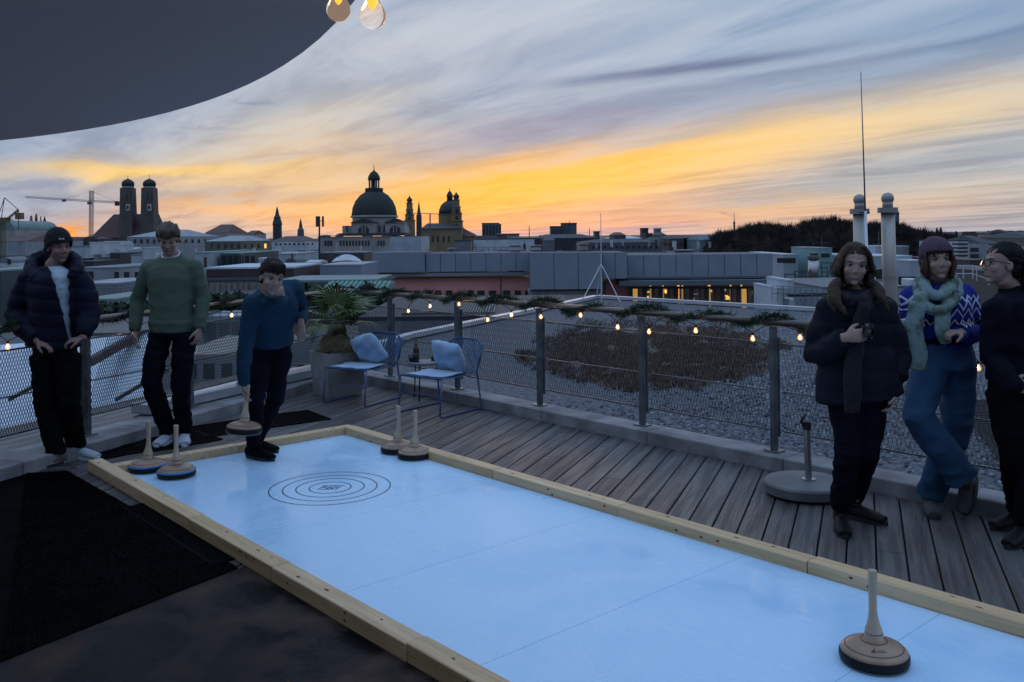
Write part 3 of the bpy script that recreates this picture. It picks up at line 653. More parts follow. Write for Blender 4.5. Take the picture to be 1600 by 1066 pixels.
# ---------------- wire lounge chairs ----------------
cblue = mat('chair_blue', (.030, .075, .165), .4, .1); towel = mat('cushion_cloth', (.24, .38, .55), .9, col2=(.31, .46, .63), ns=5, bump=.4, bs=25, sheen=.3)
def lounge_chair(loc, rz, label, cush):
    root = empty('lounge_chair', loc, label, 'chair', 'blue wire lounge chairs by the railing', rz)
    def p(mb, name, mm, par=None, smooth=True):
        o = bpy.data.objects.new(name, mb.mesh(name, mm, smooth)); COL.objects.link(o); o.parent = par or root; return o
    W, Dp, sh_ = .27, .27, .36                     # faces -Y ; half width, half depth
    for s in (-1, 1):
        x = s*W
        p(MB().loft([(x, Dp+.02, .62), (x, Dp-.02, .36), (x, Dp+.04, .02), (x, Dp+.03, .008), (x, -Dp+.0, .008), (x, -Dp-.02, .02), (x, -Dp+.01, sh_)], .008, 8), 'sled_leg', cblue)
    p(MB().loft([(-W, -Dp+.01, sh_), (W, -Dp+.01, sh_)], .008, 8), 'front_rail', cblue)
    p(MB().loft([(-W, -Dp+.00, .20), (W, -Dp+.00, .20)], .005, 8), 'stretcher', cblue)
    se = MB(); nb = 15
    for i in range(nb):
        x = -W+.012+(2*W-.024)*i/(nb-1); se.loft([(x, -Dp, sh_+.006), (x, 0, sh_-.012), (x, Dp-.07, sh_-.010)], [(.010, .004)]*3, 6, side=(1, 0, 0))
    p(se, 'seat_slats', cblue)
    ba = MB()
    def prof(f_): return [(Dp-.07, sh_-.010), (Dp-.02, sh_+.02), (Dp+.03, sh_+.15), (Dp+.09, sh_+.28)][f_]
    for i in range(nb):
        t_ = -1+2*i/(nb-1); x = t_*(W-.012); bow = .05*(1-t_*t_); topz = sh_+.305-.085*max(0, abs(t_)-.62)/.38
        ba.loft([(x, Dp-.07, sh_-.010), (x, Dp-.02+bow*.4, sh_+.025), (x, Dp+.04+bow, sh_+.16), (x*.97, Dp+.10+bow, topz)], [(.010, .004)]*4, 6, side=(1, 0, 0))
    p(ba, 'back_slats', cblue)
    rim = [(-W, Dp-.0, sh_+.05), (-W, Dp+.07, sh_+.26)]+[((W-.012)*.97*t_, Dp+.10+.05*(1-t_*t_), sh_+.305-.085*max(0, abs(t_)-.62)/.38) for t_ in [-.97+.097*2*k for k in range(11)]]+[(W, Dp+.07, sh_+.26), (W, Dp, sh_+.05)]
    p(MB().loft(rim, .009, 8), 'back_rim', cblue)
    cu = MB(); n = 18; rnd = random.Random(int(rz*50)); vs = []; fs = []      # soft cushion / folded towel lying against the back
    ex, ey, sk = cush
    M = Matrix.Translation((ex, .12, sh_+.155))@Matrix.Rotation(R(-62), 4, 'X')@Matrix.Rotation(sk, 4, 'Z')
    for side in (0, 1):
        for i in range(n+1):
            for j in range(n+1):
                u, v = -1+2*i/n, -1+2*j/n; th = .055*((1-u**4)*(1-v**4))**.5; 
                pnt = V3((u*.19*(1-.08*v*v), v*.185*(1-.08*u*u)*ey, (1 if side else -1)*th+.018*noise.noise(V3((u*2.2, v*2.2, rz*9+side)))*(1-u**6)*(1-v**6)*2))
                vs.append(M@pnt)
        b0 = side*(n+1)**2
        for i in range(n):
            for j in range(n):
                f_ = (b0+i*(n+1)+j, b0+(i+1)*(n+1)+j, b0+(i+1)*(n+1)+j+1, b0+i*(n+1)+j+1); fs.append(f_ if side else f_[::-1])
    co = MB().add(vs, fs).mesh('cushion', towel, True)
    bm = bmesh.new(); bm.from_mesh(co); bmesh.ops.remove_doubles(bm, verts=bm.verts, dist=.0005); bm.to_mesh(co); bm.free()
    c = bpy.data.objects.new('cushion', co); COL.objects.link(c)
    Rz = Matrix.Rotation(rz, 4, 'Z'); c.matrix_world = Matrix.Translation(loc)@Rz
    tag(c, 'light blue cushion leaning in the %s' % ('chair by the palm' if cush[2] < 0 else 'chair on the right of the side table'), 'cushion', 'light blue cushions on the chairs')
    # the towel spread over the seat
    sh2 = MB(); n = 12; vs = []; 
    for i in range(n+1):
        for j in range(n+1):
            u, v = -1+2*i/n, j/n; vs.append((u*.22+.02*math.sin(v*5), -.24+v*.36, sh_+.014+.006*noise.noise(V3((u*3, v*4, rz)))+.004))
    fs = [(i*(n+1)+j, (i+1)*(n+1)+j, (i+1)*(n+1)+j+1, i*(n+1)+j+1) for i in range(n) for j in range(n)]
    t_ = sh2.add(vs, fs).mesh('seat_pad', towel, True); to = bpy.data.objects.new('seat_pad', t_); COL.objects.link(to); to.parent = c
    so2 = to.modifiers.new('s', 'SOLIDIFY'); so2.thickness = .008
    return root
ch1 = G(566, 626); ch2 = G(687, 642)
lounge_chair((ch1.x, ch1.y, 0), R(-30), 'blue wire lounge chair beside the palm planter', (.0, 1, -.35))
lounge_chair((ch2.x, ch2.y, 0), R(-38), 'blue wire lounge chair to the right of the side table', (.02, .95, .12))
# ---------------- side table with bottle and lantern ----------------
st = G(663, 624); tz = .395
root = empty('side_table', (st.x, st.y, 0), 'small round side table between the two blue chairs', 'table')
MB().lathe([(0, 0), (.165, 0), (.17, .006), (.17, .016), (.165, .020), (0, .020)], (st.x, st.y, tz-.02), 32).build('tabletop', mat('table_metal', (.16, .19, .22), .5), root, autosm=40)
for k in range(3):
    a = k*2.09+.3; MB().loft([(st.x+.13*math.cos(a), st.y+.13*math.sin(a), tz-.02), (st.x+.16*math.cos(a), st.y+.16*math.sin(a), .001)], .007, 8).build('leg', black, root, smooth=True)
bg = mat('bottle_glass', (.015, .010, .006), .08, spec=.8)
bx_ = V3((st.x-.075, st.y-.05, tz))
root = empty('bottle', bx_, 'dark glass bottle standing on the side table', 'bottle')
MB().lathe([(0, .001), (.030, .001), (.032, .006), (.032, .125), (.026, .155), (.0125, .185), (.012, .225), (.0, .225)], bx_, 20).build('glass_body', bg, root, smooth=True)
MB().lathe([(0, .0), (.0145, 0), (.0145, .010), (0, .012)], bx_+V3((0, 0, .2255)), 14).build('cap', black, root)
MB().lathe([(.0325, .04), (.0325, .10)], bx_, 20).build('paper_label', mat('dark_label', (.03, .03, .04), .7), root, smooth=True)
for i, (dx, dy, lab) in enumerate(((-.125, -.03, 'dark glass tumbler left of the bottle on the side table'), (.10, .06, 'small glass jar at the right rim of the side table'))):
    q = V3((st.x+dx, st.y+dy, tz)); root = empty('tumbler', q, lab, 'glass')
    MB().lathe([(0, .001), (.030, .001), (.034, .075 if i == 0 else .05), (.031, .075 if i == 0 else .05), (.027, .008), (0, .008)], q, 18).build('cup', mat('smoked_glass', (.03, .03, .035), .08, trans=.5, spec=.7), root, smooth=True)
# ================= THE CITY =================
gz = -22.0
def pal(n, c, c2=None, **k): return mat(n, c, k.pop('rough', .75), col2=c2 or tuple(x*.8 for x in c), ns=k.pop('ns', .35), **k)
m_ground = pal('city_ground', (.035, .038, .042), (.06, .06, .065), ns=.01)
mb = MB(); 
mb.add([(-14000, -600, gz), (14000, -600, gz), (14000, 22000, gz), (-14000, 22000, gz)], [(0, 1, 2, 3)])
tag(mb.build('ground', m_ground), kind='structure')
clad = pal('grey_cladding', (.20, .235, .29), (.235, .27, .33), rough=.5, ns=.5, spec=.4)
clad_d = pal('dark_fascia', (.09, .10, .12)); pink = pal('pink_render', (.72, .31, .28), (.66, .28, .25), ns=.4)
white = pal('white_render', (.50, .55, .60)); pale = pal('pale_blue_wall', (.36, .43, .48)); grey = pal('grey_wall', (.17, .20, .23)); greyl = pal('light_grey_wall', (.28, .31, .34))
dark = pal('dark_roof', (.035, .038, .045)); brown = pal('brown_roof', (.075, .05, .05)); redr = pal('red_tile_roof', (.095, .04, .035), (.07, .032, .03)); olive = pal('olive_wall', (.13, .13, .10))
teal = pal('teal_wall', (.20, .36, .37)); tealr = pal('pale_teal_roof', (.18, .245, .245)); beige = pal('beige_wall', (.34, .32, .28)); maroon = pal('maroon_fascia', (.05, .032, .045)); copper = pal('green_copper', (.12, .30, .25), (.09, .22, .18))
stone = pal('church_stone', (.33, .32, .31), (.26, .255, .25), ns=.12); ochre = pal('ochre_stone', (.24, .185, .10), (.18, .14, .085), ns=.12); brick = pal('church_brick', (.10, .085, .08), (.075, .065, .065), ns=.15); domeg = pal('dome_patina', (.014, .022, .021), (.022, .032, .030), ns=.15)
slate = pal('slate', (.04, .045, .055)); metalroof = mat('sheet_roof', (.42, .50, .58), .35, .3, col2=(.50, .58, .66), ns=.6)
wdark = mat('window_dark', (.02, .025, .03), .12, spec=.8)
winlit = mat('window_lit', (.2, .15, .08), .4, emit=(1.0, .55, .14), es=1.3)
def building(name, label, cat, x0, x1, yt, d, th, wall, roof=None, kind='flat', rh=0, base=None, wins=(), group=None, tilt=0.0, ov=.0, wm=None):
    a = at(x0, yt, d); b = at(x1, yt, d); z1 = (a.z+b.z)/2; z0 = gz if base is None else at(x0, base, d).z
    root = empty(name, ((a.x+b.x)/2, d+th/2, z0), label, cat, group)
    bk = (d+th)/d; xl, xr = a.x, b.x             # keep the side wall inside the given width
    if xl > 0: xl = min(xl*bk, xl+(xr-xl)*.45)
    if xr < 0: xr = max(xr*bk, xr-(xr-xl)*.45)
    a.x, b.x = xl, xr; ang = tilt; c = V3(((a.x+b.x)/2, d, 0)); M = Matrix.Translation(c)@Matrix.Rotation(ang, 4, 'Z'); hw_ = (b.x-a.x)/2
    MB().box((-hw_, 0, z0), (hw_, th, z1), 0, M).build('wall', wall, root)
    rm_ = roof or dark; e = ov+d*.0004
    if kind == 'flat':
        MB().box((-hw_-e, -e, z1+.002), (hw_+e, th+e, z1+max(.12, d*.0012)), 0, M).build('roof', rm_, root)
    else:
        h = rh/F*d; ins = {'gable': 0.0, 'hip': min(hw_*.45, th*.5)}.get(kind, 0)
        if kind in ('gable', 'hip'):
            vs = [M@V3(p) for p in ((-hw_-e, -e, z1+.01), (hw_+e, -e, z1+.01), (hw_+e, th+e, z1+.01), (-hw_-e, th+e, z1+.01), (-hw_+ins, th/2, z1+h), (hw_-ins, th/2, z1+h))]
            MB().add(vs, [(0, 1, 5, 4), (2, 3, 4, 5), (1, 2, 5), (3, 0, 4), (3, 2, 1, 0)]).build('roof', rm_, root)
        elif kind == 'gfront':                                  # gable end faces the viewer
            vs = [M@V3(p) for p in ((-hw_-e, -e, z1+.01), (hw_+e, -e, z1+.01), (0, -e, z1+h), (-hw_-e, th, z1+.01), (hw_+e, th, z1+.01), (0, th, z1+h))]
            MB().add(vs, [(0, 1, 2), (5, 4, 3), (1, 4, 5, 2), (0, 2, 5, 3), (0, 3, 4, 1)]).build('roof', rm_, root)
        elif kind == 'arch':
            n = 14; pr = [(-math.cos(math.pi*i/n)*(hw_+e), math.sin(math.pi*i/n)*h+z1+.01) for i in range(n+1)]
            vs = [M@V3((x, y, z)) for y in (-e, th) for x, z in pr]
            fs = [(i, i+1, n+1+i+1, n+1+i) for i in range(n)]+[tuple(range(n, -1, -1)), tuple(range(n+1, 2*n+2))]
            MB().add(vs, [f[::-1] for f in fs]).build('roof', rm_, root)
    for wx0, wx1, wy0, wy1, *lit in wins:
        p, q = at(wx0, wy1, d), at(wx1, wy0, d); pr = max(.03, d*.0006)
        MB().box((p.x-c.x, -pr, p.z), (q.x-c.x, .02, q.z), 0, M).build('window', (winlit if lit and lit[0] else (wm or wdark)), root)
    return root
def wrow(x0, x1, n, y0, y1, f=.5, lit=()):
    p = (x1-x0)/n; return [(x0+p*(i+.5-f/2), x0+p*(i+.5+f/2), y0, y1, i in lit) for i in range(n)]
# ---- gravel roof next door ----
GZ = -.5
grav = mat('gravel', (.04, .046, .055), .9, col2=(.12, .133, .155), ns=14, bump=1.0, bs=34, contrast=(.38, .66), detail=8)
gq = [G(640, 530, GZ), G(874, 480, GZ), G(932, 467, GZ), G(1262, 487, GZ), G(1700, 512, GZ)]
poly = [gq[0], gq[1], gq[2], gq[3], gq[4], V3((16, 2, 0)), V3((5.5, 1.6, 0)), PR-KN*.1+KD*3.9, CORNER-KN*.10-KD*.3]
poly = [(p.x, p.y) for p in poly]
mb = MB(); mb.prism(poly, GZ-6, GZ); tag(mb.build('gravel_roof', [grav]), kind='structure')
# coping round it
cpm = mat('coping_pale', (.42, .46, .50), .4, .3, col2=(.5, .54, .58), ns=2)
mb = MB(); pts = [G(560, 547, GZ+.08)]+[p+V3((0, 0, .08)) for p in gq[:4]]+[gq[4]+V3((0, 0, .08))]
for i, (a, b_) in enumerate(zip(pts[:-1], pts[1:])): mb.obox(a, b_, .22, .09+.004*(i % 2))
tag(mb.build('roof_coping', cpm), 'pale metal coping round the edge of the gravel roof', 'coping')
# scattered stones near the fence
stone_m = [mat('pebble_%d' % i, c, .85) for i, c in enumerate(((.13, .142, .16), (.07, .077, .088), (.27, .29, .32), (.035, .039, .046), (.095, .104, .12)))]
rnd = random.Random(2); mb = MB()
for _ in range(15000):
    k = rnd.uniform(-3.2, 6.2); off = .12+rnd.random()**1.7*6.5; p = PR+KD*(k*1.0)-KN*off-KD*rnd.uniform(0, 2)
    r = rnd.uniform(.009, .022)*(1+.05*off); ph = rnd.random()*6.28; h = r*rnd.uniform(.5, .9)
    b5 = [(p.x+r*rnd.uniform(.75, 1.2)*math.cos(ph+i*1.2566), p.y+r*rnd.uniform(.75, 1.2)*math.sin(ph+i*1.2566), GZ+.002) for i in range(5)]
    t5 = [(p.x+(x-p.x)*.6, p.y+(y-p.y)*.6, GZ+h*rnd.uniform(.8, 1.1)) for x, y, z in b5]
    mb.add(b5+t5, [(i, (i+1) % 5, 5+(i+1) % 5, 5+i) for i in range(5)]+[(5, 6, 7, 8, 9)], rnd.randrange(5))
for _ in range(9000):
    k = rnd.uniform(-9, 7); off = rnd.uniform(5, 17); p = PR+KD*k-KN*off; r = rnd.uniform(.02, .036); ph = rnd.random()*6.28
    if not (-8 < p.x < 14): continue
    if p.x < at(640, 500, p.y).x+.012*(p.y-10)**2: continue
    b5 = [(p.x+r*rnd.uniform(.7, 1.2)*math.cos(ph+i*1.2566), p.y+r*rnd.uniform(.7, 1.2)*math.sin(ph+i*1.2566), GZ+.002) for i in range(5)]; mb.add(b5+[(p.x, p.y, GZ+r*.8)], [(i, (i+1) % 5, 5) for i in range(5)], rnd.choice((0, 1, 2, 2, 4)))
o = mb.build('gravel_stones', stone_m, origin=PR-KN*.5); tag(o, 'loose grey gravel stones beyond the right railing', 'gravel', kind='stuff')
# dry sedum patch
sed = [mat('dry_grass_a', (.115, .080, .066), .9), mat('dry_grass_b', (.155, .115, .072), .9), mat('dry_grass_c', (.075, .075, .045), .9), mat('dry_grass_d', (.105, .072, .074), .9)]
mb = MB(); cA, cB = G(1010, 552, GZ), G(1010, 552, GZ)
def inpatch(px, py):
    return ((px-(1020+.25*(py-550)))/(178+10*noise.noise(V3((py*.05, 3, 1)))))**2+((py-551)/(52+12*noise.noise(V3((px*.02, 0, 0)))))**2 < 1 and not (px < 900 and py < 520)
sb = MB(); ring_ = []
for k in range(90):
    a_ = 2*math.pi*k/90; rr_ = 1+.10*noise.noise(V3((math.cos(a_)*2.5, math.sin(a_)*2.5, 7)))+.05*noise.noise(V3((math.cos(a_)*9, math.sin(a_)*9, 3))); p = G(1020+150*rr_*math.cos(a_), 552-40*rr_*math.sin(a_), GZ+.006); ring_.append((p.x, p.y))
sb.prism(ring_, GZ+.002, GZ+.008)
soil_b = sb.build('planting_bed', mat('bed_soil', (.085, .068, .060), .95, col2=(.125, .098, .078), ns=1.6, bump=.8, bs=30, contrast=(.4, .62)), origin=V3((ring_[0][0], ring_[0][1], GZ))); tag(soil_b, kind='structure')
n = 0
while n < 24000:
    px, py = rnd.uniform(800, 1240), rnd.uniform(488, 616)
    q_ = (((px-1020)/172)**2+((py-551)/50)**2)**.5+.28*noise.noise(V3((px*.03, py*.06, 9)))
    if rnd.random() < (q_-.72)*2.2 or (px < 900 and py < 515) or rnd.random() > (py-480)/90+.25 or noise.noise(V3((px*.035, py*.09, 4))) < -.30: continue
    n += 1; p = G(px, py, GZ); r = rnd.uniform(.04, .11)
    for _ in range(2):
        c = p+V3((rnd.gauss(0, .05), rnd.gauss(0, .05), 0)); t = c+V3((rnd.gauss(0, .04), rnd.gauss(0, .04), rnd.uniform(.03, .09))); w_ = V3((rnd.gauss(0, 1), rnd.gauss(0, 1), 0)).normalized()*rnd.uniform(.006, .02)
        mb.add([c-w_, c+w_, t], [(0, 1, 2)], rnd.choice((0, 0, 1, 1, 2, 3, 3)))
o = mb.build('dry_vegetation', sed, origin=cA); tag(o, 'brown dry grass and sedum patch on the gravel roof', 'vegetation', kind='stuff')
# ribbed lighter strip and dark roofs left of it
root = building('flat_roof_house', 'low dark flat roof with ribbed sheet metal behind the blue chairs', 'building', 560, 905, 500, 27, 9, grey, dark, base=760)
mb = MB()
for i in range(34):
    x0 = at(625+i*4.4, 520, 27).x; mb.box((x0, 27.5, 0), (x0+.035, 33, .06), 0, Matrix.Translation((0, 0, at(700, 500, 27).z+.12)))
mb.build('roof_ribs', pal('rib_metal', (.16, .17, .18)), root)
# dark ribbed plate at the right
dp = [G(1502, 640, GZ), G(1680, 640, GZ), G(1760, 760, GZ), G(1590, 760, GZ)]
mb = MB(); mb.prism([(p.x, p.y) for p in dp], GZ+.01, GZ+.10)
for i in range(40):
    a = dp[0].lerp(dp[3], i/40)+V3((0, 0, .115)); b_ = dp[1].lerp(dp[2], i/40)+V3((0, 0, .115)); a.z = b_.z = GZ+.112; mb.obox(a, b_, .014, .02)
tag(mb.build('roof_plate', mat('plate_dark', (.05, .06, .07), .5, .4), origin=dp[0]), 'dark ribbed metal plate on the gravel at the right', 'roof plate')
# ---- the long clad building across ----
d = 80
root = empty('clad_building', at(900, 480, d), 'long grey clad rooftop storey with pink walls and lit windows across the gravel roof', 'building')
def face(x0, x1, y0, y1, dd, th, mm, name, panels=0, par=None):
    a, b_ = at(x0, y1, dd), at(x1, y0, dd); mb = MB()
    if panels:
        w_ = (b_.x-a.x)/panels
        for i in range(panels):
            mb.bbox((a.x+i*w_+.02, dd-.12, a.z), (a.x+(i+1)*w_-.02, dd-.002, b_.z), .03)
        mb.box((a.x, dd, a.z), (b_.x, dd+th, b_.z-.05), 1)
        return mb.build(name, [mm, clad_d], par or root)
    return mb.box((a.x, dd, a.z), (b_.x, dd+th, b_.z)).build(name, mm, par or root)
face(582, 664, 393.5, 426, 79, 8, clad, 'cladding', 1); face(665, 830, 394, 425, 79.4, 8, clad, 'cladding', 7)
face(828, 941, 393.6, 453, 74, 5, clad, 'cladding', 3); face(941.5, 980, 393.8, 436, 77, 8, clad, 'cladding', 2)
face(980.5, 1207, 396, 432, 80, 9, clad, 'cladding', 9)
face(588, 826, 425.5, 433, 79.1, 2, pal('ledge_grey', (.20, .22, .25)), 'ledge'); face(980, 1206, 431, 437, 77.6, 3.2, clad_d, 'canopy'); face(968, 1206, 437.2, 447, 76.5, 4, pal('canopy_face', (.13, .15, .18)), 'canopy')
w_ = face(613, 830, 433.5, 500, 79.8, 8, pink, 'pink_wall')
for x in [(628, 643), (646, 655), (664, 673), (680, 689), (697, 707), (730, 740), (746, 757), (764, 775), (786, 797), (804, 814), (820, 827)]:
    a, b_ = at(x[0], 463, 79.7), at(x[1], 454, 79.7); f = MB().box((a.x, 79.7, a.z), (b_.x, 79.79, b_.z)).build('window', wdark, root)
w_ = face(941, 980, 440, 500, 79, 8, pal('beige_pink', (.26, .2, .17)), 'wall'); face(947, 979.5, 437, 500, 78.9, .09, pink, 'pink_wall')
face(826, 941, 453.5, 462, 74.5, 4, greyl, 'ledge'); face(1194, 1206, 447, 500, 78.6, 1, pink, 'pink_wall')
for xx in (781.5, 979.6): a = at(xx, 433, 76.9); MB().box((a.x, 76.7, a.z-5), (a.x+.12, 76.85, a.z)).build('downpipe', dark, root)
# glazing bays: frame, lit room behind glass
room = face(983, 1194, 447.5, 500, 82.5, 4, mat('room_wall', (.22, .17, .10), .8, col2=(.08, .07, .05), ns=.8), 'room')
pane_g = mat('pane_glass', (.6, .65, .7), .05, trans=.85, spec=.6)
lit_patch = mat('lamp_warm', (1, .7, .3), .6, emit=(1.0, .56, .12), es=2.2); lit_dim = mat('lamp_dim', (1, .7, .3), .6, emit=(1.0, .60, .20), es=.6)
bay = [984, 1006, 1031, 1055, 1079, 1103, 1127, 1153, 1178, 1196]
rr = random.Random(8)
for i in range(9):
    a, b_ = at(bay[i], 500, 78.5), at(bay[i+1], 447.6, 78.5); fr_ = MB(); t = .28
    fr_.box((a.x, 78.4, a.z), (a.x+t, 78.7, b_.z)); fr_.box((b_.x-t*.4, 78.4, a.z), (b_.x-.02, 78.7, b_.z)); fr_.box((a.x+t, 78.4, b_.z-.2), (b_.x-t*.4, 78.7, b_.z))
    xm = (a.x+b_.x)/2+.1; fr_.box((xm, 78.45, a.z), (xm+.10, 78.65, b_.z-.2))
    o = fr_.build('window_frame', clad_d, root); MB().box((a.x+t, 78.54, a.z), (b_.x-t*.4, 78.57, b_.z-.2)).build('pane', pane_g, o)
    if i == 0: MB().box((a.x+.5, 80, a.z), (b_.x-.3, 80.1, b_.z-.25)).build('lit_curtain', mat('curtain_lit', (1, .7, .2), .8, emit=(1.0, .52, .08), es=1.0), root)
    for _ in range((1, 4, 3, 4, 5, 3, 5, 3, 3)[i]):
        x = rr.uniform(a.x+.4, b_.x-.5); z = b_.z-rr.uniform(.4, 1.6); w2 = rr.uniform(.08, .35)
        MB().box((x, 80.6, z), (x+w2, 80.7, z+rr.uniform(.05, .3))).build('lamp', lit_patch if rr.random() < .5 else lit_dim, root)
    if i == 7: MB().box((a.x+.7, 80, a.z), (a.x+1.15, 80.1, b_.z-.25)).build('lit_curtain', MC['curtain_lit'], root)
    for _ in range(3):
        x = rr.uniform(a.x+.3, b_.x-.4); MB().box((x, 79.6, a.z), (x+.12, 79.7, a.z+3.1)).build('lamp', lit_dim, root) if rr.random() < .45 else None
# roof details
for x, wd, y0, mm in ((795, 20, 384, white), (828, 18, 384.5, white), (905, 14, 382, beige), (700, 10, 389, greyl), (1060, 26, 391.5, greyl)):
    a, b_ = at(x, 393.5, 82), at(x+wd, y0, 82); root2 = empty('roof_unit', V3(((a.x+b_.x)/2, 83, a.z)), 'small pale ventilation box on the clad roof at %s' % {795: 'its left of the pair', 828: 'the right of the pair', 905: 'the foot of the tripod mast, beige', 700: 'the left end', 1060: 'the right part, low and wide'}[x], 'roof unit', 'ventilation boxes on the clad roof')
    MB().bbox((a.x, 82, a.z), (b_.x, 84, b_.z), .15).build('housing', mm, root2); MB().box((a.x-.08, 81.9, b_.z+.002), (b_.x+.08, 84.1, b_.z+.06)).build('cover', greyl, root2)
mb = MB()
for y in (386.5, 389.5): mb.loft([at(706, y, 84), at(822, y, 84)], .03, 4)
for i in range(13): x = 706+i*9.6; mb.loft([at(x, 386.3, 84), at(x, 393.4, 84)], .035, 4)
tag(mb.build('roof_handrail', steel, origin=at(706, 392, 84)), 'thin handrail on top of the clad building, left part', 'handrail')
# tripod mast on the gravel roof
mt = at(940, 470, 30); mz = GZ
root = empty('tripod_mast', V3((mt.x, 30, mz)), 'thin white mast on a tripod in front of the clad building', 'mast')
polem = mat('mast_white', (.55, .58, .62), .4, .3)
MB().loft([V3((mt.x, 30, mz)), V3((mt.x, 30, at(940, 333, 30).z))], [.024, .009], 8).build('pole', polem, root)
for xx, dy in ((906, -.6), (966, -.6), (938, 1.4)):
    f_ = at(xx, 478, 30); MB().loft([V3((mt.x, 30, at(940, 413, 30).z)), V3((f_.x, 30+dy, mz))], .015, 6).build('leg', polem, root)
# ---- flues and tall rod at the right ----
flue = mat('flue_steel', (.36, .34, .31), .45, .55, col2=(.42, .40, .37), ns=1.2); flue_d = mat('flue_cap', (.30, .29, .28), .5, .4)
for x, xb, y, lab in ((1343, 1349, 310, 'left steel flue with round cap, beside the tall thin rod'), (1387, 1396, 308, 'right steel flue with round cap, thicker and standing free')):
    d_ = 12.5; r = (9.4 if x < 1350 else 9.8)/F*d_; t_ = at(x, y+20, d_); bt_ = at(xb, 690, d_); root = empty('flue', V3((bt_.x, d_, GZ)), lab, 'flue', 'steel flues on the gravel roof')
    P0, P1 = V3((bt_.x, d_, GZ)), t_; ax = (P1-P0); MB().loft([P0, P0.lerp(P1, .33), P0.lerp(P1, .66), P1], [r*1.05]*4, 28).build('pipe', flue, root, smooth=True)
    for f_ in (.30, .62): q = P0.lerp(P1, f_); MB().loft([q, q+ax.normalized()*.05], r*1.12, 28).build('joint_band', flue_d, root, autosm=40)
    MB().loft([P1+V3((0, 0, -.04)), P1+V3((0, 0, .03))], r*1.55, 28).build('collar', flue_d, root, autosm=40)
    MB().loft([P1+V3((0, 0, .03)), P1+V3((0, 0, .11))], r*.80, 24).build('neck', flue_d, root, smooth=True)
    MB().ell(P1+V3((0, 0, .155)), (r*.98, r*.98, r*.95), 24, 14).build('cap', flue_d, root, smooth=True)
p0, p1 = at(1363, 640, 12.3), at(1345, 112, 12.3); p0.z = GZ
root = empty('lightning_rod', p0, 'very tall thin rod rising beside the left flue', 'rod')
mid = at(1352, 330, 12.3); MB().loft([p0, mid], [.026, .020], 8).build('lower_tube', polem, root, smooth=True); MB().loft([mid, p1], [.011, .005], 6).build('tip_rod', steel, root, smooth=True)
for z_ in (1345,): MB().loft([at(1352, 332, 12.3)+V3((-.09, 0, 0)), at(1352, 332, 12.3)+V3((.06, 0, 0))], .012, 6).build('clamp', steel, root)
MB().loft([at(1353, 395, 12.3), V3((at(1432, 520, 12.3).x, 12.4, GZ))], .014, 6).build('brace', polem, root)
# ---- right side roofs ----
def B(*a, **k): return building(*a, **k)
B('plant_room', 'pale blue rooftop plant room in front of the dark wood', 'building', 1205, 1247, 399, 95, 14, pale, white, base=480, wins=[(1214, 1243, 403, 411)])
B('plant_room', 'greenish cooling unit block left of the woman in the puffer coat', 'building', 1262, 1300, 389, 92, 9, teal, greyl, base=480, wins=[(1266, 1278, 396, 402), (1283, 1296, 396, 402)])
B('plant_room', 'long pale blue rooftop storey behind the two flues', 'building', 1277, 1425, 402, 88, 12, pale, white, base=480, wins=[(1352, 1384, 421, 436), (1392, 1400, 423, 437), (1297, 1311, 414, 430)])
B('plant_room', 'square grey-blue lift housing right of the flues', 'building', 1400, 1420, 386, 96, 8, grey, pale, base=410)
B('plant_room', 'flat pale housing above the long storey, between the flues', 'building', 1356, 1382, 386, 97, 8, pale, white, base=405)
B('plant_room', 'low pale block at the shoulder of the woman with the scarf', 'building', 1400, 1450, 409, 84, 10, pale, white, base=480, wins=[(1404, 1440, 432, 446)])
B('flat_roof_house', 'wide grey flat roof behind the railing at the woman in the puffer coat', 'building', 1206, 1420, 451, 60, 12, greyl, pal('roof_grey', (.13, .14, .15)), base=520, wins=[(1230, 1300, 458, 464)])
B('flat_roof_house', 'pale wall corner at the right end of the clad building', 'building', 1208, 1222, 452, 62, 6, white, white, base=520)
B('flat_roof_house', 'small white box on the grey flat roof', 'building', 1223, 1240, 440, 61, 5, white, white, base=451)
B('flat_roof_house', 'brown ramp roof behind the woman with glasses', 'building', 1478, 1660, 428, 52, 10, pal('ramp_wall', (.10, .09, .085)), brown, base=520)
B('flat_roof_house', 'brown low roofs between the two women at the right', 'building', 1478, 1560, 408, 120, 20, brown, brown, base=440)
root = B('apartment_house', 'white apartment house with dark horizontal window bands at the right', 'building', 1484, 1513, 377, 210, 20, white, dark, base=410, wins=[(1488, 1512, 380+i*6, 383+i*6) for i in range(5)])
B('apartment_house', 'grey-white block with a pitched dark roof at the right', 'building', 1513, 1560, 380, 215, 22, greyl, dark, 'hip', 12, base=415, wins=[(1516, 1529, 387, 394), (1516, 1529, 397, 404)])
B('apartment_house', 'dark hipped roof house at the right edge behind the glasses', 'building', 1560, 1680, 372, 230, 30, olive, dark, 'hip', 10, base=420)
B('apartment_house', 'pale house with balconies at the right edge', 'building', 1586, 1650, 384, 150, 14, beige, dark, base=430, wins=[(1590, 1610, 390, 396), (1590, 1610, 402, 408)])
B('long_hall', 'long low dark roof on the horizon at far right', 'building', 1508, 1600, 366, 600, 40, dark, dark, base=385)
root = empty('duct', at(1270, 440, 86), 'vertical steel exhaust duct on the grey roof', 'duct'); MB().loft([at(1271, 446, 86), at(1271, 404, 86)], .48, 20).build('pipe', tb, root, smooth=True); MB().loft([at(1271, 405, 86), at(1271, 400, 86)], .56, 20).build('collar', steel, root, autosm=40)
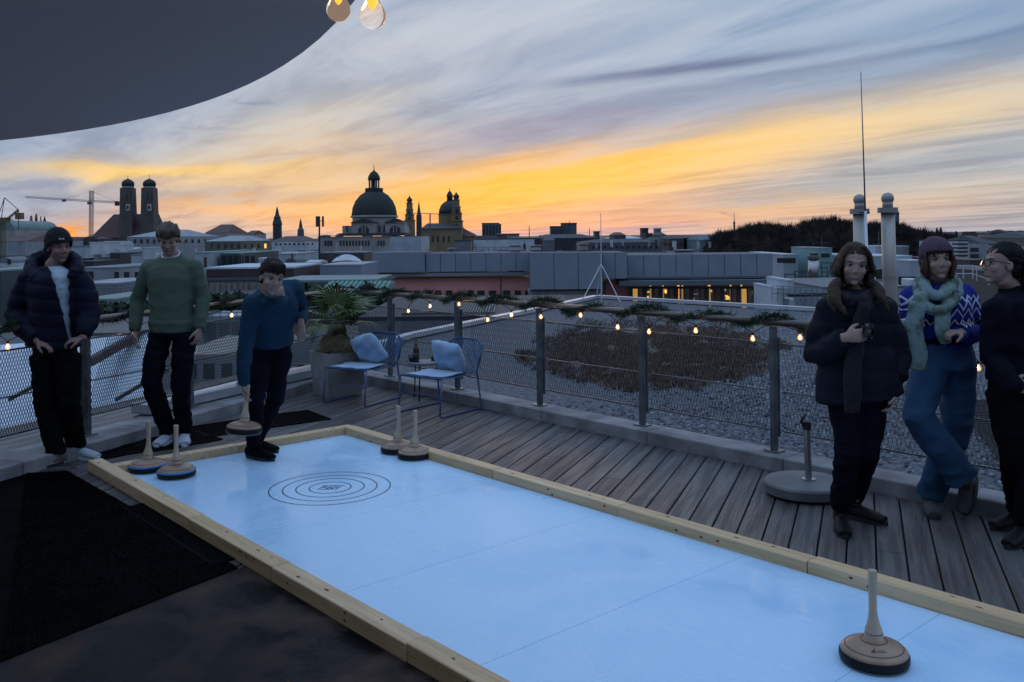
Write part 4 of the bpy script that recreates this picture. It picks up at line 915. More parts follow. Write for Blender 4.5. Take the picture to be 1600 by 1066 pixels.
for i, (x, y0, y1, dd) in enumerate(((1235, 430, 448, 85), (1250, 425, 448, 87), (1256, 432, 448, 84), (1285, 420, 446, 86), (1292, 412, 440, 87))):
    a = at(x, y0, dd); root = empty('vent_frame', at(x, y1, dd), 'dark steel frame among the rooftop plant, number-like row from left: %s' % ['first', 'second', 'third', 'fourth', 'fifth'][i], 'steel frame', 'steel frames on the roof plant'); root['label'] = 'dark steel frame among the roof plant beside the duct, %s from the left' % ['first', 'second', 'third', 'fourth', 'fifth'][i]
    w3 = .5; z1, z0 = a.z, at(x, y1, dd).z; mb = MB()
    for sx in (-w3, w3): mb.box((a.x+sx-.06, dd, z0), (a.x+sx+.06, dd+.12, z1))
    mb.box((a.x-w3-.06, dd-.01, z1+.002), (a.x+w3+.06, dd+.13, z1+.13)); mb.box((a.x-w3, dd+.02, (z0+z1)/2), (a.x+w3, dd+.1, (z0+z1)/2+.1)); mb.build('frame', steel, root)
mb = MB(); hp = [(1474, 415), (1520, 415), (1560, 430), (1600, 446)]
for s_ in (0, .45): mb.loft([at(x, y, 50)+V3((0, 0, -s_)) for x, y in hp], .022, 5)
for x, y in ((1490, 415), (1505, 415), (1520, 415), (1526, 417.5), (1545, 424.5), (1560, 430), (1580, 438)): mb.loft([at(x, y, 50), at(x, y, 50)+V3((0, 0, -.75))], .028, 5)
tag(mb.build('roof_handrail', polem, origin=at(1520, 430, 50)), 'white handrail along the ramp behind the woman with glasses', 'handrail')
# ---- left roofs ----
root = empty('sheet_roof', V3((-7, 18, -2)), 'bright sloping pale blue sheet metal roof seen through the left railing', 'roof'); 
q = [G(-420, 700, -1.6), G(236, 700, -1.6), at(231, 522, 17.5), at(-420, 570, 17.5)]
MB().add(q+[v+V3((0, 0, -.3)) for v in q], [(0, 1, 2, 3), (7, 6, 5, 4), (0, 4, 5, 1), (1, 5, 6, 2), (2, 6, 7, 3), (3, 7, 4, 0)]).build('sheeting', metalroof, root)
mb = MB()
for i in range(1, 14): f_ = i/14; a = q[0].lerp(q[1], f_); b_ = q[3].lerp(q[2], f_); mb.obox(a+V3((0, 0, .02)), b_+V3((0, 0, .02)), .03, .04)
mb.build('standing_seams', metalroof, root)
MB().obox(at(140, 566, 15.8), at(222, 520, 17.6), .12, .14).build('beam', brown, root)
for x in (13, 180): a = at(x, 625, 12.6); MB().obox(a, a+V3((.55, .5, .35)), .05, .05).build('strut', steel, root)
B('flat_roof_house', 'brown-grey flat roof with white edge between the two standing men', 'building', 60, 330, 525, 33, 10, white, pal('roof_browngrey', (.10, .095, .095)), base=540)
B('beige_house', 'flat beige roof on square beige columns to the right of the man in green', 'building', 270, 486, 560, 26, 5, greyl, beige, base=760, wins=wrow(285, 480, 7, 568, 592, .6))
B('teal_house', 'pale teal facade with pilasters right of the man in green', 'building', 318, 492, 497, 41, 6, teal, greyl, base=560, wins=wrow(322, 490, 9, 504, 540, .66), wm=pal('grey_infill', (.16, .19, .20)))
B('flat_roof_house', 'dark flat roofs behind the teal facade', 'building', 300, 470, 470, 50, 8, brown, dark, base=520)
B('beige_house', 'beige panelled wall under a dark maroon fascia', 'building', 322, 470, 440, 60, 10, pal('panel_beige', (.20, .195, .18)), dark, base=480, wins=[(326+i*9, 326.6+i*9, 441, 458) for i in range(8)])
B('flat_roof_house', 'long dark maroon fascia with white roof edge behind the man in blue', 'building', 322, 503, 420, 61, 9, maroon, white, base=440)
B('flat_roof_house', 'blue-grey box roof left of the clad building', 'building', 500, 590, 416, 66, 8, clad, clad, base=445)
B('flat_roof_house', 'pale green flat roof above the dark hedge', 'building', 430, 612, 441, 48, 6, pal('dim_green', (.06, .10, .09)), tealr, base=500)
root = empty('awning', at(560, 450, 47), 'scalloped green corrugated awning roof left of the pink wall', 'awning'); mb = MB(); n = 26
for i in range(n):
    a, b_ = at(514+i*3.75, 440.5, 47.9), at(514+(i+.9)*3.75, 452, 46.0); mb.add([V3((a.x, 47.9, a.z)), V3((b_.x, 47.9, a.z)), V3((b_.x, 46, b_.z)), V3((a.x, 46, b_.z)), V3(((a.x+b_.x)/2, 47.9, a.z+.07)), V3(((a.x+b_.x)/2, 46, b_.z+.07))], [(3, 5, 4, 0), (5, 2, 1, 4), (3, 2, 5)], i % 2)
mb.build('roofing', [copper, pal('green_copper_dark', (.03, .08, .065))], root)
leaf_d = [mat('hedge_a', (.012, .028, .016), .8), mat('hedge_b', (.02, .042, .02), .8), mat('hedge_c', (.008, .018, .012), .8)]
def foliage(name, label, cat, boxpx, d0, d1, n, size, mats=leaf_d, seed=1, group=None):
    rnd = random.Random(seed); x0, x1, y0, y1 = boxpx; mb = MB(); o0 = at((x0+x1)/2, y1, (d0+d1)/2)
    for _ in range(n):
        dd = rnd.uniform(d0, d1); x = rnd.uniform(x0, x1); top = y0+(y1-y0)*.3*(.5+noise.noise(V3((x*.06, seed, 0)))); y = rnd.uniform(top, y1)
        c = at(x, y, dd); a = V3((rnd.gauss(0, 1), rnd.gauss(0, 1), rnd.gauss(0, 1))).normalized()*size*rnd.uniform(.5, 1.3); b_ = a.orthogonal().normalized()*size*.5
        mb.add([c-b_, c+b_, c+a+b_*.4, c+a-b_*.4], [(0, 1, 2, 3)], rnd.randrange(len(mats)))
    return tag(mb.build(name, mats, origin=o0), label, cat, group)
foliage('hedge', 'dark evergreen hedge under the green awning behind the palm', 'hedge', (440, 612, 446, 500), 42, 46, 7000, .28)
foliage('hedge', 'dark hedge on the roof right of the man in green', 'hedge', (322, 385, 458, 490), 44, 47, 1800, .25, seed=4)
foliage('hedge', 'dark hedge between the two standing men', 'hedge', (148, 236, 474, 506), 40, 43, 2000, .25, seed=6)
B('teal_house', 'low house with pale turquoise roof between the two standing men', 'building', 120, 232, 470, 50, 9, tealr, tealr, base=520, wins=wrow(150, 212, 4, 476, 485, .6), tilt=-.06)
B('flat_roof_house', 'mid grey block with tall dark openings between the two men', 'building', 118, 240, 420, 75, 12, greyl, grey, base=520, wins=[(179, 186, 425, 440), (194, 202, 425, 440), (211, 219, 425, 440), (134, 146, 424, 436)])
B('flat_roof_house', 'grey ledge roof with a white rooflight strip below the mid grey block', 'building', 110, 240, 445, 62, 8, grey, greyl, base=520)
B('flat_roof_house', 'dark flat block behind the shoulder of the man in the beanie', 'building', 112, 174, 410, 90, 6, dark, dark, base=430)
B('flat_roof_house', 'pale flat roof at the left edge with dark facade', 'building', -60, 52, 425, 58, 8, pal('darkteal', (.05, .07, .075)), tealr, base=520)
B('dormer_house', 'low house with a white arched dormer at the left edge', 'building', -40, 44, 412, 80, 8, grey, greyl, base=430)
B('dormer', 'white arched dormer with small dark window at the left edge', 'dormer', 0, 28, 411, 79, 3, white, grey, 'arch', 9, base=418, wins=[(12, 17, 405, 413)])
B('blue_house', 'pale blue wall with dark glazing right of the man in green', 'building', 305, 344, 396, 84, 14, pale, teal, base=425)
B('blue_house', 'dark glazed block under a thin teal roof line', 'building', 344, 402, 397, 86, 14, pal('glaze_wall', (.05, .07, .08)), tealr, base=425, wins=wrow(346, 400, 6, 400, 414, .7))
B('pale_house', 'pale sloped roof house behind the head of the man in blue', 'building', 402, 500, 398, 110, 14, pale, greyl, base=420)
rnd = random.Random(21)
jl = ['pale box roof', 'grey box roof', 'white stair housing', 'low dark roof', 'pale gabled roof', 'grey gabled roof', 'white flat roof', 'dim flat roof']
for i, (x0, x1, y, dd, mm, rf, kd, rh) in enumerate([(112, 150, 386, 150, pale, grey, 'flat', 0), (146, 160, 392, 130, grey, dark, 'flat', 0), (158, 176, 384, 128, white, greyl, 'gfront', 7), (172, 200, 396, 120, dark, grey, 'flat', 0), (188, 214, 392, 135, greyl, pale, 'gable', 5), (205, 244, 399, 115, pale, grey, 'flat', 0),
        (140, 145, 380, 122, white, white, 'flat', 0), (222, 228, 388, 112, pale, white, 'flat', 0)]):
    B('roof_house', '%s in the jumble behind the gap between the men, %s' % (jl[i], ['far left', 'left of centre', 'upper middle', 'dark middle', 'right of centre', 'right', 'narrow chimney-like', 'narrow at the right'][i]), 'building', x0, x1, y, dd, 9, mm, rf, kd, rh, base=y+18, group='rooftops between the standing men')
B('hall', 'long pale shallow-roofed building behind the head of the man in green', 'building', 198, 330, 370, 260, 40, greyl, greyl, 'hip', 12, base=400, wins=wrow(206, 326, 12, 374, 380, .35))
B('olive_house', 'olive-brown long facade right of the man in green', 'building', 320, 424, 377, 240, 30, olive, greyl, 'hip', 9, base=400, wins=wrow(326, 420, 9, 381, 388, .3, lit=(8,)))
B('hall', 'dark red hipped roof on the skyline right of the twin towers', 'building', 320, 385, 364, 520, 40, stone, redr, 'hip', 14, base=380)
B('hall', 'small dark red roof stepping down from the larger one', 'building', 382, 404, 366, 530, 30, stone, redr, 'gable', 6, base=380)
B('white_house', 'white long wing with a row of small holes left of the dome', 'building', 422, 500, 377, 300, 20, white, brown, 'hip', 8, base=392, wins=wrow(428, 492, 9, 380, 383, .35))
B('hall', 'brown roofed house low behind the beanie at left', 'building', -10, 82, 377, 300, 40, greyl, redr, 'hip', 14, base=400)
B('copper_hall', 'hall with pale green curved copper roof at the far left', 'building', -15, 52, 358, 420, 40, stone, pal('copper_pale', (.16, .26, .25)), 'arch', 14, base=385)
B('hall', 'dark red gabled roof right of the beanie', 'building', 96, 150, 375, 560, 30, brown, redr, 'gable', 4, base=385)
# tent and roof lights near the middle
root = empty('tent', at(542, 407, 100), 'small white tent canopy on a roof left of the clad building', 'tent'); mb = MB(); n = 14; vs = []
for j, (y, dd) in enumerate(((407, 97), (397.5, 99), (399, 103), (406, 106))):
    for i in range(n+1): u = -1+2*i/n; vs.append(at(542+u*24*(1 if j in (0, 3) else .8), y, dd)+V3((0, 0, -.5*u*u if j in (1, 2) else -.15*u*u)))
mb.add(vs, [(j*(n+1)+i, j*(n+1)+i+1, (j+1)*(n+1)+i+1, (j+1)*(n+1)+i) for j in range(3) for i in range(n)]).build('canopy', white, root, smooth=True)
for x in (522, 562): MB().loft([at(x, 407, 98), at(x, 413, 98)], .06, 6).build('pole', steel, root)
B('flat_roof_house', 'brown building behind the white tent', 'building', 500, 586, 396, 125, 10, pal('tentback', (.07, .055, .055)), grey, base=420)
B('roof_light', 'dark barrel rooflight right of the man in blue', 'rooflight', 446, 476, 410, 82, 4, greyl, pal('rl', (.07, .10, .12)), 'arch', 6, base=418)
B('roof_light', 'pale row of glass rooflights left of the tent', 'rooflight', 477, 512, 410, 83, 4, pale, white, 'gable', 3, base=418, wins=wrow(478, 511, 7, 411, 415, .6))
# antenna panel mast
root = empty('antenna_mast', at(499, 408, 95), 'dark mobile phone antenna mast left of the dome', 'antenna'); c = at(499, 408, 95); t = at(499, 338, 95)
MB().loft([c, t], .09, 8).build('pole', black, root); MB().box((t.x-.35, 94.8, t.z-1.1), (t.x+.02, 95, t.z)).build('panel', dark, root); MB().box((t.x+.3, 94.8, t.z-1.1), (t.x+.48, 95, t.z)).build('panel', dark, root)
MB().loft([t+V3((-.3, 0, -.5)), t+V3((.5, 0, -.5))], .04, 5).build('bracket', black, root)
# ---- twin-towered church ----
d = 900; s = d/F
root = empty('twin_tower_church', V3((at(205, 372, d).x, d+30, gz)), 'large brick church with two domed towers and steep dark roof at left', 'church')
def bx2(x0, x1, y0, y1, dd, th, mm, name, par, low=None): a, b_ = at(x0, y1, dd), at(x1, y0, dd); return MB().box((a.x, dd, low if low is not None else a.z), (b_.x, dd+th, b_.z)).build(name, mm, par)
a = at(143, 372, d); b_ = at(240, 372, d); rz_ = at(180, 334, d).z; xr0, xr1 = at(164, 334, d).x, at(236, 334, d).x
MB().box((a.x, d, gz), (b_.x, d+40, a.z)).build('nave_wall', brick, root)
MB().add([(a.x-1, d-1, a.z), (b_.x, d-1, a.z), (b_.x, d+41, a.z), (a.x-1, d+41, a.z), (xr0, d+20, rz_), (xr1, d+20, rz_)], [(0, 1, 5, 4), (2, 3, 4, 5), (1, 2, 5), (3, 0, 4)]).build('nave_roof', redr, root)
for cxp, w2, yt in ((200, 9.8, 294), (233.5, 10.2, 294)):
    c = at(cxp, yt, d+6); hw_ = w2*s; tw = MB().loft([V3((c.x, d+6, gz)), V3((c.x, d+6, c.z-30)), V3((c.x, d+6, c.z))], [hw_*1.5, hw_*1.42, hw_*1.28], 4, side=(1, 1, 0)).build('tower', brick, root)
    MB().loft([V3((c.x, d+6, c.z+.05)), V3((c.x, d+6, c.z+1.6))], hw_*.98, 8).build('cornice', stone, tw)
    MB().lathe([(hw_*.88, 1.7), (hw_*.98, 3.5), (hw_*.92, 5.8), (hw_*.6, 7.8), (hw_*.22, 8.9), (.25, 9.6), (.2, 12.5), (0, 13.5)], (c.x, d+6, c.z), 20).build('onion_dome', domeg, tw, smooth=True)
    f_ = at(cxp-4.5, 319, d-8); g_ = at(cxp+1.5, 329, d-8); MB().box((f_.x, d-8.4+2, g_.z), (g_.x, d-8+2.5, f_.z)).build('clock_face', pal('clock_white', (.5, .5, .48)), tw)
    f_ = at(cxp-3, 321.5, d-8); g_ = at(cxp+0, 326.5, d-8); MB().box((f_.x, d-9.0+2, g_.z), (g_.x, d-8.5+2, f_.z)).build('clock_hole', dark, tw)
    for q_ in (-4, 2.4): f_ = at(cxp+q_, 301, d-7); g_ = at(cxp+q_+1.8, 313, d-7); MB().box((f_.x, d-8.0+2, g_.z), (g_.x, d-7+2.5, f_.z)).build('belfry_window', dark, tw)
# ---- big dome ----
d = 430; s = d/F
root = empty('domed_building', V3((at(585, 380, d).x, d+20, gz)), 'grand building with a huge dark green dome and lantern in the middle of the skyline', 'domed building')
cx = at(585, 340, d+18).x; cz = at(585, 337, d+18).z; s2 = (d+18)/F; Rr = 35*s2
MB().lathe([(Rr*math.cos(t_*math.pi/180), Rr*1.14*math.sin(t_*math.pi/180)) for t_ in range(0, 75, 4)]+[(Rr*.27, Rr*1.13)], (cx, d+18, cz), 40).build('dome', domeg, root, smooth=True)
ribs = MB()
for k in range(24):
    a = 2*math.pi*k/24; ribs.loft([(cx+Rr*1.003*math.cos(t_)*math.cos(a), d+18+Rr*1.003*math.cos(t_)*math.sin(a), cz+Rr*1.143*math.sin(t_)) for t_ in (0, .3, .6, .9, 1.2)], .14, 4)
ribs.build('dome_ribs', domeg, root)
MB().lathe([(Rr*1.0, -1.2*1), (Rr*1.05, -.9), (Rr*1.05, -.1), (Rr*1.0, .05)], (cx, d+18, cz), 40).build('drum_cornice', stone, root)
MB().lathe([(Rr*.97, -9), (Rr*.97, -1.1)], (cx, d+18, cz), 40).build('drum', stone, root)
zt = at(585, 297.5, d+18).z; MB().lathe([(Rr*.36, -1.2), (Rr*.40, -.9), (Rr*.40, 1.0), (Rr*.30, 1.1)], (cx, d+18, zt), 24).build('lantern_base', domeg, root)
ln = MB()
for k in range(8): a = 2*math.pi*(k+.5)/8; ln.loft([(cx+Rr*.22*math.cos(a), d+18+Rr*.22*math.sin(a), zt+1), (cx+Rr*.22*math.cos(a), d+18+Rr*.22*math.sin(a), zt+5)], .33, 6)
ln.build('lantern_columns', stone, root); MB().lathe([(Rr*.10, 1), (Rr*.10, 5)], (cx, d+18, zt), 12).build('lantern_core', dark, root)
MB().lathe([(Rr*.27, 5.0), (Rr*.28, 5.5), (Rr*.25, 7.0), (Rr*.16, 8.6), (.5, 9.6), (.2, 10.2), (.12, 12.5), (0, 12.6)], (cx, d+18, zt), 20).build('lantern_cap', domeg, root, smooth=True)
bx2(535, 630, 352, 368, d+6, 26, stone, 'attic_block', root)
def pedi(x0, x1, y0, yb, dd):
    a, b_ = at(x0, yb, dd), at(x1, yb, dd); t_ = at((x0+x1)/2, y0, dd); w_ = MB().box((a.x, dd, a.z), (b_.x, dd+12, at(x0, y0+7, dd).z)).build('pavilion', stone, root)
    zb = at(x0, y0+7, dd).z+.02; MB().add([V3((a.x-.6, dd-.8, zb)), V3((b_.x+.6, dd-.8, zb)), V3((t_.x, dd-.8, t_.z)), V3((a.x-.6, dd+12, zb)), V3((b_.x+.6, dd+12, zb)), V3((t_.x, dd+12, t_.z))], [(0, 1, 2), (1, 4, 5, 2), (0, 2, 5, 3)]).build('pediment', slate, root)
    cxw = (x0+x1)/2; aw, bw = at(cxw-9, 361, dd), at(cxw+9, 352, dd); MB().loft([V3((t_.x, dd-.25, aw.z)), V3((t_.x, dd+.1, aw.z))], [(2.6, 2.6)]*2, 20, side=(1, 0, 0)).build('lunette_window', wdark, root)
    for q_ in (-2.5, 2.2): e_ = at(cxw+q_, 360, dd); MB().box((e_.x, dd-.5, e_.z-2.2), (e_.x+.35, dd-.28, e_.z+2.6)).build('mullion', stone, root)
pedi(549, 587, 341, 366, d); pedi(602, 632, 341, 366, d+4)
for x in (541, 592, 599): a, b_ = at(x, 362, d+5.9), at(x+2.5, 353, d+5.9); MB().box((a.x, d+5.7, a.z), (b_.x, d+5.95, b_.z)).build('window', wdark, root)
a, b_ = at(530, 369, d-4), at(634, 363.6, d-4); MB().box((a.x, d-4, a.z), (b_.x, d+30, b_.z)).build('cornice', slate, root)
bx2(497, 660, 368.5, 400, d-10, 30, stone, 'wing', root, low=gz); a, b_ = at(495, 368.5, d-11), at(662, 366.5, d-11); MB().box((a.x, d-11, a.z+.01), (b_.x, d+22, b_.z)).build('wing_cornice', greyl, root)
for w0 in [(507, 510), (511.5, 514.5), (516, 519)]+[(531+i*4.9, 533.4+i*4.9) for i in range(10)]+[(590, 592.5), (594, 597), (598.5, 601)]:
    a, b_ = at(w0[0], 384, d-10), at(w0[1], 376, d-10); MB().box((a.x, d-10.25, a.z), (b_.x, d-10.01, b_.z)).build('window', wdark, root)
face(610, 658, 370, 392, 300, 30, pale, 'side_block', par=root)
# ---- ochre church ----
d = 640
root = empty('ochre_church', V3((at(700, 370, d).x, d, gz)), 'ochre baroque church with dark dome and two slender towers right of the big dome', 'church')
def tower(cxp, yb, levels, mm, capm, dd, par, name='tower'):
    prof = []; c = at(cxp, yb, dd); s_ = dd/F; t_ = MB(); z0 = gz
    for (w2, y) in levels[:-1]:
        z1 = at(cxp, y, dd).z; t_.box((c.x-w2*s_, dd-w2*s_, z0), (c.x+w2*s_, dd+w2*s_, z1)); z0 = z1+.01
        t_.box((c.x-w2*s_*1.15, dd-w2*s_*1.15, z0), (c.x+w2*s_*1.15, dd+w2*s_*1.15, z0+.5)); z0 += .51
    o = t_.build(name, mm, par); w2, y = levels[-1]; h = (at(cxp, y, dd).z-z0)
    MB().lathe([(w2*s_*.9, 0), (w2*s_*.95, h*.1), (w2*s_*1.25, h*.28), (w2*s_*1.1, h*.45), (w2*s_*.5, h*.62), (w2*s_*.4, h*.7), (w2*s_*.18, h*.78), (.1, h*.85), (.08, h)], (c.x, dd, z0), 16).build('cap', capm, o, smooth=True)
    return o
t_ = tower(640.5, 372, [(7.5, 345), (6.3, 336), (5, 328), (4.3, 318), (3.6, 304)], ochre, slate, d, root)
for y0, y1 in ((352, 358), (339, 343), (330, 335)): a, b_ = at(638.5, y1, d), at(642, y0, d); w5 = 8*d/F; MB().box((a.x, d-w5, a.z), (b_.x, d-w5+1.5, b_.z)).build('window', dark, t_)
t_ = tower(713.5, 372, [(9.5, 346), (8.0, 334), (6.2, 324), (5.0, 313), (4.0, 298)], ochre, slate, d+10, root)
for y0, y1 in ((350, 358), (337, 342), (326, 332)): a, b_ = at(711, y1, d), at(715, y0, d); w5 = 9.5*d/F; MB().box((a.x, d+10-w5-.6, a.z), (b_.x, d+10-w5+1, b_.z)).build('window', dark, t_)
c = at(703, 335, d+25); s3 = (d+25)/F; MB().lathe([(17.5*s3, 0), (17*s3, 7*s3), (14*s3, 14*s3), (9*s3, 19*s3), (5*s3, 21*s3)], (c.x, d+25, c.z), 30).build('dome', slate, root, smooth=True)
MB().lathe([(5*s3, 20*s3), (4.2*s3, 26*s3), (5*s3, 26.5*s3), (5*s3, 30*s3), (3*s3, 34*s3), (.6*s3, 37*s3), (.2*s3, 42*s3)], (c.x, d+25, c.z), 16).build('lantern', slate, root, smooth=True)
MB().lathe([(17.8*s3, -34*s3), (17.8*s3, -1.2*s3), (18.6*s3, -1.0*s3), (18.6*s3, .1)], (c.x, d+25, c.z), 30).build('drum', ochre, root)
a, b_ = at(658, 395, d-5), at(722, 357, d-5); MB().box((a.x, d-5, gz), (b_.x, d+30, b_.z)).build('nave', ochre, root)
MB().add([V3((a.x, d-6, b_.z+.05)), V3((b_.x, d-6, b_.z+.05)), V3((b_.x, d+31, b_.z+.05)), V3((a.x, d+31, b_.z+.05)), V3((a.x+3, d+13, b_.z+4)), V3((b_.x-3, d+13, b_.z+4))], [(0, 1, 5, 4), (2, 3, 4, 5), (1, 2, 5), (3, 0, 4)]).build('roof', slate, root)
a, b_ = at(720, 395, d), at(742, 368, d); MB().box((a.x, d+1, gz), (b_.x, d+20, b_.z)).build('side_house', ochre, root); MB().add([V3((a.x, d, b_.z+.05)), V3((b_.x+1, d, b_.z+.05)), V3((a.x+2, d+10, b_.z+5)), V3((a.x, d+21, b_.z+.05)), V3((b_.x+1, d+21, b_.z+.05))], [(0, 1, 2), (1, 4, 2), (0, 2, 3), (4, 3, 2)]).build('side_roof', redr, root)
for x in (667, 675, 683, 692, 700): e_ = at(x, 378, d-5); MB().box((e_.x, d-5.4, e_.z), (e_.x+1.2, d-5.05, e_.z+4)).build('window', dark, root)
# spires
def spire(label, cxp, levels, dd, mm, n=8):
    s_ = dd/F; c = at(cxp, 372, dd); root = empty('spire', V3((c.x, dd, gz)), label, 'spire')
    lo = [(w_, at(cxp, y, dd).z) for w_, y in levels]
    i = next((k for k, (w_, y) in enumerate(levels) if k and w_ < levels[k-1][0]*.8), 1)
    MB().lathe([(lo[0][0]*s_, gz)]+[(w_*s_, z) for w_, z in lo[:i+1]], (c.x, dd, 0), n).build('shaft', mm, root)
    MB().lathe([(w_*s_, z) for w_, z in lo[i:]], (c.x, dd, 0), n).build('steeple', slate, root); return root
spire('dark church tower with bulb steeple between the red roof and the dome', 433.5, [(7.2, 370), (7, 352), (7.8, 351), (6.2, 344), (5, 342), (6, 341), (3.2, 336), (2.2, 330), (.5, 323)], 700, slate)
spire('small pale stepped spire left of the antenna mast', 470, [(5.5, 370), (5, 359), (3, 356), (2.2, 350), (.4, 342)], 1100, pal('spire_grey', (.09, .10, .12)))
spire('slender black needle spire between the dome and the ochre church', 655, [(4.6, 372), (4.2, 337), (3.0, 334), (.3, 315)], 800, slate)
spire('small spire far left beside the round towers', 70, [(4.5, 372), (4, 352), (2.5, 346), (.3, 338)], 900, grey)
for x, y, w_ in ((49, 337, 2.6), (57, 334, 2.1), (64, 338, 1.4), (25, 345, 1.0)): spire({49: 'broad hazy chimney at the far left', 57: 'tall reddish chimney at the far left', 64: 'thin third chimney at the far left', 25: 'thin pole on the copper roof at far left'}[x], x, [(w_, 372), (w_*.95, y+8), (w_*.6, y+2), (w_*.4, y)], 650, grey if x != 57 else brown)
spire('radio tower above the wood', 1147.5, [(1.6, 372), (1.4, 350), (2.0, 349), (.6, 345), (.25, 331)], 1500, slate)
# cranes
cm = mat('crane_steel', (.10, .12, .15), .6); cy = mat('crane_yellow', (.14, .11, .05), .6)
def lattice(a, b_, w_, mm, par, name, n=12, r=.12, up=V3((0, 0, 1))):
    a, b_ = V3(a), V3(b_); t = (b_-a).normalized(); u = t.cross(V3((0, 1, 0))).normalized() if abs(t.y) < .9 else V3((1, 0, 0)); v = t.cross(u); mb = MB()
    cs = [(u*i+v*j)*w_/2 for i, j in ((-1, -1), (1, -1), (1, 1), (-1, 1))]
    for c in cs: mb.loft([a+c, b_+c], r, 4)
    for k in range(n):
        p, q = a.lerp(b_, k/n), a.lerp(b_, (k+1)/n)
        for i in range(4): mb.loft([p+cs[i], q+cs[(i+1) % 4]], r*.7, 3)
    return mb.build(name, mm, par)
d = 620; root = empty('tower_crane', at(142, 390, d), 'slender tower crane left of the twin-towered church', 'crane')
lattice(at(142, 395, d), at(143, 298, d), 1.9, cm, root, 'mast', 26, .2); lattice(at(40, 308, d), at(141, 314.5, d), 1.1, cm, root, 'jib', 40, .14); lattice(at(143, 314.5, d), at(190, 316.5, d), 1.2, cm, root, 'counter_jib', 16, .16)
MB().loft([at(143, 299, d), at(100, 311.5, d)], .08, 4).build('tie_bar', cm, root); MB().loft([at(143, 299, d), at(182, 315.5, d)], .08, 4).build('tie_bar', cm, root)
a = at(183, 318, d); MB().box((a.x-1.2, d-1, a.z-1.6), (a.x+1.2, d+1, a.z+1.4)).build('counterweight', dark, root); a = at(140, 317, d); MB().box((a.x-1.2, d-1, a.z-1.2), (a.x+1, d+1, a.z+.8)).build('cab', cm, root); a = at(100, 313.5, d); MB().box((a.x-.9, d-1, a.z-.8), (a.x+.9, d+1, a.z+.8)).build('trolley', cm, root)
d = 210; root = empty('luffing_crane', at(3, 395, d), 'yellowish luffing crane cut by the left edge of the view', 'crane')
lattice(at(3, 400, d), at(3, 342, d), 1.0, cy, root, 'mast', 16, .09); a, b_ = at(-9, 348, d), at(13, 340, d); MB().box((a.x, d-1, a.z), (b_.x, d+1, b_.z)).build('machine_deck', cy, root)
lattice(at(12, 342, d), at(29, 328, d), .4, cm, root, 'strut', 6, .05); 
for p, q in (((7, 309), (29, 328)), ((7, 309), (2, 342)), ((7, 309), (-4, 342)), ((29, 328), (14, 340)), ((29, 328), (29, 361)), ((14, 340), (22, 346))): MB().loft([at(*p, d), at(*q, d)], .09, 5).build('tie_bar', cm, root)
a = at(31, 338, d); MB().box((a.x-.7, d-.8, a.z-.7), (a.x+.6, d+.8, a.z+.8)).build('hook_block', cy, root)
mb = MB(); d = 500
for x0, x1, y in ((640, 700, 333), ): mb.loft([at(x0, y, d), at(x1, y+2, d)], .25, 4); mb.loft([at(672, 333.5, d), at(672, 372, d)], .5, 4)
tag(mb.build('distant_crane', cm, origin=at(672, 372, d)), 'faint crane with level jib in front of the ochre church', 'crane')
# ---- far skyline blocks ----
hz1 = pal('far_block', (.085, .105, .135)); hz2 = pal('far_block_b', (.13, .155, .185)); hz3 = pal('far_block_dark', (.035, .042, .055)); hz4 = pal('far_block_red', (.085, .06, .065))
B('office_block', 'grey office tower with rounded top right of the ochre church', 'building', 753, 780, 350, 1200, 30, hz2, hz1, base=385, wins=wrow(754, 779, 5, 352, 367, .5))
B('office_block', 'narrow slab beside the grey office tower', 'building', 777, 783, 352, 1210, 20, hz3, hz3, base=385)
B('office_block', 'stepped grey block on the centre skyline, lower half', 'building', 859, 882, 355, 1300, 40, hz1, hz3, base=385, wins=wrow(860, 881, 6, 358, 368, .4))
B('office_block', 'stepped grey block on the centre skyline, taller half with a thin mast', 'building', 876, 901, 350, 1320, 40, hz1, hz3, base=385)
B('office_block', 'small square block right of the thin mast', 'building', 1000, 1013, 358, 1100, 20, hz3, hz3, base=385)
B('office_block', 'pale chimney-like block right of the small square one', 'building', 1021, 1033, 358, 1000, 15, hz2, white, base=385)
B('office_block', 'tall slim tower rising behind the right flue', 'building', 1397, 1405, 334, 900, 12, hz1, hz3, 'gfront', 5, base=372)
B('office_block', 'low block right of the stepped blocks', 'building', 927, 937, 363, 900, 20, hz4, hz3, base=385)
B('long_hall', 'long white roof left of the small square block', 'building', 944, 1004, 373, 500, 40, grey, white, 'hip', 4, base=395)
B('long_hall', 'brown long block in front of the wood', 'building', 1030, 1075, 373, 450, 30, hz4, hz3, 'hip', 5, base=392, wins=wrow(1036, 1070, 8, 380, 384, .4))
B('long_hall', 'teal-grey block at the left end of the wood', 'building', 1073, 1118, 375, 420, 30, pal('far_teal', (.12, .17, .19)), pal('far_teal_roof', (.09, .14, .16)), 'hip', 8, base=396)
B('long_hall', 'wide white flat building just right of the ochre church', 'building', 740, 835, 374, 350, 30, white, hz3, base=392)
B('long_hall', 'dark broad roof in the middle distance', 'building', 830, 935, 372, 520, 40, hz3, hz3, 'hip', 6, base=392)
B('long_hall', 'grey long roof behind the tripod mast', 'building', 900, 1035, 379, 330, 30, hz1, hz3, 'hip', 5, base=395, wins=wrow(905, 1030, 14, 384, 388, .4))
for x, y in ((827, 352), (921, 356), (890, 345)): spire({827: 'thin dark pole left of the stepped blocks', 921: 'thin dark pole right of the stepped blocks', 890: 'hair-thin mast on the stepped block'}[x], x, [(.7, 372), (.6, y+4), (.3, y)], 800, hz3, 4)
rnd = random.Random(33)
tmpl = {}
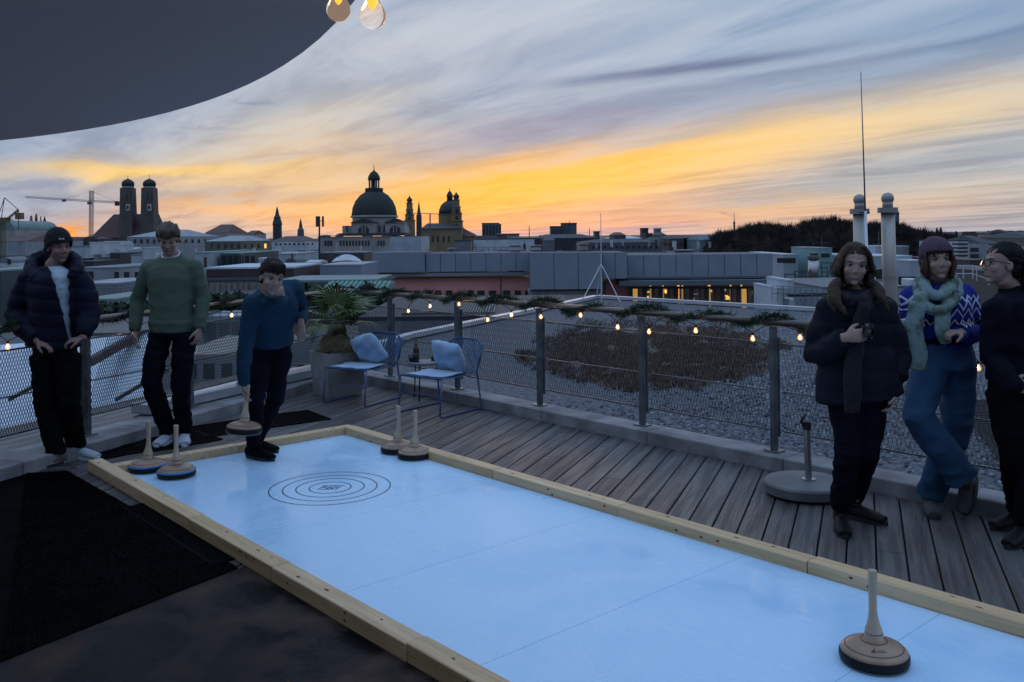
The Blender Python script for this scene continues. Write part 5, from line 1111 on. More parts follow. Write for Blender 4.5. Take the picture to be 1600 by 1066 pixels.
for i in range(110):
    dd = rnd.choice((450, 600, 800, 1000, 1300, 1700)); x = rnd.uniform(-60, 1660); y = rnd.uniform(366, 378)-(x-800)*.006; wd = rnd.uniform(10, 34)*(600/dd)**.4
    if 1110 < x < 1440: continue
    if x > 1450: y -= 3
    B('distant_house', 'small dark roof among the many on the skyline', 'building', x, x+wd, y, dd, rnd.uniform(12, 30), rnd.choice((hz1, hz3, hz4, grey, hz2, stone)), rnd.choice((hz3, hz4, brown, slate, redr)), rnd.choice(('hip', 'gable', 'flat', 'hip')), rnd.uniform(1.5, 5)*(600/dd)**.3, group='distant roofs of the city', wins=())
# ---- the wood ----
bark = [mat('bare_twigs_a', (.020, .016, .015), .9), mat('bare_twigs_b', (.032, .024, .020), .9), mat('bare_twigs_c', (.012, .011, .011), .9)]
prof = [(1108, 374), (1125, 364), (1150, 360), (1180, 351), (1205, 350), (1225, 356), (1250, 350), (1275, 344), (1300, 341), (1330, 346), (1355, 350), (1385, 350), (1410, 353), (1432, 360), (1470, 366), (1500, 368)]
def ptop(x):
    for (xa, ya), (xb, yb) in zip(prof[:-1], prof[1:]):
        if xa <= x <= xb: return ya+(yb-ya)*(x-xa)/(xb-xa)
    return 372
mb = MB(); rnd = random.Random(4)
for i in range(330):
    x = rnd.uniform(1112, 1490); dd = rnd.uniform(270, 420); yt = ptop(x)+rnd.uniform(-2.5, 9)*(1 if i % 3 else .4); c = at(x, yt, dd); s_ = dd/F; w_ = rnd.uniform(8, 16)*s_*.9; h = 26*s_
    base = V3((c.x, dd, c.z-h*1.6)); mb.loft([base, V3((c.x, dd, c.z-h*.3))], [.35, .12], 4, mi=2)
    for k in range(7):
        a = rnd.random()*6.28; e_ = V3((c.x+w_*.8*math.cos(a)*rnd.random(), dd+w_*math.sin(a)*.8, c.z-rnd.random()*h*.35)); mb.loft([V3((c.x, dd, c.z-h*rnd.uniform(.4, .9))), e_], [.14, .04], 3, mi=rnd.randrange(3))
    for k in range(120):
        u = rnd.random()**.5; a = rnd.random()*6.28; el_ = rnd.uniform(-.9, 1.57)
        p = V3((c.x+w_*u*math.cos(a)*math.cos(el_), dd+w_*u*math.sin(a)*math.cos(el_), c.z-h*.42+h*.42*u*math.sin(el_)))
        v = (p-V3((c.x, dd, c.z-h*.9))).normalized()*rnd.uniform(.8, 2.0)+V3((rnd.gauss(0, .35), 0, rnd.gauss(0, .35))); w2 = v.cross(V3((0, 1, 0))).normalized()*rnd.uniform(.035, .10)
        mb.add([p-w2, p+w2, p+v], [(0, 1, 2)], rnd.randrange(3))
    # lower undergrowth closes the view through the trunks
    for k in range(26):
        p = V3((c.x+rnd.uniform(-1.2, 1.2)*w_, dd, c.z-h*rnd.uniform(.45, 1.6))); r = rnd.uniform(.8, 1.8); mb.add([p+V3((-r, 0, -r*.6)), p+V3((r, 0, -r*.5)), p+V3((r*.3, .2, r))], [(0, 1, 2)], rnd.randrange(3))
o = mb.build('wood', bark, origin=at(1280, 375, 340)); tag(o, 'dark leafless wood on the skyline at the right', 'wood', kind='stuff')
for i, (x, y, w_) in enumerate(((1464, 356, 3.2), (1470, 355, 3.2), (1494, 361, 5), (1430, 359, 2))):
    rnd = random.Random(50+i); dd = 330; c = at(x, y, dd); s_ = dd/F; root = empty('conifer', V3((c.x, dd, c.z-26*s_)), ['slim dark conifer, left of the close pair above the beanie', 'slim dark conifer, right of the close pair above the beanie', 'broad dark conifer right of the beanie', 'small conifer at the right end of the wood'][i], 'tree')
    MB().loft([V3((c.x, dd, c.z-26*s_)), c], [.3, .05], 5).build('trunk', bark[2], root); mb = MB()
    for k in range(420):
        f_ = rnd.random(); a = rnd.random()*6.28; r = w_*s_*f_*rnd.uniform(.4, 1.1); p = V3((c.x+r*math.cos(a), dd+r*math.sin(a), c.z-f_*20*s_)); v = V3((math.cos(a), math.sin(a), -.5))*rnd.uniform(.3, .8); w2 = V3((-math.sin(a), math.cos(a), 0))*.22
        mb.add([p-w2, p+w2, p+v], [(0, 1, 2)], rnd.randrange(3))
    mb.build('crown', leaf_d, root)
for i, (x, y, dd) in enumerate(((1284, 372, 110), (1270, 378, 112), (1345, 366, 112), (1365, 380, 98), (1373, 362, 100))):
    a = at(x, y, dd); b_ = at(x, 402, dd); root = empty('aerial', b_, 'thin rooftop aerial in front of the wood, %s from the left' % ['second', 'first', 'third', 'fourth', 'fifth'][i], 'aerial', 'aerials in front of the wood')
    MB().loft([b_, a], .045, 5).build('pole', steel, root)
    if i < 3: MB().loft([a+V3((-.9, 0, -.6)), a+V3((.9, 0, -.6))], .03, 4).build('crossbar', steel, root)
# ================= PEOPLE =================
def fuse(mb, name, mats, parent, voxel=.007, it=4, fold=None, matfn=None, post=None, cut=None, solid=0):
    me = mb.mesh('tmp', [])
    o = bpy.data.objects.new('tmp', me); COL.objects.link(o)
    r = o.modifiers.new('r', 'REMESH'); r.mode = 'VOXEL'; r.voxel_size = voxel; r.adaptivity = 0
    s_ = o.modifiers.new('s', 'SMOOTH'); s_.factor = .5; s_.iterations = it
    dg = bpy.context.evaluated_depsgraph_get(); nm = bpy.data.meshes.new_from_object(o.evaluated_get(dg)); bpy.data.objects.remove(o)
    nm.name = name; off = worldloc(parent)
    bm = bmesh.new(); bm.from_mesh(nm)
    if fold or post:
        bm.normal_update(); nv = [(v, v.normal.copy()) for v in bm.verts]
        for v, n in nv:
            d_ = V3((0, 0, 0))
            if fold: d_ += n*fold(v.co, n)
            if post: d_ += post(v.co, n)
            v.co += d_
    if cut:
        bmesh.ops.delete(bm, geom=[v for v in bm.verts if cut(v.co)], context='VERTS')
        bd = [(v, [e.other_vert(v) for e in v.link_edges if e.is_boundary]) for v in bm.verts if v.is_boundary]
        for _ in range(16):
            new = [(v, v.co.lerp(sum((o_.co for o_ in nb), V3((0, 0, 0)))/len(nb), .5)) for v, nb in bd if len(nb) == 2]
            for v, c_ in new: v.co = c_
    for f in bm.faces:
        f.smooth = True; f.material_index = matfn(f.calc_center_median()) if matfn else 0
    for v in bm.verts: v.co -= off
    bm.to_mesh(nm); bm.free()
    nm.materials.clear()
    for m_ in (mats if isinstance(mats, (list, tuple)) else [mats]): nm.materials.append(m_)
    ob = bpy.data.objects.new(name, nm); COL.objects.link(ob); ob.parent = parent
    if solid: q = ob.modifiers.new('solid', 'SOLIDIFY'); q.thickness = solid; q.offset = -1
    return ob
def wrinkle(amp, sc=(9, 9, 16), seed=0.0, fine=.25):
    def f(c, n):
        a = noise.noise(V3((c.x*sc[0]+seed, c.y*sc[1], c.z*sc[2]))); b_ = noise.noise(V3((c.x*sc[0]*2.3, c.y*sc[1]*2.3+seed, c.z*sc[2]*2.1)))
        return amp*(1-2*abs(a)*1.6)*.8+amp*fine*b_*2
    return f
skin = mat('skin', (.23, .140, .112), .55, col2=(.26, .16, .13), ns=9, spec=.3); skin_f = mat('skin_fair', (.31, .20, .165), .55, col2=(.345, .23, .19), ns=9, spec=.3)
lip = mat('lips', (.20, .085, .078), .5); stub = mat('stubble', (.12, .08, .065), .7, col2=(.17, .11, .09), ns=60)
eyew = mat('eye_white', (.26, .25, .25), .35); iris = mat('eye_iris', (.02, .015, .012), .2)
def frame(c, fwd, up=(0, 0, 1), roll=0.0):
    f = V3(fwd).normalized(); u = V3(up); s_ = f.cross(u).normalized(); u = s_.cross(f)
    M = Matrix(((s_.x, f.x, u.x, c.x), (s_.y, f.y, u.y, c.y), (s_.z, f.z, u.z, c.z), (0, 0, 0, 1)))
    return M@Matrix.Rotation(roll, 4, 'Y')
def head_parts(mb, M, s=1.0, fem=False):
    E = lambda c, r, n=20: mb.ell(M@(V3(c)*s), V3(r)*s, n, 14, M)
    L = lambda pts, rad: mb.loft([M@(V3(p)*s) for p in pts], [r*s for r in rad], 10)
    w = .95 if fem else 1.0
    E((0, -.014, .030), (.076*w, .096, .086)); E((0, .020, -.028), (.062*w, .070, .084)); E((0, .026, -.076), ((.041 if fem else .047)*w, .048, .038)); E((0, .062, -.100), (.019 if fem else .023, .018, .015))
    for q in (-1, 1):
        E((q*.036, .060, -.030), (.023, .022, .024)); E((q*.078*w, -.006, -.012), (.009, .018, .029)); E((q*.0095, .098, -.035), (.008, .009, .007))
    L([(-.042, .070, .020), (0, .086, .022), (.042, .070, .020)], [.007, .0085, .007])
    L([(0, .082, .016), (0, .093, -.008), (0, .104 if not fem else .100, -.030)], [.0065, .0085, .0105 if not fem else .009])
    L([(-.023, .076, -.058), (0, .0885, -.0555), (.023, .076, -.058)], [.004, .006, .004]); L([(-.020, .076, -.068), (0, .0875, -.069), (.020, .076, -.068)], [.004, .0068, .004])
def head_post(M, s=1.0):
    Mi = M.inverted(); f = (M.to_3x3()@V3((0, 1, 0)))
    def p(c, n):
        l = (Mi@c)/s
        if l.y < .03 or abs(l.z) > .14: return V3((0, 0, 0))
        d_ = 0
        for q in (-1, 1): e = ((l.x-q*.031)**2+((l.z-.001)*1.3)**2)/(.0135**2); d_ -= .0055*math.exp(-e)
        d_ -= .0035*math.exp(-((l.x/.02)**2+((l.z+.0625)/.0022)**2))        # line of the mouth
        return f*d_*s
    return p
def face_bits(M, s, parent, hairm, glasses=False):
    for q in (-1, 1):
        e = MB(); c = M@(V3((q*.031, .0685, .001))*s); e.ell(c, V3((.0125,)*3)*s, 14, 10, M)
        o = e.build('eye', [eyew, iris], parent, smooth=True); ax = (M.to_3x3()@V3((0, 1, 0))); 
        for p in o.data.polygons:
            if (p.center+worldloc(o)-c).normalized().dot(ax) > .80: p.material_index = 1
        MB().loft([M@(V3((q*(.031+t*.0155), .0805-.006*abs(t)**2, .0075-.004*t*t))*s) for t in (-1, -.5, 0, .5, 1)], [.0012, .0018, .002, .0018, .0012], 6).build('eyelash', hairm, parent)
        MB().loft([M@(V3((q*(.031+t*.019), .0845-.010*max(0, t)**2-.002, .0215+.003*(t+.6)*(1-t*.8)))*s) for t in (-1, -.4, .3, 1)], [(.0016, .0028), (.002, .0036), (.002, .003), (.001, .0016)], 8, side=M.to_3x3()@V3((0, 1, 0))).build('eyebrow', hairm, parent, smooth=True)
def hand(mb, w, dirv, pn, thumb, curl=.5, s=1.0, curls=None):
    """w wrist, dirv towards the fingers, pn out of the palm, thumb: side of the thumb"""
    d_ = V3(dirv).normalized(); pn = (V3(pn)-d_*V3(pn).dot(d_)).normalized(); t_ = (V3(thumb)-d_*V3(thumb).dot(d_)-pn*V3(thumb).dot(pn)).normalized()
    mb.loft([w-d_*.03*s, w, w+d_*.03*s, w+d_*.07*s, w+d_*.09*s], [(.026*s, .021*s), (.027*s, .019*s), (.036*s, .016*s), (.041*s, .014*s), (.038*s, .011*s)], 14, side=t_)
    for i, (off, L) in enumerate(((.030, .072), (.0105, .080), (-.0095, .074), (-.029, .058))):
        p = w+d_*(.083-.004*abs(i-1))*s+t_*off*s; c = curls[i] if curls else curl; pts = [p-d_*.01*s, p]; ang = .15+c*.35; v = d_
        for seg, f in ((0, .45), (1, .32), (2, .23)):
            v = (d_*math.cos(ang)+pn*math.sin(ang)).normalized(); p = p+v*L*f*s; pts.append(p); ang += c*1.25
        mb.loft(pts, [.0095*s, .0095*s, .0085*s, .0078*s, .0062*s], 8)
    b = w+d_*.020*s+t_*.024*s; v1 = (d_*.75+t_*.75+pn*.35).normalized(); v2 = (d_*.95+t_*.20+pn*(.35+curl*.5)).normalized()
    mb.loft([b-v1*.012*s, b+v1*.018*s, b+v1*.045*s, b+v1*.045*s+v2*.028*s, b+v1*.045*s+v2*.048*s], [.013*s, .0145*s, .0115*s, .0098*s, .0075*s], 10)
def mid3(a, b, t): return a.lerp(b, t)
def torso(mb, P, C, NB, side, g=0.0, W=1.0, bot=-.06, belly=0.0, chest=0.0):
    sp = V3(side).normalized(); up = (C-P).normalized()
    pts = [P+up*bot, P+up*(bot*.4), P+(C-P)*.35, P+(C-P)*.7, C, C+(NB-C)*.45, C+(NB-C)*.78, NB]
    rad = [(.165, .112), (.168, .115), (.150+belly*.5, .108+belly), (.160, .112), (.172, .118+chest), (.172, .108), (.120, .078), (.062, .060)]
    mb.loft(pts, [((a+g)*W, (b_+g)*W) for a, b_ in rad], 26, side=sp)
def limb(mb, pts, rad, n=14): mb.loft(pts, rad, n)
def shoe(root, heel, toe, ank, mm, sole, boot=False, r=.043, lab=None, up=V3((0, 0, 1))):
    """heel and toe on the sole line, world coordinates"""
    d_ = (toe-heel).normalized(); L = (toe-heel).length; s_ = d_.cross(up).normalized(); u = s_.cross(d_)
    mb = MB(); mb.loft([heel-d_*.0+u*.045, heel+d_*L*.22+u*.05, heel+d_*L*.5+u*.043, heel+d_*L*.75+u*.034, heel+d_*L*.97+u*.027], [(r*.72, .040), (r*.86, .046), (r*.92, .040), (r*1.08, .031), (r*.84, .022)], 16, side=s_)
    mb.loft([heel+d_*L*.2+u*.05, ank.lerp(heel+d_*L*.2+u*.05, .3), ank+(u*(.11 if boot else .0))], [(r*.95, .055), (r*.92, .050), (r*.90, .050)], 16, side=s_)
    o = fuse(mb, 'boot' if boot else 'shoe', mm, root, .005, 3)
    sb = MB(); n = 22; lo = []; hi = []
    for k in range(n):
        a = 2*math.pi*k/n; x = .5+.5*math.cos(a); wdt = (.78+.34*math.sin(min(1, x*1.1)*math.pi*.55))*r*(1 if x < .9 else .93)
        p = heel+d_*((x*1.07-.045)*L)+s_*math.sin(a)*wdt; lo.append(p+u*.001); hi.append(p+u*.024)
    sb.add(lo+hi, [(i, (i+1) % n, n+(i+1) % n, n+i) for i in range(n)]+[tuple(range(n-1, -1, -1)), tuple(range(n, 2*n))])
    sb.build('sole', sole, o)
    if not boot:
        lc = MB()
        for k in range(4): q = heel+d_*L*(.42+.09*k)+u*(.086-.009*k); lc.loft([q-s_*.018-u*.003, q+u*.003, q+s_*.018-u*.003], .0028, 5)
        lc.build('laces', sole, o)
    return o
def hair_shell(M, s, root, hm, hl=.052, side=.0, back=-.075, vol=.010, seed=1.0, fringe=0, part=None, fl=.05, lowf=False):
    mb = MB(); v = vol
    mb.ell(M@(V3((0, -.018, .034))*s), V3((.078+v, .098+v, .088+v))*s, 28, 20, M)
    mb.ell(M@(V3((0, -.045, -.01))*s), V3((.068+v, .062+v, .075+v*.5))*s, 24, 16, M)
    Mi = M.inverted()
    def f(c, n):
        l = (Mi@c)/s; a = math.atan2(l.x, l.z)
        return (.006*noise.noise(V3((a*7+seed, l.y*9, l.z*5)))+.0045*noise.noise(V3((a*22, l.y*12+seed, l.z*9))))*(1+vol*40)
    def cut(c):
        l = (Mi@c)/s; yy = l.y
        lim = hl+.02*noise.noise(V3((l.x*30, seed, 0))) if yy > .035 else (side+(hl-side)*max(0, (yy+.005)/.04) if yy > -.005 else (side+(back-side)*min(1, (-yy-.005)/.035)))
        return l.z < lim
    o = fuse(mb, 'hair', hm, root, .005*s, 2, fold=f, cut=cut, solid=.006)
    rnd = random.Random(seed)
    if fringe:
        fm = MB()
        for k in range(fringe):
            x = -.058+.116*(k+.5)/fringe+rnd.uniform(-.004, .004); y0 = .058-.25*x*x*16*.1; sw = rnd.uniform(-.01, .01)
            if lowf: y0 -= .004
            pts = [(x*.97, y0+.022, .072), (x+sw*.5, y0+.030-abs(x)*.35, .055), (x+sw, y0+.034-abs(x)*.45, hl+.010-fl*rnd.uniform(.3, .8))] if lowf else [(x*.7, y0-.03, .105+vol), (x*.9, y0+.020, .092+vol), (x+sw*.5, y0+.034-abs(x)*.35, .062), (x+sw, y0+.036-abs(x)*.45, hl+.010-fl*rnd.uniform(.3, .8))]
            fm.loft([M@(V3(p)*s) for p in pts], [(.007, .004), (.009, .005), (.007, .004), (.0015, .0015)][-len(pts):], 6, side=M.to_3x3()@V3((1, 0, 0)))
        fm.build('fringe', hm, o, smooth=True)
    return o
def locks(M, s, root, hm, defs, name='hair_locks', w=(.016, .010), rnd=None, n=1, jit=.012, parent=None):
    rnd = rnd or random.Random(3); mb = MB()
    for pts in defs:
        for _ in range(n):
            j = [V3((rnd.gauss(0, jit), rnd.gauss(0, jit), rnd.gauss(0, jit*.6)))*(0.3+.7*i/len(pts)) for i in range(len(pts))]
            k = len(pts)-1; P = [p+jj for p, jj in zip(pts, j)]
            Q = []                                     # densify with a gentle wave
            ph = rnd.random()*6.28
            for i in range(k):
                for t in (0, .5): q = P[i].lerp(P[i+1], t); Q.append(q+V3((math.sin(ph+(i+t)*2.4)*.006*(i+t), 0, 0)))
            Q.append(P[-1]); m_ = len(Q)
            mb.loft(Q, [(w[0]*(1-.75*(i/(m_-1))**2)*s, w[1]*(1-.75*(i/(m_-1))**2)*s) for i in range(m_)], 7)
    return mb.build(name, hm, parent or root, smooth=True)
def crom(pts, k=4):                       # smooth curve through the points
    out_ = []
    for i in range(len(pts)-1):
        p0, p1, p2, p3 = pts[max(i-1, 0)], pts[i], pts[i+1], pts[min(i+2, len(pts)-1)]
        for q in range(k):
            t = q/k; out_.append(.5*((2*p1)+(p2-p0)*t+(2*p0-5*p1+4*p2-p3)*t*t+(3*p1-p0-3*p2+p3)*t**3))
    return out_+[pts[-1]]
def hair_mass(name, root, hm, masses, shell=None, voxel=.0048, groove=.0045, seed=1.0, cut=None):
    mb = MB()
    for pts, rad in masses:
        P_ = crom(pts); n_ = len(rad)-1; R_ = []
        for i in range(len(P_)):
            f_ = i/(len(P_)-1)*n_; a_ = min(int(f_), n_-1); t = f_-a_; R_.append((rad[a_][0]*(1-t)+rad[a_+1][0]*t, rad[a_][1]*(1-t)+rad[a_+1][1]*t))
        mb.loft(P_, R_, 14, side=(1, 0, .05))
    if shell: shell(mb)
    def f(c, n): return groove*(noise.noise(V3((c.x*75+seed, c.y*75, c.z*7+math.sin(c.z*14)*.8)))+.6*noise.noise(V3((c.x*150, c.y*150+seed, c.z*11))))
    return fuse(mb, name, hm, root, voxel, 3, fold=f, cut=cut)
def beanie(M, s, root, mm, low=.030, vol=.012, back=-.05, tall=.02, cuff=.045, logo=None):
    Mi = M.inverted(); mb = MB(); mb.ell(M@(V3((0, -.016, .040))*s), V3((.079+vol, .099+vol, .086+vol+tall))*s, 32, 24, M)
    mb.ell(M@(V3((0, -.035, .0))*s), V3((.076+vol, .080+vol, .07))*s, 28, 18, M)
    def lim(l): t = min(1, max(0, (l.y+.05)/.12)); return back+(low-back)*t
    o = fuse(mb, 'beanie', mm, root, .006*s, 2, cut=lambda c: ((Mi@c)/s).z < lim((Mi@c)/s), fold=lambda c, n: .0012*math.sin(math.atan2(((Mi@c)).x, ((Mi@c)).y+.016)*52)+.003*noise.noise((Mi@c)*22)
             +(.006 if ((Mi@c)/s).z < lim((Mi@c)/s)+cuff else 0), solid=.007)
    if logo:
        lm = MB()
        for (x, z) in ((-.016, .0), (-.010, .004), (-.004, .0), (.004, .004), (.009, .0), (.015, .003)):
            xx = x+logo[0]; y = .099+vol+.0075; y = math.sqrt(max(0, 1-(xx/(.079+vol+.008))**2-((logo[1]-.04)/(.086+vol+tall+.008))**2))*(.099+vol+.0085)-.016+.002
            lm.box((xx-.002, y-.004, logo[1]+z-.006), (xx+.002, y, logo[1]+z+.006), 0, M@Matrix.Scale(s, 4))
        lm.build('hat_lettering', mat('logo_thread', (.55, .55, .55), .8), o)
    return o
def foot(toe, dirv, L=.28, z=None):
    d_ = V3((dirv[0], dirv[1], 0)).normalized(); heel = toe-d_*L; return heel, toe, heel+d_*.075+V3((0, 0, .10))
def J(d0):
    return lambda px, py, dd=0.0: at(px, py, d0+dd)
DOWN = V3((0, 0, -1)); CAMW = V3((0, -1, 0))
hair_br = mat('hair_dark_brown', (.010, .0065, .005), .65, col2=(.018, .012, .009), ns=30, bump=.4, bs=70, stretch=(1, 1, .3), spec=.2); hair_lb = mat('hair_light_brown', (.045, .031, .019), .65, col2=(.085, .060, .037), ns=26, bump=.5, bs=70, stretch=(1, 1, .3))
hair_bl = mat('hair_black', (.004, .0035, .004), .6, col2=(.008, .007, .008), ns=26, bump=.3, bs=70, spec=.15); hair_wave = mat('hair_brown_tips', (.016, .010, .007), .6, col2=(.044, .029, .018), ns=5, bump=.5, bs=90, stretch=(1.6, 1.6, .4), spec=.2); hair_au = mat('hair_auburn', (.06, .018, .010), .5, col2=(.035, .014, .010), ns=14, bump=.4, bs=60)
blk = mat('cloth_black', (.0035, .0035, .0048), .9, col2=(.006, .006, .008), ns=7, bump=.3, bs=80, spec=.08); blk_n = mat('cloth_navy_black', (.0035, .0045, .009), .9, col2=(.006, .007, .014), ns=7, bump=.3, bs=80, spec=.08)
wsole = mat('sole_white', (.62, .66, .72), .6); dsole = mat('sole_black', (.01, .01, .012), .6)
white_sh = mat('sneaker_white', (.38, .43, .51), .7, col2=(.46, .51, .60), ns=20)
def body(root, parts, heads, sk, voxel=.0055, matfn=None):
    mb = MB(); post = None
    for f in parts: f(mb)
    M, s, fem = heads; head_parts(mb, M, s, fem); Mi = M.inverted()
    def mf(c):
        l = (Mi@c)/s
        if l.y > .055 and abs(l.x) < .025 and -.0745 < l.z < -.0515: return 1
        if matfn: return matfn(l)
        return 0
    return fuse(mb, 'body', [sk, lip, stub], root, voxel, 2, post=head_post(M, s), matfn=mf)
def neck(mb, M, NB, s=1.0, r=.056): mb.loft([M@(V3((0, -.012, -.03))*s), M@(V3((0, -.016, -.09))*s), NB+V3((0, 0, .02)), NB+V3((0, 0, -.06))], [r*.95, r, r*1.08, r*1.3], 18)
def sleeve(mb, S_, E_, W_, r0=.068, r1=.056, r2=.040, cuff=.008):
    mb.loft([S_, S_.lerp(E_, .5), E_, E_.lerp(W_, .5), W_.lerp(E_, .08), W_], [r0, (r0+r1)/2, r1, (r1+r2)/2+.004, r2+.006, r2], 16)
    mb.ell(S_, (r0*1.02,)*3, 16, 10)
# ---------------------------------------------------------------- A: man in black beanie and puffer
j = J(6.93); sc = 1.0
root = empty('person', j(86, 716), 'man in a black beanie, open navy puffer jacket and white sneakers at the far left', 'person')
c = j(92, 386); M = frame(c, (.74, -.66, -.06), roll=.03); P, C, NB = j(84, 542, .02), j(86, 452), j(84, 417, .01); side = V3((1, -.25, 0))
Sl, Sr, El, Er, Wl, Wr = j(50, 434, .02), j(121, 434, -.02), j(30, 494, .04), j(140, 490, .0), j(60, 534, -.13), j(129, 528, -.13)
hl_, hr_, kl, kr = j(68, 556), j(105, 554), j(72, 634, -.03), j(108, 632, -.04)
fr1, fl1 = foot(G(154, 719), (.93, -.36), .30), foot(G(48, 737), (-.45, -.9), .29); al, ar = fl1[2], fr1[2]
body(root, [lambda m_: neck(m_, M, NB), lambda m_: torso(m_, P, C, NB, side, -.035), lambda m_: limb(m_, [Sl, El, Wl], [.05, .04, .028]), lambda m_: limb(m_, [Sr, Er, Wr], [.05, .04, .028]),
            lambda m_: hand(m_, Wl, (j(80, 541, -.15)-Wl), (0, .3, -1), (0, -1, .3), .5), lambda m_: hand(m_, Wr, (j(112, 532, -.15)-Wr), (0, .3, -1), (0, -1, .3), .5),
            lambda m_: limb(m_, [hl_, kl, al], [.075, .05, .035]), lambda m_: limb(m_, [hr_, kr, ar], [.075, .05, .035])], (M, 1.0, False), skin,
     matfn=lambda l: 2 if (l.y > .0 and l.z < -.078) or (l.y > .062 and -.052 < l.z < -.043 and abs(l.x) < .026) else 0)
face_bits(M, 1.0, root, hair_br)
tee = mat('tee_white', (.40, .50, .58), .9, col2=(.46, .56, .64), ns=5, bump=.3, bs=60)
mb = MB(); torso(mb, P, C, NB, side, .004, bot=-.02); fuse(mb, 't_shirt', tee, root, .008, 3, fold=wrinkle(.006, seed=3), cut=lambda q: False)
mb = MB(); puf = mat('puffer_navy', (.0045, .006, .017), .7, col2=(.007, .009, .024), ns=5, bump=.4, bs=30, spec=.15)
torso(mb, P, C, NB, side, .050, bot=.02); 
mb.loft([Sl+V3((.03, 0, .0)), Sl, Sl.lerp(El, .5)+V3((-.01, 0, 0)), El+V3((-.01, 0, .02)), El.lerp(Wl, .45)+V3((-.01, 0, -.01)), Wl.lerp(El, .08)], [.085, .095, .100, .098, .088, .060], 20); mb.loft([Sr+V3((-.03, 0, 0)), Sr, Sr.lerp(Er, .5)+V3((.01, 0, 0)), Er, Er.lerp(Wr, .45), Wr.lerp(Er, .08)], [.085, .090, .092, .086, .078, .056], 20)
def quilt(c_, n): return .009*(abs(math.sin((c_.z+.12*c_.x)*math.pi/.105))**.6)-.004+.006*noise.noise(c_*11)
def open_front(q):
    x, y = proj(q); t = (y-414)/(545-414)
    if q.y > C.y+.0 and y > 412: return False
    if y < 400: return True
    xl = 74+(112-74)*min(1, max(0, t))**.8; xr = 108+8*min(1, max(0, t))-3*math.sin(min(1, max(0, t))*3)
    if t < 0: xl, xr = 70, 112
    return xl < x < xr and q.y < C.y+.02
jk = fuse(mb, 'puffer_jacket', puf, root, .0085, 12, fold=quilt, cut=open_front, solid=.02)
mb = MB()                                                # hood lying on the shoulders and standing collar
mb.loft(crom([j(111, 434, -.12), j(121, 420, -.02), j(112, 406, .10), j(84, 402, .15), j(56, 408, .12), j(50, 424, .0), j(62, 440, -.11)], 3), [(.02, .03)]+[(.048+.016*math.sin(math.pi*k/18), .052) for k in range(1, 18)]+[(.02, .03)], 14)
fuse(mb, 'hood', puf, jk, .008, 3, fold=wrinkle(.008, seed=9))
mb = MB()
mb.loft([j(85, 540), j(86, 556)], [(.17, .12), (.175, .125)], 20, side=side); limb(mb, [hl_, kl, al+V3((0, 0, -.02))], [.102, .082, .070]); limb(mb, [hr_, kr, ar+V3((0, 0, -.01))], [.102, .082, .070])
fuse(mb, 'trousers', blk, root, .009, 3, fold=wrinkle(.008, (10, 10, 14), 5))
shoe(root, *fr1, white_sh, wsole, r=.050); shoe(root, *fl1, mat('sneaker_dusty', (.12, .09, .10), .7), dsole)
beanie(M, 1.0, root, mat('knit_black', (.006, .006, .007), .95), low=.040, back=-.055, tall=.014, vol=.014, logo=(.020, .066))
# ---------------------------------------------------------------- B: man in green sweater
j = J(7.5); sc = 7.5/F
root = empty('person', j(263, 692), 'tall man in a sage green sweater looking down with hands at his sides', 'person')
c = j(263, 373, -.06); M = frame(c, (.22, -.80, -.46), roll=-.02); P, C, NB = j(269, 512), j(268, 436), j(268, 402, .02); side = V3((1, .06, 0))
Sl, Sr, El, Er, Wl, Wr = j(232, 420), j(304, 418), j(215, 468, .04), j(318, 464, .04), j(211, 518, -.04), j(311, 514, -.04)
hl_, hr_, kl, kr = j(250, 524), j(289, 524), j(236, 598, -.04), j(282, 602, -.04)
fl1, fr1 = foot(G(243, 701), (-.12, -1), .29), foot(G(287, 699), (.32, -.95), .29); al, ar = fl1[2], fr1[2]
body(root, [lambda m_: neck(m_, M, NB), lambda m_: torso(m_, P, C, NB, side, -.03), lambda m_: limb(m_, [Sl, El, Wl], [.05, .04, .028]), lambda m_: limb(m_, [Sr, Er, Wr], [.05, .04, .028]),
            lambda m_: hand(m_, Wl, (.02, -.15, -1), (1, .2, 0), (.3, -1, 0), .45), lambda m_: hand(m_, Wr, (-.12, -.15, -1), (-1, .2, 0), (-.3, -1, 0), .45),
            lambda m_: limb(m_, [hl_, kl, al], [.075, .05, .035]), lambda m_: limb(m_, [hr_, kr, ar], [.075, .05, .035])], (M, 1.0, False), skin_f,
     matfn=lambda l: 2 if (l.y > .07 and -.052 < l.z < -.042 and abs(l.x) < .026) else 0)
face_bits(M, 1.0, root, hair_lb)
green = mat('knit_green', (.075, .105, .078), .95, col2=(.09, .125, .092), ns=4, bump=.5, bs=90, spec=.15)
mb = MB(); torso(mb, P, C, NB, side, .022, bot=.03); mb.loft([P+V3((0, 0, .055)), P+V3((0, 0, .02)), P+V3((0, 0, -.035))], [(.196, .145), (.184, .138), (.178, .134)], 26, side=side)
mb.loft([Sl.lerp(Sr, .10)+V3((0, 0, .0)), Sl.lerp(Sr, .3)+V3((0, 0, .020)), Sl.lerp(Sr, .5)+V3((0, 0, .030)), Sl.lerp(Sr, .7)+V3((0, 0, .020)), Sl.lerp(Sr, .90)+V3((0, 0, .0))], [.066, .075, .08, .075, .066], 14)
sleeve(mb, Sl, El, Wl, .066, .062, .042); sleeve(mb, Sr, Er, Wr, .066, .062, .042)
Mi_ = M.inverted()
sw = fuse(mb, 'sweater', green, root, .008, 14, fold=wrinkle(.0045, (6, 6, 9), 2), cut=lambda q: (q-(NB+V3((0, -.02, .035)))).length < .075)
col_ = MB(); ncx = NB+V3((0, -.018, .012))
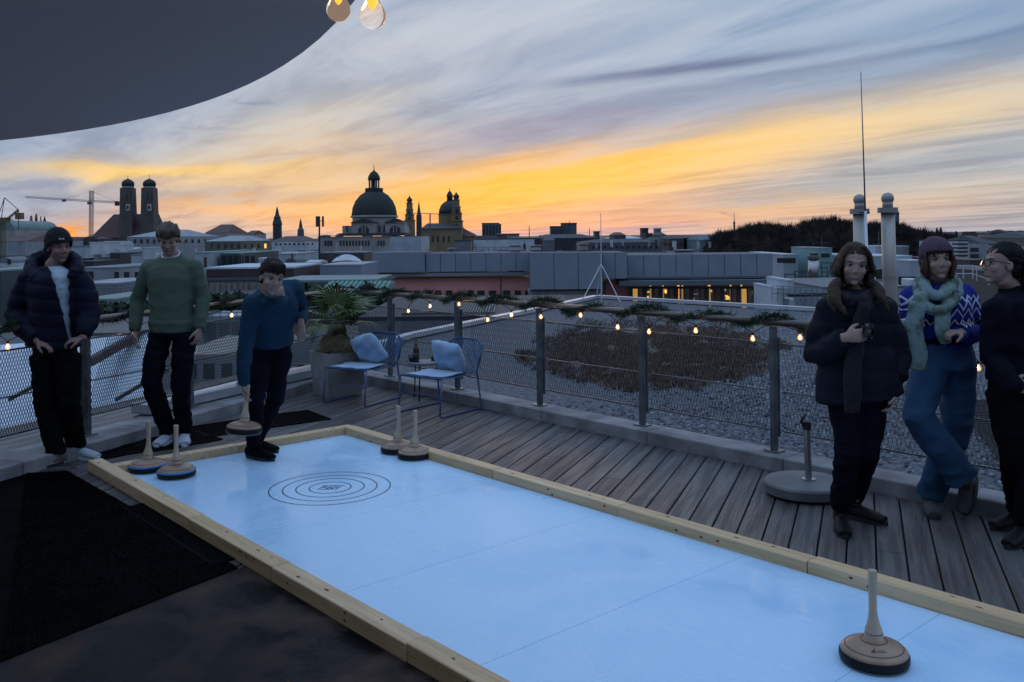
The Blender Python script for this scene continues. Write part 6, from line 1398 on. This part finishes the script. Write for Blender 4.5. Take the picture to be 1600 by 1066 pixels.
def collar(mb, cen, rx, ry, tilt, r, n=28, side=V3((1, 0, 0)), sy=0): 
    pts = [cen+V3((rx*math.cos(2*math.pi*k/n), ry*math.sin(2*math.pi*k/n), tilt*math.sin(2*math.pi*k/n)+sy*math.cos(2*math.pi*k/n))) for k in range(n+1)]; mb.loft(pts, r, 8)
collar(col_, ncx+V3((0, 0, .0)), .080, .072, .035, (.010)); col_.build('ribbed_collar', green, sw, smooth=True)
col_ = MB(); collar(col_, ncx+V3((0, 0, .012)), .070, .062, .035, .0085); col_.build('t_shirt_collar', mat('tee_collar_white', (.55, .60, .66), .9), root, smooth=True)
mb = MB(); mb.loft([j(269, 500), j(270, 526)], [(.17, .12), (.18, .128)], 20, side=side); limb(mb, [hl_, hl_.lerp(kl, .5), kl, al+V3((0, 0, -.015))], [.098, .088, .078, .068]); limb(mb, [hr_, hr_.lerp(kr, .5), kr, ar+V3((0, 0, -.015))], [.098, .086, .074, .066])
fuse(mb, 'trousers', blk_n, root, .009, 3, fold=wrinkle(.009, (10, 10, 12), 8))
shoe(root, *fl1, white_sh, wsole, r=.050); shoe(root, *fr1, white_sh, wsole, r=.050)
hair_shell(M, 1.0, root, hair_lb, hl=.050, side=.0, back=-.07, vol=.016, seed=3.0, fringe=12, fl=.03)
# ---------------------------------------------------------------- C: man in blue sweater bending with a stock
j = J(6.92)
root = empty('person', j(412, 716), 'man in a dark blue sweater bending forward as he swings an ice stock', 'person')
c = j(425, 433, -.54); M = frame(c, (.52, -.82, -.20), roll=-.12); P, C, NB = j(424, 534, .16), j(428, 482, -.18), j(431, 459, -.36); side = V3((1, -.20, .32))
Sl, Sr, El, Er, Wl, Wr = j(395, 476, -.30), j(461, 449, -.18), j(383, 544, -.24), j(473, 486, .04), j(380, 600, -.12), j(470, 504, -.14)
hl_, hr_, kl, kr = j(409, 552, .12), j(438, 550, .16), j(399, 628, -.04), j(430, 624, .16)
fl1, fr1 = foot(G(428, 721, .0205), (.86, -.5), .28), foot(G(434, 708, .0205), (.9, -.42), .28); al, ar = fl1[2], fr1[2]
body(root, [lambda m_: neck(m_, M, NB), lambda m_: torso(m_, P, C, NB, side, -.03), lambda m_: limb(m_, [Sl, El, Wl], [.05, .04, .028]), lambda m_: limb(m_, [Sr, Er, Wr], [.05, .04, .028]),
            lambda m_: hand(m_, Wl, (.10, -.10, -1), (.9, .3, 0), (.3, -1, 0), .5, curls=(.50, .55, .6, .65)), lambda m_: hand(m_, Wr, (.02, -.1, -1), (.2, 1, 0), (-1, -.2, 0), .35),
            lambda m_: limb(m_, [hl_, kl, al], [.075, .05, .035]), lambda m_: limb(m_, [hr_, kr, ar], [.075, .05, .035])], (M, 1.0, False), skin_f)
face_bits(M, 1.0, root, hair_br)
bluek = mat('knit_blue', (.013, .038, .068), .9, col2=(.018, .048, .085), ns=4, bump=.4, bs=90, spec=.15)
mb = MB(); torso(mb, P, C, NB, side, .012, W=.95, bot=.0); mb.loft([Sl.lerp(Sr, .10), Sl.lerp(Sr, .5)+V3((0, .02, .03)), Sl.lerp(Sr, .90)], [.070, .085, .070], 14)
mb.loft([P+V3((0, 0, .03)), P+V3((0, 0, -.02))], [(.172, .14), (.168, .135)], 24, side=side)
sleeve(mb, Sl, El, Wl, .072, .058, .042); sleeve(mb, Sr, Er, Wr, .060, .050, .040); mb.ell(NB+V3((0, -.01, -.055)), (.092, .085, .055)); mb.loft([Sl.lerp(Sr, .2), NB+V3((0, -.01, -.055)), Sl.lerp(Sr, .8)], [.07, .080, .07], 14)
sw = fuse(mb, 'sweater', bluek, root, .0075, 12, fold=wrinkle(.006, (8, 8, 10), 12))
mb = MB(); mb.loft([M@V3((.066*math.cos(a), -.030+.060*math.sin(a), -.150+.006*math.sin(a))) for a in [2*math.pi*k/24 for k in range(25)]], .010, 8); mb.build('ribbed_collar', bluek, sw, smooth=True)
mb = MB(); mb.loft([P+V3((0, 0, .02)), P+V3((-.01, 0, -.08))], [(.155, .12), (.17, .125)], 20, side=side); limb(mb, [hl_, hl_.lerp(kl, .5), kl, al], [.095, .082, .066, .054]); limb(mb, [hr_, hr_.lerp(kr, .5), kr, ar], [.095, .082, .066, .054])
fuse(mb, 'trousers', blk_n, root, .009, 3, fold=wrinkle(.008, (10, 10, 12), 31))
shoe(root, *fl1, blk, dsole, True); shoe(root, *fr1, blk, dsole, True)
hair_shell(M, 1.0, root, hair_br, hl=.048, side=-.005, back=-.07, vol=.013, seed=7.0, fringe=14, fl=.035)
mb = MB(); mb.loft([Wl+V3((-.0, 0, .015)), Wl+V3((0, 0, -.005))], .033, 18); wo = mb.build('wristwatch', blk, root, autosm=40); MB().bbox((-.012, -.016, -.016), (.012, .016, .016), .003, 0, Matrix.Translation(Wl+V3((-.034, -.01, .004)))).build('watch_face', mat('watch_glass', (.35, .36, .38), .2), wo)
stp = j(380, 616, -.13); hs = stock('ice stock swung in the hand of the man in the blue sweater', stp+V3((.0, .0, -.352)), 'brown', 1.0, bend=.004, group=None); hs.rotation_euler = (R(3), R(4), 1.0); hs.location = stp+V3((.004, -.012, -.285)); del hs['category']; hs['category'] = 'ice stock'
# ---------------------------------------------------------------- D: woman in dark puffer coat with scarf
j = J(5.05)
root = empty('person', j(1345, 838), 'woman with long wavy brown hair in a dark puffer coat and speckled scarf', 'person')
s = .97; c = j(1335, 413, -.02); M = frame(c, (-.24, -.96, -.08), roll=-.08); P, C, NB = j(1340, 585, .02), j(1338, 492), j(1336, 455, .02); side = V3((1, -.05, 0))
Sl, Sr, El, Er, Wl, Wr = j(1296, 482), j(1381, 482), j(1276, 556, .04), j(1404, 560, .02), j(1322, 527, -.24), j(1396, 612, -.08)
hl_, hr_, kl, kr = j(1320, 612), j(1360, 612), j(1325, 704, -.03), j(1355, 704, .0)
fl1, fr1 = foot(G(1321, 843), (-.22, -.97), .27), foot(G(1386, 821), (.72, -.70), .27); al, ar = fl1[2], fr1[2]
body(root, [lambda m_: neck(m_, M, NB, s, .050), lambda m_: torso(m_, P, C, NB, side, -.03, .95), lambda m_: limb(m_, [Sl, El, Wl], [.045, .038, .026]), lambda m_: limb(m_, [Sr, Er, Wr], [.045, .038, .026]),
            lambda m_: hand(m_, Wl, (1, -.10, .14), (0, 1, -.1), (0, .2, 1), .55, .93), lambda m_: hand(m_, Wr, (-.3, -.2, -1), (-1, 0, 0), (0, -1, 0), .5, .9),
            lambda m_: limb(m_, [hl_, kl, al], [.078, .05, .035]), lambda m_: limb(m_, [hr_, kr, ar], [.078, .05, .035])], (M, s, True), skin_f, .005)
face_bits(M, s, root, hair_br)
pufb = mat('puffer_black', (.004, .0055, .012), .7, col2=(.0065, .009, .018), ns=5, bump=.4, bs=30, spec=.15)
mb = MB(); torso(mb, P, C, NB, side, .036, bot=.0); mb.loft([j(1338, 540), j(1339, 585), j(1344, 622)], [(.195, .145), (.220, .16), (.240, .17)], 28, side=side)
mb.loft([Sl+V3((.02, 0, 0)), Sl.lerp(El, .5)+V3((-.01, 0, 0)), El+V3((.0, 0, .01)), El.lerp(Wl, .5)+V3((0, 0, -.01)), Wl.lerp(El, .06)], [.074, .082, .082, .074, .052], 20); mb.loft([Sr+V3((-.02, 0, 0)), Sr.lerp(Er, .5), Er, Er.lerp(Wr, .6)], [.074, .076, .070, .062], 18)
mb.ell(Sl, (.072,)*3); mb.ell(Sr, (.070,)*3)
fuse(mb, 'puffer_coat', pufb, root, .009, 12, fold=lambda c_, n: .008*(abs(math.sin((c_.z+.05*c_.x)*math.pi/.13))**.5)-.004+.010*(noise.noise(c_*7))+.004*noise.noise(c_*18))
mb = MB(); mb.loft([j(1341, 590), j(1342, 620)], [(.165, .12), (.175, .125)], 20, side=side); limb(mb, [hl_, hl_.lerp(kl, .5), kl, al+V3((0, 0, .03))], [.095, .086, .072, .060]); limb(mb, [hr_, hr_.lerp(kr, .5), kr, ar+V3((0, 0, .03))], [.095, .086, .070, .058])
fuse(mb, 'trousers', blk_n, root, .009, 3, fold=wrinkle(.007, (10, 10, 12), 44))
bootm = mat('boot_leather', (.005, .005, .006), .6, col2=(.009, .009, .011), ns=12, spec=.25)
shoe(root, *fl1, bootm, dsole, True, .044); shoe(root, *fr1, bootm, dsole, True, .044)
H = lambda x, y, z: M@(V3((x, y, z))*s)
Mi2 = M.inverted(); sD = s
def sh_d(mb): mb.ell(H(0, -.022, .030), V3((.086, .103, .098))*sD, 28, 20, M); mb.ell(H(0, -.050, -.03), V3((.074, .060, .092))*sD, 24, 16, M)
def cut_d(q):
    l = (Mi2@q)/sD
    if l.y < .020: return False
    lim = .066-.12*abs(l.x)-.35*max(0, abs(l.x)-.045)       # centre parting: forehead free in the middle
    return l.z < lim and l.z > -.105 and abs(l.x) < .066+.10*max(0, -l.z)
msl = [([H(-.030, .030, .108), H(-.066, .030, .066), H(-.084, .018, .005), H(-.090, .010, -.060), j(1308, 444, -.06), j(1304, 458, -.13), j(1307, 471, -.18), j(1318, 485, -.205), j(1325, 493, -.205)], [(.012, .020), (.013, .030), (.013, .034), (.018, .036), (.032, .034), (.036, .024), (.028, .018), (.014, .012), (.003, .003)]),
       ([H(-.030, -.03, .10), H(-.078, -.04, .03), H(-.092, -.04, -.06), j(1308, 448, .02), j(1301, 462, -.06), j(1299, 474, -.12), j(1306, 488, -.17)], [(.015, .02), (.020, .03), (.020, .03), (.030, .03), (.028, .024), (.018, .014), (.003, .003)]),
       ([H(.030, .030, .108), H(.064, .030, .066), H(.082, .018, .005), H(.086, .010, -.060), j(1363, 444, -.06), j(1370, 457, -.12), j(1379, 470, -.155), j(1387, 483, -.165), j(1390, 490, -.16)], [(.012, .020), (.013, .030), (.013, .034), (.016, .036), (.028, .032), (.028, .022), (.020, .016), (.010, .010), (.003, .003)]),
       ([H(.030, -.03, .10), H(.076, -.04, .03), H(.086, -.04, -.06), j(1368, 448, .04), j(1378, 464, .0), j(1386, 478, -.06)], [(.015, .02), (.020, .03), (.020, .03), (.026, .03), (.020, .020), (.003, .003)]),
       ([H(0, -.09, .05), H(0, -.115, -.04), j(1336, 456, .14), j(1336, 480, .16)], [(.06, .03), (.07, .03), (.09, .03), (.05, .012)])]
hs_ = hair_mass('hair', root, hair_wave, msl, sh_d, cut=cut_d, seed=3.0)
scarf = mat('scarf_speckled', (.005, .005, .009), .95, col2=(.014, .014, .028), ns=60, contrast=(.54, .64), bump=.5, bs=60); 
mb = MB(); mb.loft([j(1318, 462, -.07), j(1326, 470, -.13), j(1345, 470, -.14), j(1362, 460, -.08), j(1362, 447, .06), j(1338, 442, .12), j(1314, 450, .05), j(1318, 462, -.07)], [(.030, .042)]*8, 14)
mb.loft([j(1358, 462, -.10), j(1352, 480, -.18), j(1340, 520, -.19), j(1334, 560, -.20), j(1332, 600, -.21), j(1331, 645, -.20)], [(.03, .02), (.036, .02), (.044, .018), (.046, .016), (.046, .014), (.044, .012)], 16, side=(1, 0, 0))
fuse(mb, 'scarf', scarf, root, .007, 2, fold=wrinkle(.009, (24, 10, 4), 5))
q = Wl+V3((.105, -.030, .035)); gl2 = empty('tumbler', q+V3((0, 0, -.03)), 'small clear drinking glass held by the woman in the puffer coat', 'glass')
cg = mat('clear_glass', (.95, .97, 1), .03, trans=1.0); cg.node_tree.nodes['Principled BSDF'].inputs['IOR'].default_value = 1.2
MB().lathe([(0, .0), (.026, .0), (.031, .075), (.029, .075), (.024, .006), (0, .006)], q+V3((0, 0, -.035)), 20).build('cup', cg, gl2, smooth=True); MB().lathe([(0, .007), (.0235, .007), (.026, .035), (0, .035)], q+V3((0, 0, -.035)), 20).build('drink', mat('dark_drink', (.02, .008, .006), .1), gl2, smooth=True)
# ---------------------------------------------------------------- E: woman in purple beanie, nordic sweater, scarf, jeans
j = J(5.32)
root = empty('person', j(1472, 806), 'woman in a purple beanie, patterned blue sweater, long pale scarf and blue jeans with crossed legs', 'person'); root['label'] = 'woman in purple beanie, patterned blue sweater, pale green scarf and jeans, legs crossed'
s = .97; c = j(1464, 406, -.04); M = frame(c, (-.14, -.98, .04), roll=.06); P, C, NB = j(1476, 550, .02), j(1466, 478), j(1464, 446, .02); side = V3((1, .0, 0))
Sl, Sr, El, Er, Wl, Wr = j(1427, 466, .02), j(1506, 464, .02), j(1419, 520, .22), j(1524, 522, .06), j(1418, 508, -.06), j(1502, 520, -.20)
hl_, hr_, kl, kr, al, ar = j(1455, 566), j(1499, 566, .03), j(1434, 652, -.14), j(1494, 672, .05), j(1508, 752, -.10), j(1474, 778, .08); fr1 = foot(G(1461, 813), (-.28, -.96), .27); ar = fr1[2]
body(root, [lambda m_: neck(m_, M, NB, s, .050), lambda m_: torso(m_, P, C, NB, side, -.03, .95), lambda m_: limb(m_, [Sl, El, Wl], [.045, .036, .026]), lambda m_: limb(m_, [Sr, Er, Wr], [.045, .036, .026]),
            lambda m_: hand(m_, Wl, (.12, -1, .05), (1, 0, -.2), (.2, 0, 1), .9, .92), lambda m_: hand(m_, Wr, (-1, -.35, .08), (-.1, .2, -1), (.1, -1, .1), .9, .92),
            lambda m_: limb(m_, [hl_, kl, al], [.078, .05, .035]), lambda m_: limb(m_, [hr_, kr, ar], [.078, .05, .035])], (M, s, True), skin_f, .005)
face_bits(M, s, root, hair_br)
nord = mat('knit_nordic', (.018, .026, .20), .9, spec=.15); T = NT(nord.node_tree); b = nord.node_tree.nodes['Principled BSDF']
t = T.node('ShaderNodeTexCoord'); sp = T.node('ShaderNodeSeparateXYZ'); T.l.new(t.outputs['Object'], sp.inputs[0])
ax_ = T.m('ARCTAN2', sp.outputs[0], T.m('MULTIPLY', T.m('ADD', sp.outputs[1], -.30), -1.0)); 
def zig(z0, amp, freq, th):
    tri = T.m('MULTIPLY', T.m('PINGPONG', T.m('MULTIPLY', sp.outputs[0], freq), 1.0), amp)
    return T.m('LESS_THAN', T.m('ABSOLUTE', T.m('SUBTRACT', T.m('SUBTRACT', sp.outputs[2], z0), tri)), th)
zr = root.location.z
base_c = T.mix(T.m('GREATER_THAN', T.noise(t.outputs['Object'], 90, 2), .5), (.012, .018, .16), (.022, .034, .25))
shz = (Sl.z-zr)
mk_ = T.m('MAXIMUM', zig(shz-.060, .055, 26, .009), T.m('MAXIMUM', zig(shz-.105, .050, 26, .006), zig(shz-.150, .035, 40, .005)))
mk_ = T.m('MAXIMUM', mk_, zig(shz-.012, .030, 40, .008))
col_n = T.mix(mk_, base_c, (.50, .56, .70))
blk_band = T.m('MULTIPLY', T.m('LESS_THAN', T.m('ABSOLUTE', T.m('SUBTRACT', sp.outputs[2], shz-.135)), .018), T.m('SUBTRACT', 1.0, mk_))
T.put(b, 'Base Color', T.mix(T.m('MULTIPLY', blk_band, .85), col_n, (.010, .010, .03)))
bn = T.node('ShaderNodeBump'); bn.inputs['Strength'].default_value = .5; bn.inputs['Distance'].default_value = .01; T.l.new(T.noise(t.outputs['Object'], 70, 4), bn.inputs['Height']); T.l.new(bn.outputs[0], b.inputs['Normal'])
mb = MB(); torso(mb, P+V3((0, 0, .03)), C, NB, side, .018, bot=.03); mb.loft([Sl.lerp(Sr, .12)+V3((0, 0, .01)), Sl.lerp(Sr, .5)+V3((0, 0, .03)), Sl.lerp(Sr, .88)+V3((0, 0, .01))], [.062, .075, .062], 14)
sleeve(mb, Sl, El, Wl, .072, .064, .040); sleeve(mb, Sr, Er, Wr, .074, .068, .042)
fuse(mb, 'sweater', nord, root, .0075, 10, fold=wrinkle(.007, (8, 8, 10), 21))
den = mat('denim', (.020, .055, .115), .9, col2=(.030, .078, .155), ns=4, bump=.3, bs=120, spec=.2, contrast=(.3, .7)); den.node_tree.nodes['Principled BSDF'].inputs['Roughness'].default_value = .85
mb = MB(); mb.loft([j(1474, 530), j(1475, 545), j(1477, 575)], [(.135, .115), (.155, .12), (.172, .13)], 22, side=side)
kz = kl.lerp(al, .5)
limb(mb, [hl_+V3((.01, 0, 0)), hl_.lerp(kl, .5), kl, kl.lerp(al, .5), al+(kl-al)*.06], [.098, .092, .086, .088, .092], 20); limb(mb, [hr_+V3((-.01, 0, 0)), hr_.lerp(kr, .5), kr, kr.lerp(ar, .5), ar+V3((0, 0, -.01))], [.098, .094, .088, .082, .080], 20)
jn = fuse(mb, 'jeans', den, root, .0085, 3, fold=wrinkle(.010, (8, 8, 9), 14))
mb = MB(); collar(mb, j(1474, 531), .150, .130, .0, .014); mb.build('belt', blk, jn, smooth=True)
gb = mat('boot_suede', (.045, .048, .052), .9, col2=(.065, .068, .07), ns=10, bump=.3, bs=60)
shoe(root, *fr1, gb, mat('sole_grey', (.03, .03, .032), .7), True, .046)
tq = G(1510, 806, .012); shoe(root, tq+V3((.085, .05, .225)), tq, j(1506, 748, -.06), gb, MC['sole_grey'], True, .046, up=V3((-.85, -.2, .35)))
hs_ = hair_shell(M, s, root, hair_au, hl=.040, side=-.06, back=-.10, vol=.008, seed=22.0, fringe=12, fl=.045, lowf=True)
defs = []
for k in range(6): t_ = k/5; defs.append([H(-.072, .045-.08*t_, .05) if False else (M@(V3((-.072, .045-.08*t_, .05))*s)), M@(V3((-.082, .045-.08*t_, -.01))*s), M@(V3((-.078, .048-.08*t_, -.07))*s), M@(V3((-.066, .048-.07*t_, -.115))*s)]); defs.append([M@(V3((.072, .045-.08*t_, .05))*s), M@(V3((.080, .045-.08*t_, -.01))*s), M@(V3((.076, .046-.08*t_, -.07))*s), M@(V3((.064, .044-.07*t_, -.11))*s)])
locks(M, s, root, hair_au, defs[::2], 'hair_lock', w=(.014, .009), n=2, jit=.004, parent=hs_); locks(M, s, root, hair_au, defs[1::2], 'hair_lock', w=(.014, .009), n=2, jit=.004, parent=hs_)
beanie(M, s, root, mat('knit_purple', (.060, .035, .060), .95, col2=(.075, .045, .075), ns=30, bump=.5, bs=90), low=.048, back=-.045, tall=.004, vol=.013, cuff=.05)
sc_m = mat('scarf_green', (.17, .245, .245), .9, col2=(.085, .125, .10), ns=11, contrast=(.47, .60), bump=.4, bs=60, detail=7)
mb = MB()
mb.loft(crom([j(1442, 440, -.03), j(1449, 455, -.11), j(1464, 463, -.14), j(1480, 454, -.11), j(1487, 438, -.02), j(1478, 428, .08), j(1464, 425, .10), j(1449, 429, .07), j(1442, 440, -.03)], 3), (.028, .040), 14, side=(0, 0, 1)) if False else mb.loft(crom([j(1442, 440, -.03), j(1449, 455, -.11), j(1464, 463, -.14), j(1480, 454, -.11), j(1487, 438, -.02), j(1478, 428, .08), j(1464, 425, .10), j(1449, 429, .07), j(1442, 440, -.03)], 3), [(.030, .040)]*25, 14)
mb.loft(crom([j(1434, 452, .0), j(1443, 473, -.13), j(1463, 486, -.17), j(1487, 471, -.14), j(1496, 450, .0), j(1485, 437, .1), j(1462, 433, .13), j(1440, 439, .09), j(1434, 452, .0)], 3), [(.028, .036)]*25, 14)
mb.loft([j(1442, 462, -.12), j(1434, 480, -.17), j(1428, 505, -.19), j(1430, 535, -.20), j(1436, 558, -.20), j(1434, 578, -.20)], [(.035, .025), (.050, .020), (.055, .018), (.056, .016), (.048, .014), (.040, .012)], 16, side=(1, 0, 0))
mb.loft([j(1476, 482, -.14), j(1474, 500, -.19), j(1472, 515, -.20), j(1476, 530, -.20), j(1478, 537, -.20)], [(.03, .02), (.046, .018), (.044, .016), (.036, .014), (.030, .012)], 16, side=(1, 0, 0))
fuse(mb, 'scarf', sc_m, root, .0065, 2, fold=wrinkle(.006, (30, 12, 5), 15))
q = Wl+V3((.02, -.09, .03)); gl3 = empty('tumbler', q+V3((0, 0, -.035)), 'dark cup held by the woman in the purple beanie', 'glass'); MB().lathe([(0, .0), (.024, .0), (.030, .07), (.028, .07), (.022, .006), (0, .006)], q+V3((0, 0, -.035)), 20).build('cup', MC['smoked_glass'], gl3, smooth=True)
# ---------------------------------------------------------------- F: woman with glasses in black
j = J(4.95)
root = empty('person', j(1590, 845), 'woman with glasses and black ponytail, dressed in black, cut by the right edge', 'person')
s = .98; c = j(1566, 412); M = frame(c, (-.99, .02, .08), roll=.0); P, C, NB = j(1588, 590), j(1588, 494), j(1582, 457, .02); side = V3((.62, .78, 0))
Sl, Sr, El, Er, Wl, Wr = j(1556, 484, -.14), j(1622, 486, .14), j(1552, 560, -.12), j(1640, 566, .16), j(1580, 600, -.24), j(1600, 604, .0)
hl_, hr_, kl, kr = j(1572, 612, -.05), j(1606, 612, .08), j(1582, 708, -.02), j(1612, 708, -.02)
fl1, fr1 = foot(G(1549, 829), (-.95, -.3), .27), foot(G(1573, 859), (-.8, -.6), .27); al, ar = fl1[2], fr1[2]
body(root, [lambda m_: neck(m_, M, NB, s, .050), lambda m_: torso(m_, P, C, NB, side, -.03, .95), lambda m_: limb(m_, [Sl, El, Wl], [.045, .038, .026]), lambda m_: limb(m_, [Sr, Er, Wr], [.045, .038, .026]),
            lambda m_: hand(m_, Wl, (.9, -.1, -.2), (0, 1, 0), (0, 0, 1), .7, .92), lambda m_: hand(m_, Wr, (-.9, -.1, -.2), (0, 1, 0), (0, 0, 1), .7, .92),
            lambda m_: limb(m_, [hl_, kl, al], [.078, .05, .035]), lambda m_: limb(m_, [hr_, kr, ar], [.078, .05, .035])], (M, s, True), skin_f, .005)
face_bits(M, s, root, hair_bl)
mb = MB(); torso(mb, P, C, NB, side, .030, bot=-.02); mb.loft([Sl.lerp(Sr, .1), Sl.lerp(Sr, .5)+V3((0, 0, .03)), Sl.lerp(Sr, .9)], [.07, .08, .07], 14); mb.loft([NB+V3((0, 0, -.03)), NB+V3((-.004, 0, .035))], [.075, .066], 18)
sleeve(mb, Sl, El, Wl.lerp(El, -.25), .072, .064, .046); sleeve(mb, Sr, Er, Wr, .072, .064, .046)
fuse(mb, 'pullover', blk_n, root, .0085, 10, fold=wrinkle(.009, (8, 8, 10), 61))
mb = MB(); mb.loft([P+V3((0, 0, .03)), P+V3((0, 0, -.09))], [(.165, .13), (.175, .135)], 20, side=side); limb(mb, [hl_, hl_.lerp(kl, .5), kl, al], [.100, .088, .072, .056]); limb(mb, [hr_, hr_.lerp(kr, .5), kr, ar], [.100, .088, .072, .056])
fuse(mb, 'trousers', blk, root, .009, 3, fold=wrinkle(.008, (10, 10, 12), 71))
shoe(root, *fl1, bootm, dsole, False, .044); shoe(root, *fr1, bootm, dsole, True, .044)
hs_ = hair_shell(M, s, root, hair_bl, hl=.050, side=.012, back=-.085, vol=.001, seed=31.0)
defs = [[M@(V3((x*.4, -.10, .03))*s), M@(V3((x, -.135, -.02))*s), M@(V3((x, -.135, -.09))*s), M@(V3((x*1.2, -.12, -.17))*s), M@(V3((x*1.2, -.10, -.27))*s), M@(V3((x*1.1, -.09, -.38))*s)] for x in (-.045, -.025, 0, .025, .045)]
locks(M, s, root, hair_bl, defs, w=(.030, .020), n=3, jit=.010, parent=hs_)
gm = MB(); mm = mat('glasses_frame', (.02, .014, .012), .3)
for q in (-1, 1):
    pts = [M@(V3((q*(.032+.025*math.cos(a)), .102-.35*abs(.025*math.cos(a)+.0)*(1 if q*math.cos(a)*q > 0 else 0), -.002+.019*math.sin(a)))*s) for a in [2*math.pi*k/20 for k in range(21)]]; gm.loft(pts, .0026, 6)
    gm.loft([M@(V3((q*.057, .092, .008))*s), M@(V3((q*.080, .06, .008))*s), M@(V3((q*.082, -.004, .002))*s)], .0024, 6)
gm.loft([M@(V3((-.008, .102, .003))*s), M@(V3((0, .106, .006))*s), M@(V3((.008, .102, .003))*s)], .002, 6); go = gm.build('glasses', mm, root, smooth=True)
lg = mat('lens_glass', (1, 1, 1), .02, trans=1.0); lg.node_tree.nodes['Principled BSDF'].inputs['IOR'].default_value = 1.1
for q in (-1, 1): MB().add([M@(V3((q*(.032+.024*math.cos(a)), .101-.008*max(0, math.cos(a)), -.002+.018*math.sin(a)))*s) for a in [2*math.pi*k/20 for k in range(20)]], [tuple(range(20))]).build('lens', lg, go)
mb = MB(); er = M@(V3((-.083, -.006, -.040))*s)
# ================= ROOFTOP CLUTTER =================
rnd = random.Random(77)
def chimney(x, y, dd, h, w_, mm, label, group):
    b_ = at(x, y, dd); s_ = dd/F; root = empty('chimney', b_, label, 'chimney', group)
    MB().box((b_.x-w_*s_, dd, b_.z-.5), (b_.x+w_*s_, dd+w_*s_*1.6, b_.z+h*s_)).build('stack', mm, root)
    MB().box((b_.x-w_*s_*1.2, dd-.1*s_*w_, b_.z+h*s_+.002), (b_.x+w_*s_*1.2, dd+w_*s_*1.8, b_.z+h*s_*1.12)).build('cap', greyl, root)
for i in range(46):
    x = rnd.uniform(120, 600) if i % 3 else rnd.uniform(740, 1115); y = rnd.uniform(384, 398) if i % 2 else rnd.uniform(398, 418)
    if x > 740: y = rnd.uniform(378, 386)
    dd = {0: 125, 1: 160}[i % 2] if y < 400 else 70
    chimney(x, y, dd, rnd.uniform(3, 8), rnd.uniform(.8, 2.2), rnd.choice((white, grey, greyl, redr, pale)), 'small chimney among the mid-distance roofs', 'small chimneys on the mid-distance roofs')
for i in range(26):
    x = rnd.uniform(0, 600); y = rnd.choice((388, 396, 404, 412)); dd = rnd.choice((90, 120, 150)); b_ = at(x, y, dd); t = at(x, y-rnd.uniform(8, 20), dd)
    root = empty('aerial', b_, 'thin rooftop aerial among the left roofs', 'aerial', 'aerials on the left roofs'); MB().loft([b_, t], .035, 4).build('pole', steel, root)
    for f_ in (.75, .9): q = b_.lerp(t, f_); MB().loft([q-V3((.5, 0, 0)), q+V3((.5, 0, 0))], .025, 4).build('crossbar', steel, root)
for i, (x, y, dd, w_, mm) in enumerate(((345, 432, 66, 9, white), (372, 433, 66, 5, metalroof), (455, 428, 66, 7, white), (530, 431, 70, 6, metalroof), (150, 452, 66, 10, white), (196, 440, 80, 6, white), (212, 430, 80, 8, metalroof), (160, 428, 82, 9, white), (120, 440, 70, 6, greyl),
        (340, 470, 54, 10, white), (365, 478, 54, 5, greyl), (452, 400, 112, 6, white), (430, 394, 112, 5, greyl), (410, 405, 90, 7, white), (250, 400, 100, 8, white), (1238, 470, 62, 5, white), (1262, 466, 64, 6, greyl), (1290, 470, 62, 4, metalroof), (1432, 440, 60, 8, white), (1450, 470, 58, 6, greyl))):
    b_ = at(x, y, dd); s_ = dd/F; root = empty('roof_unit', b_, 'small pale box-shaped unit on the middle roofs', 'roof unit', 'small pale units on the middle roofs')
    MB().bbox((b_.x-w_*s_, dd, b_.z-2), (b_.x+w_*s_, dd+1.6, b_.z+rnd.uniform(2, 4)*s_), .06).build('housing', mm, root)
# thin railings on the near roofs at left
for i, (x0, y0, x1, y1, dd, lab) in enumerate(((322, 436, 505, 432, 58, 'thin roof railing in front of the maroon fascia'), (318, 490, 500, 484, 40, 'thin roof railing above the teal facade'), (120, 452, 240, 448, 60, 'thin roof railing between the two standing men'), (1206, 447, 1330, 452, 57, 'thin roof railing on the grey roof at the puffer coat'))):
    mb = MB(); a, b_ = at(x0, y0, dd), at(x1, y1, dd); n = 14
    for k in (0, .45): mb.loft([a-V3((0, 0, k)), b_-V3((0, 0, k))], .022, 5)
    for k in range(n+1): p = a.lerp(b_, k/n); mb.loft([p, p-V3((0, 0, .95))], .02, 4)
    tag(mb.build('roof_handrail', steel, origin=a-V3((0, 0, 1))), lab, 'handrail')
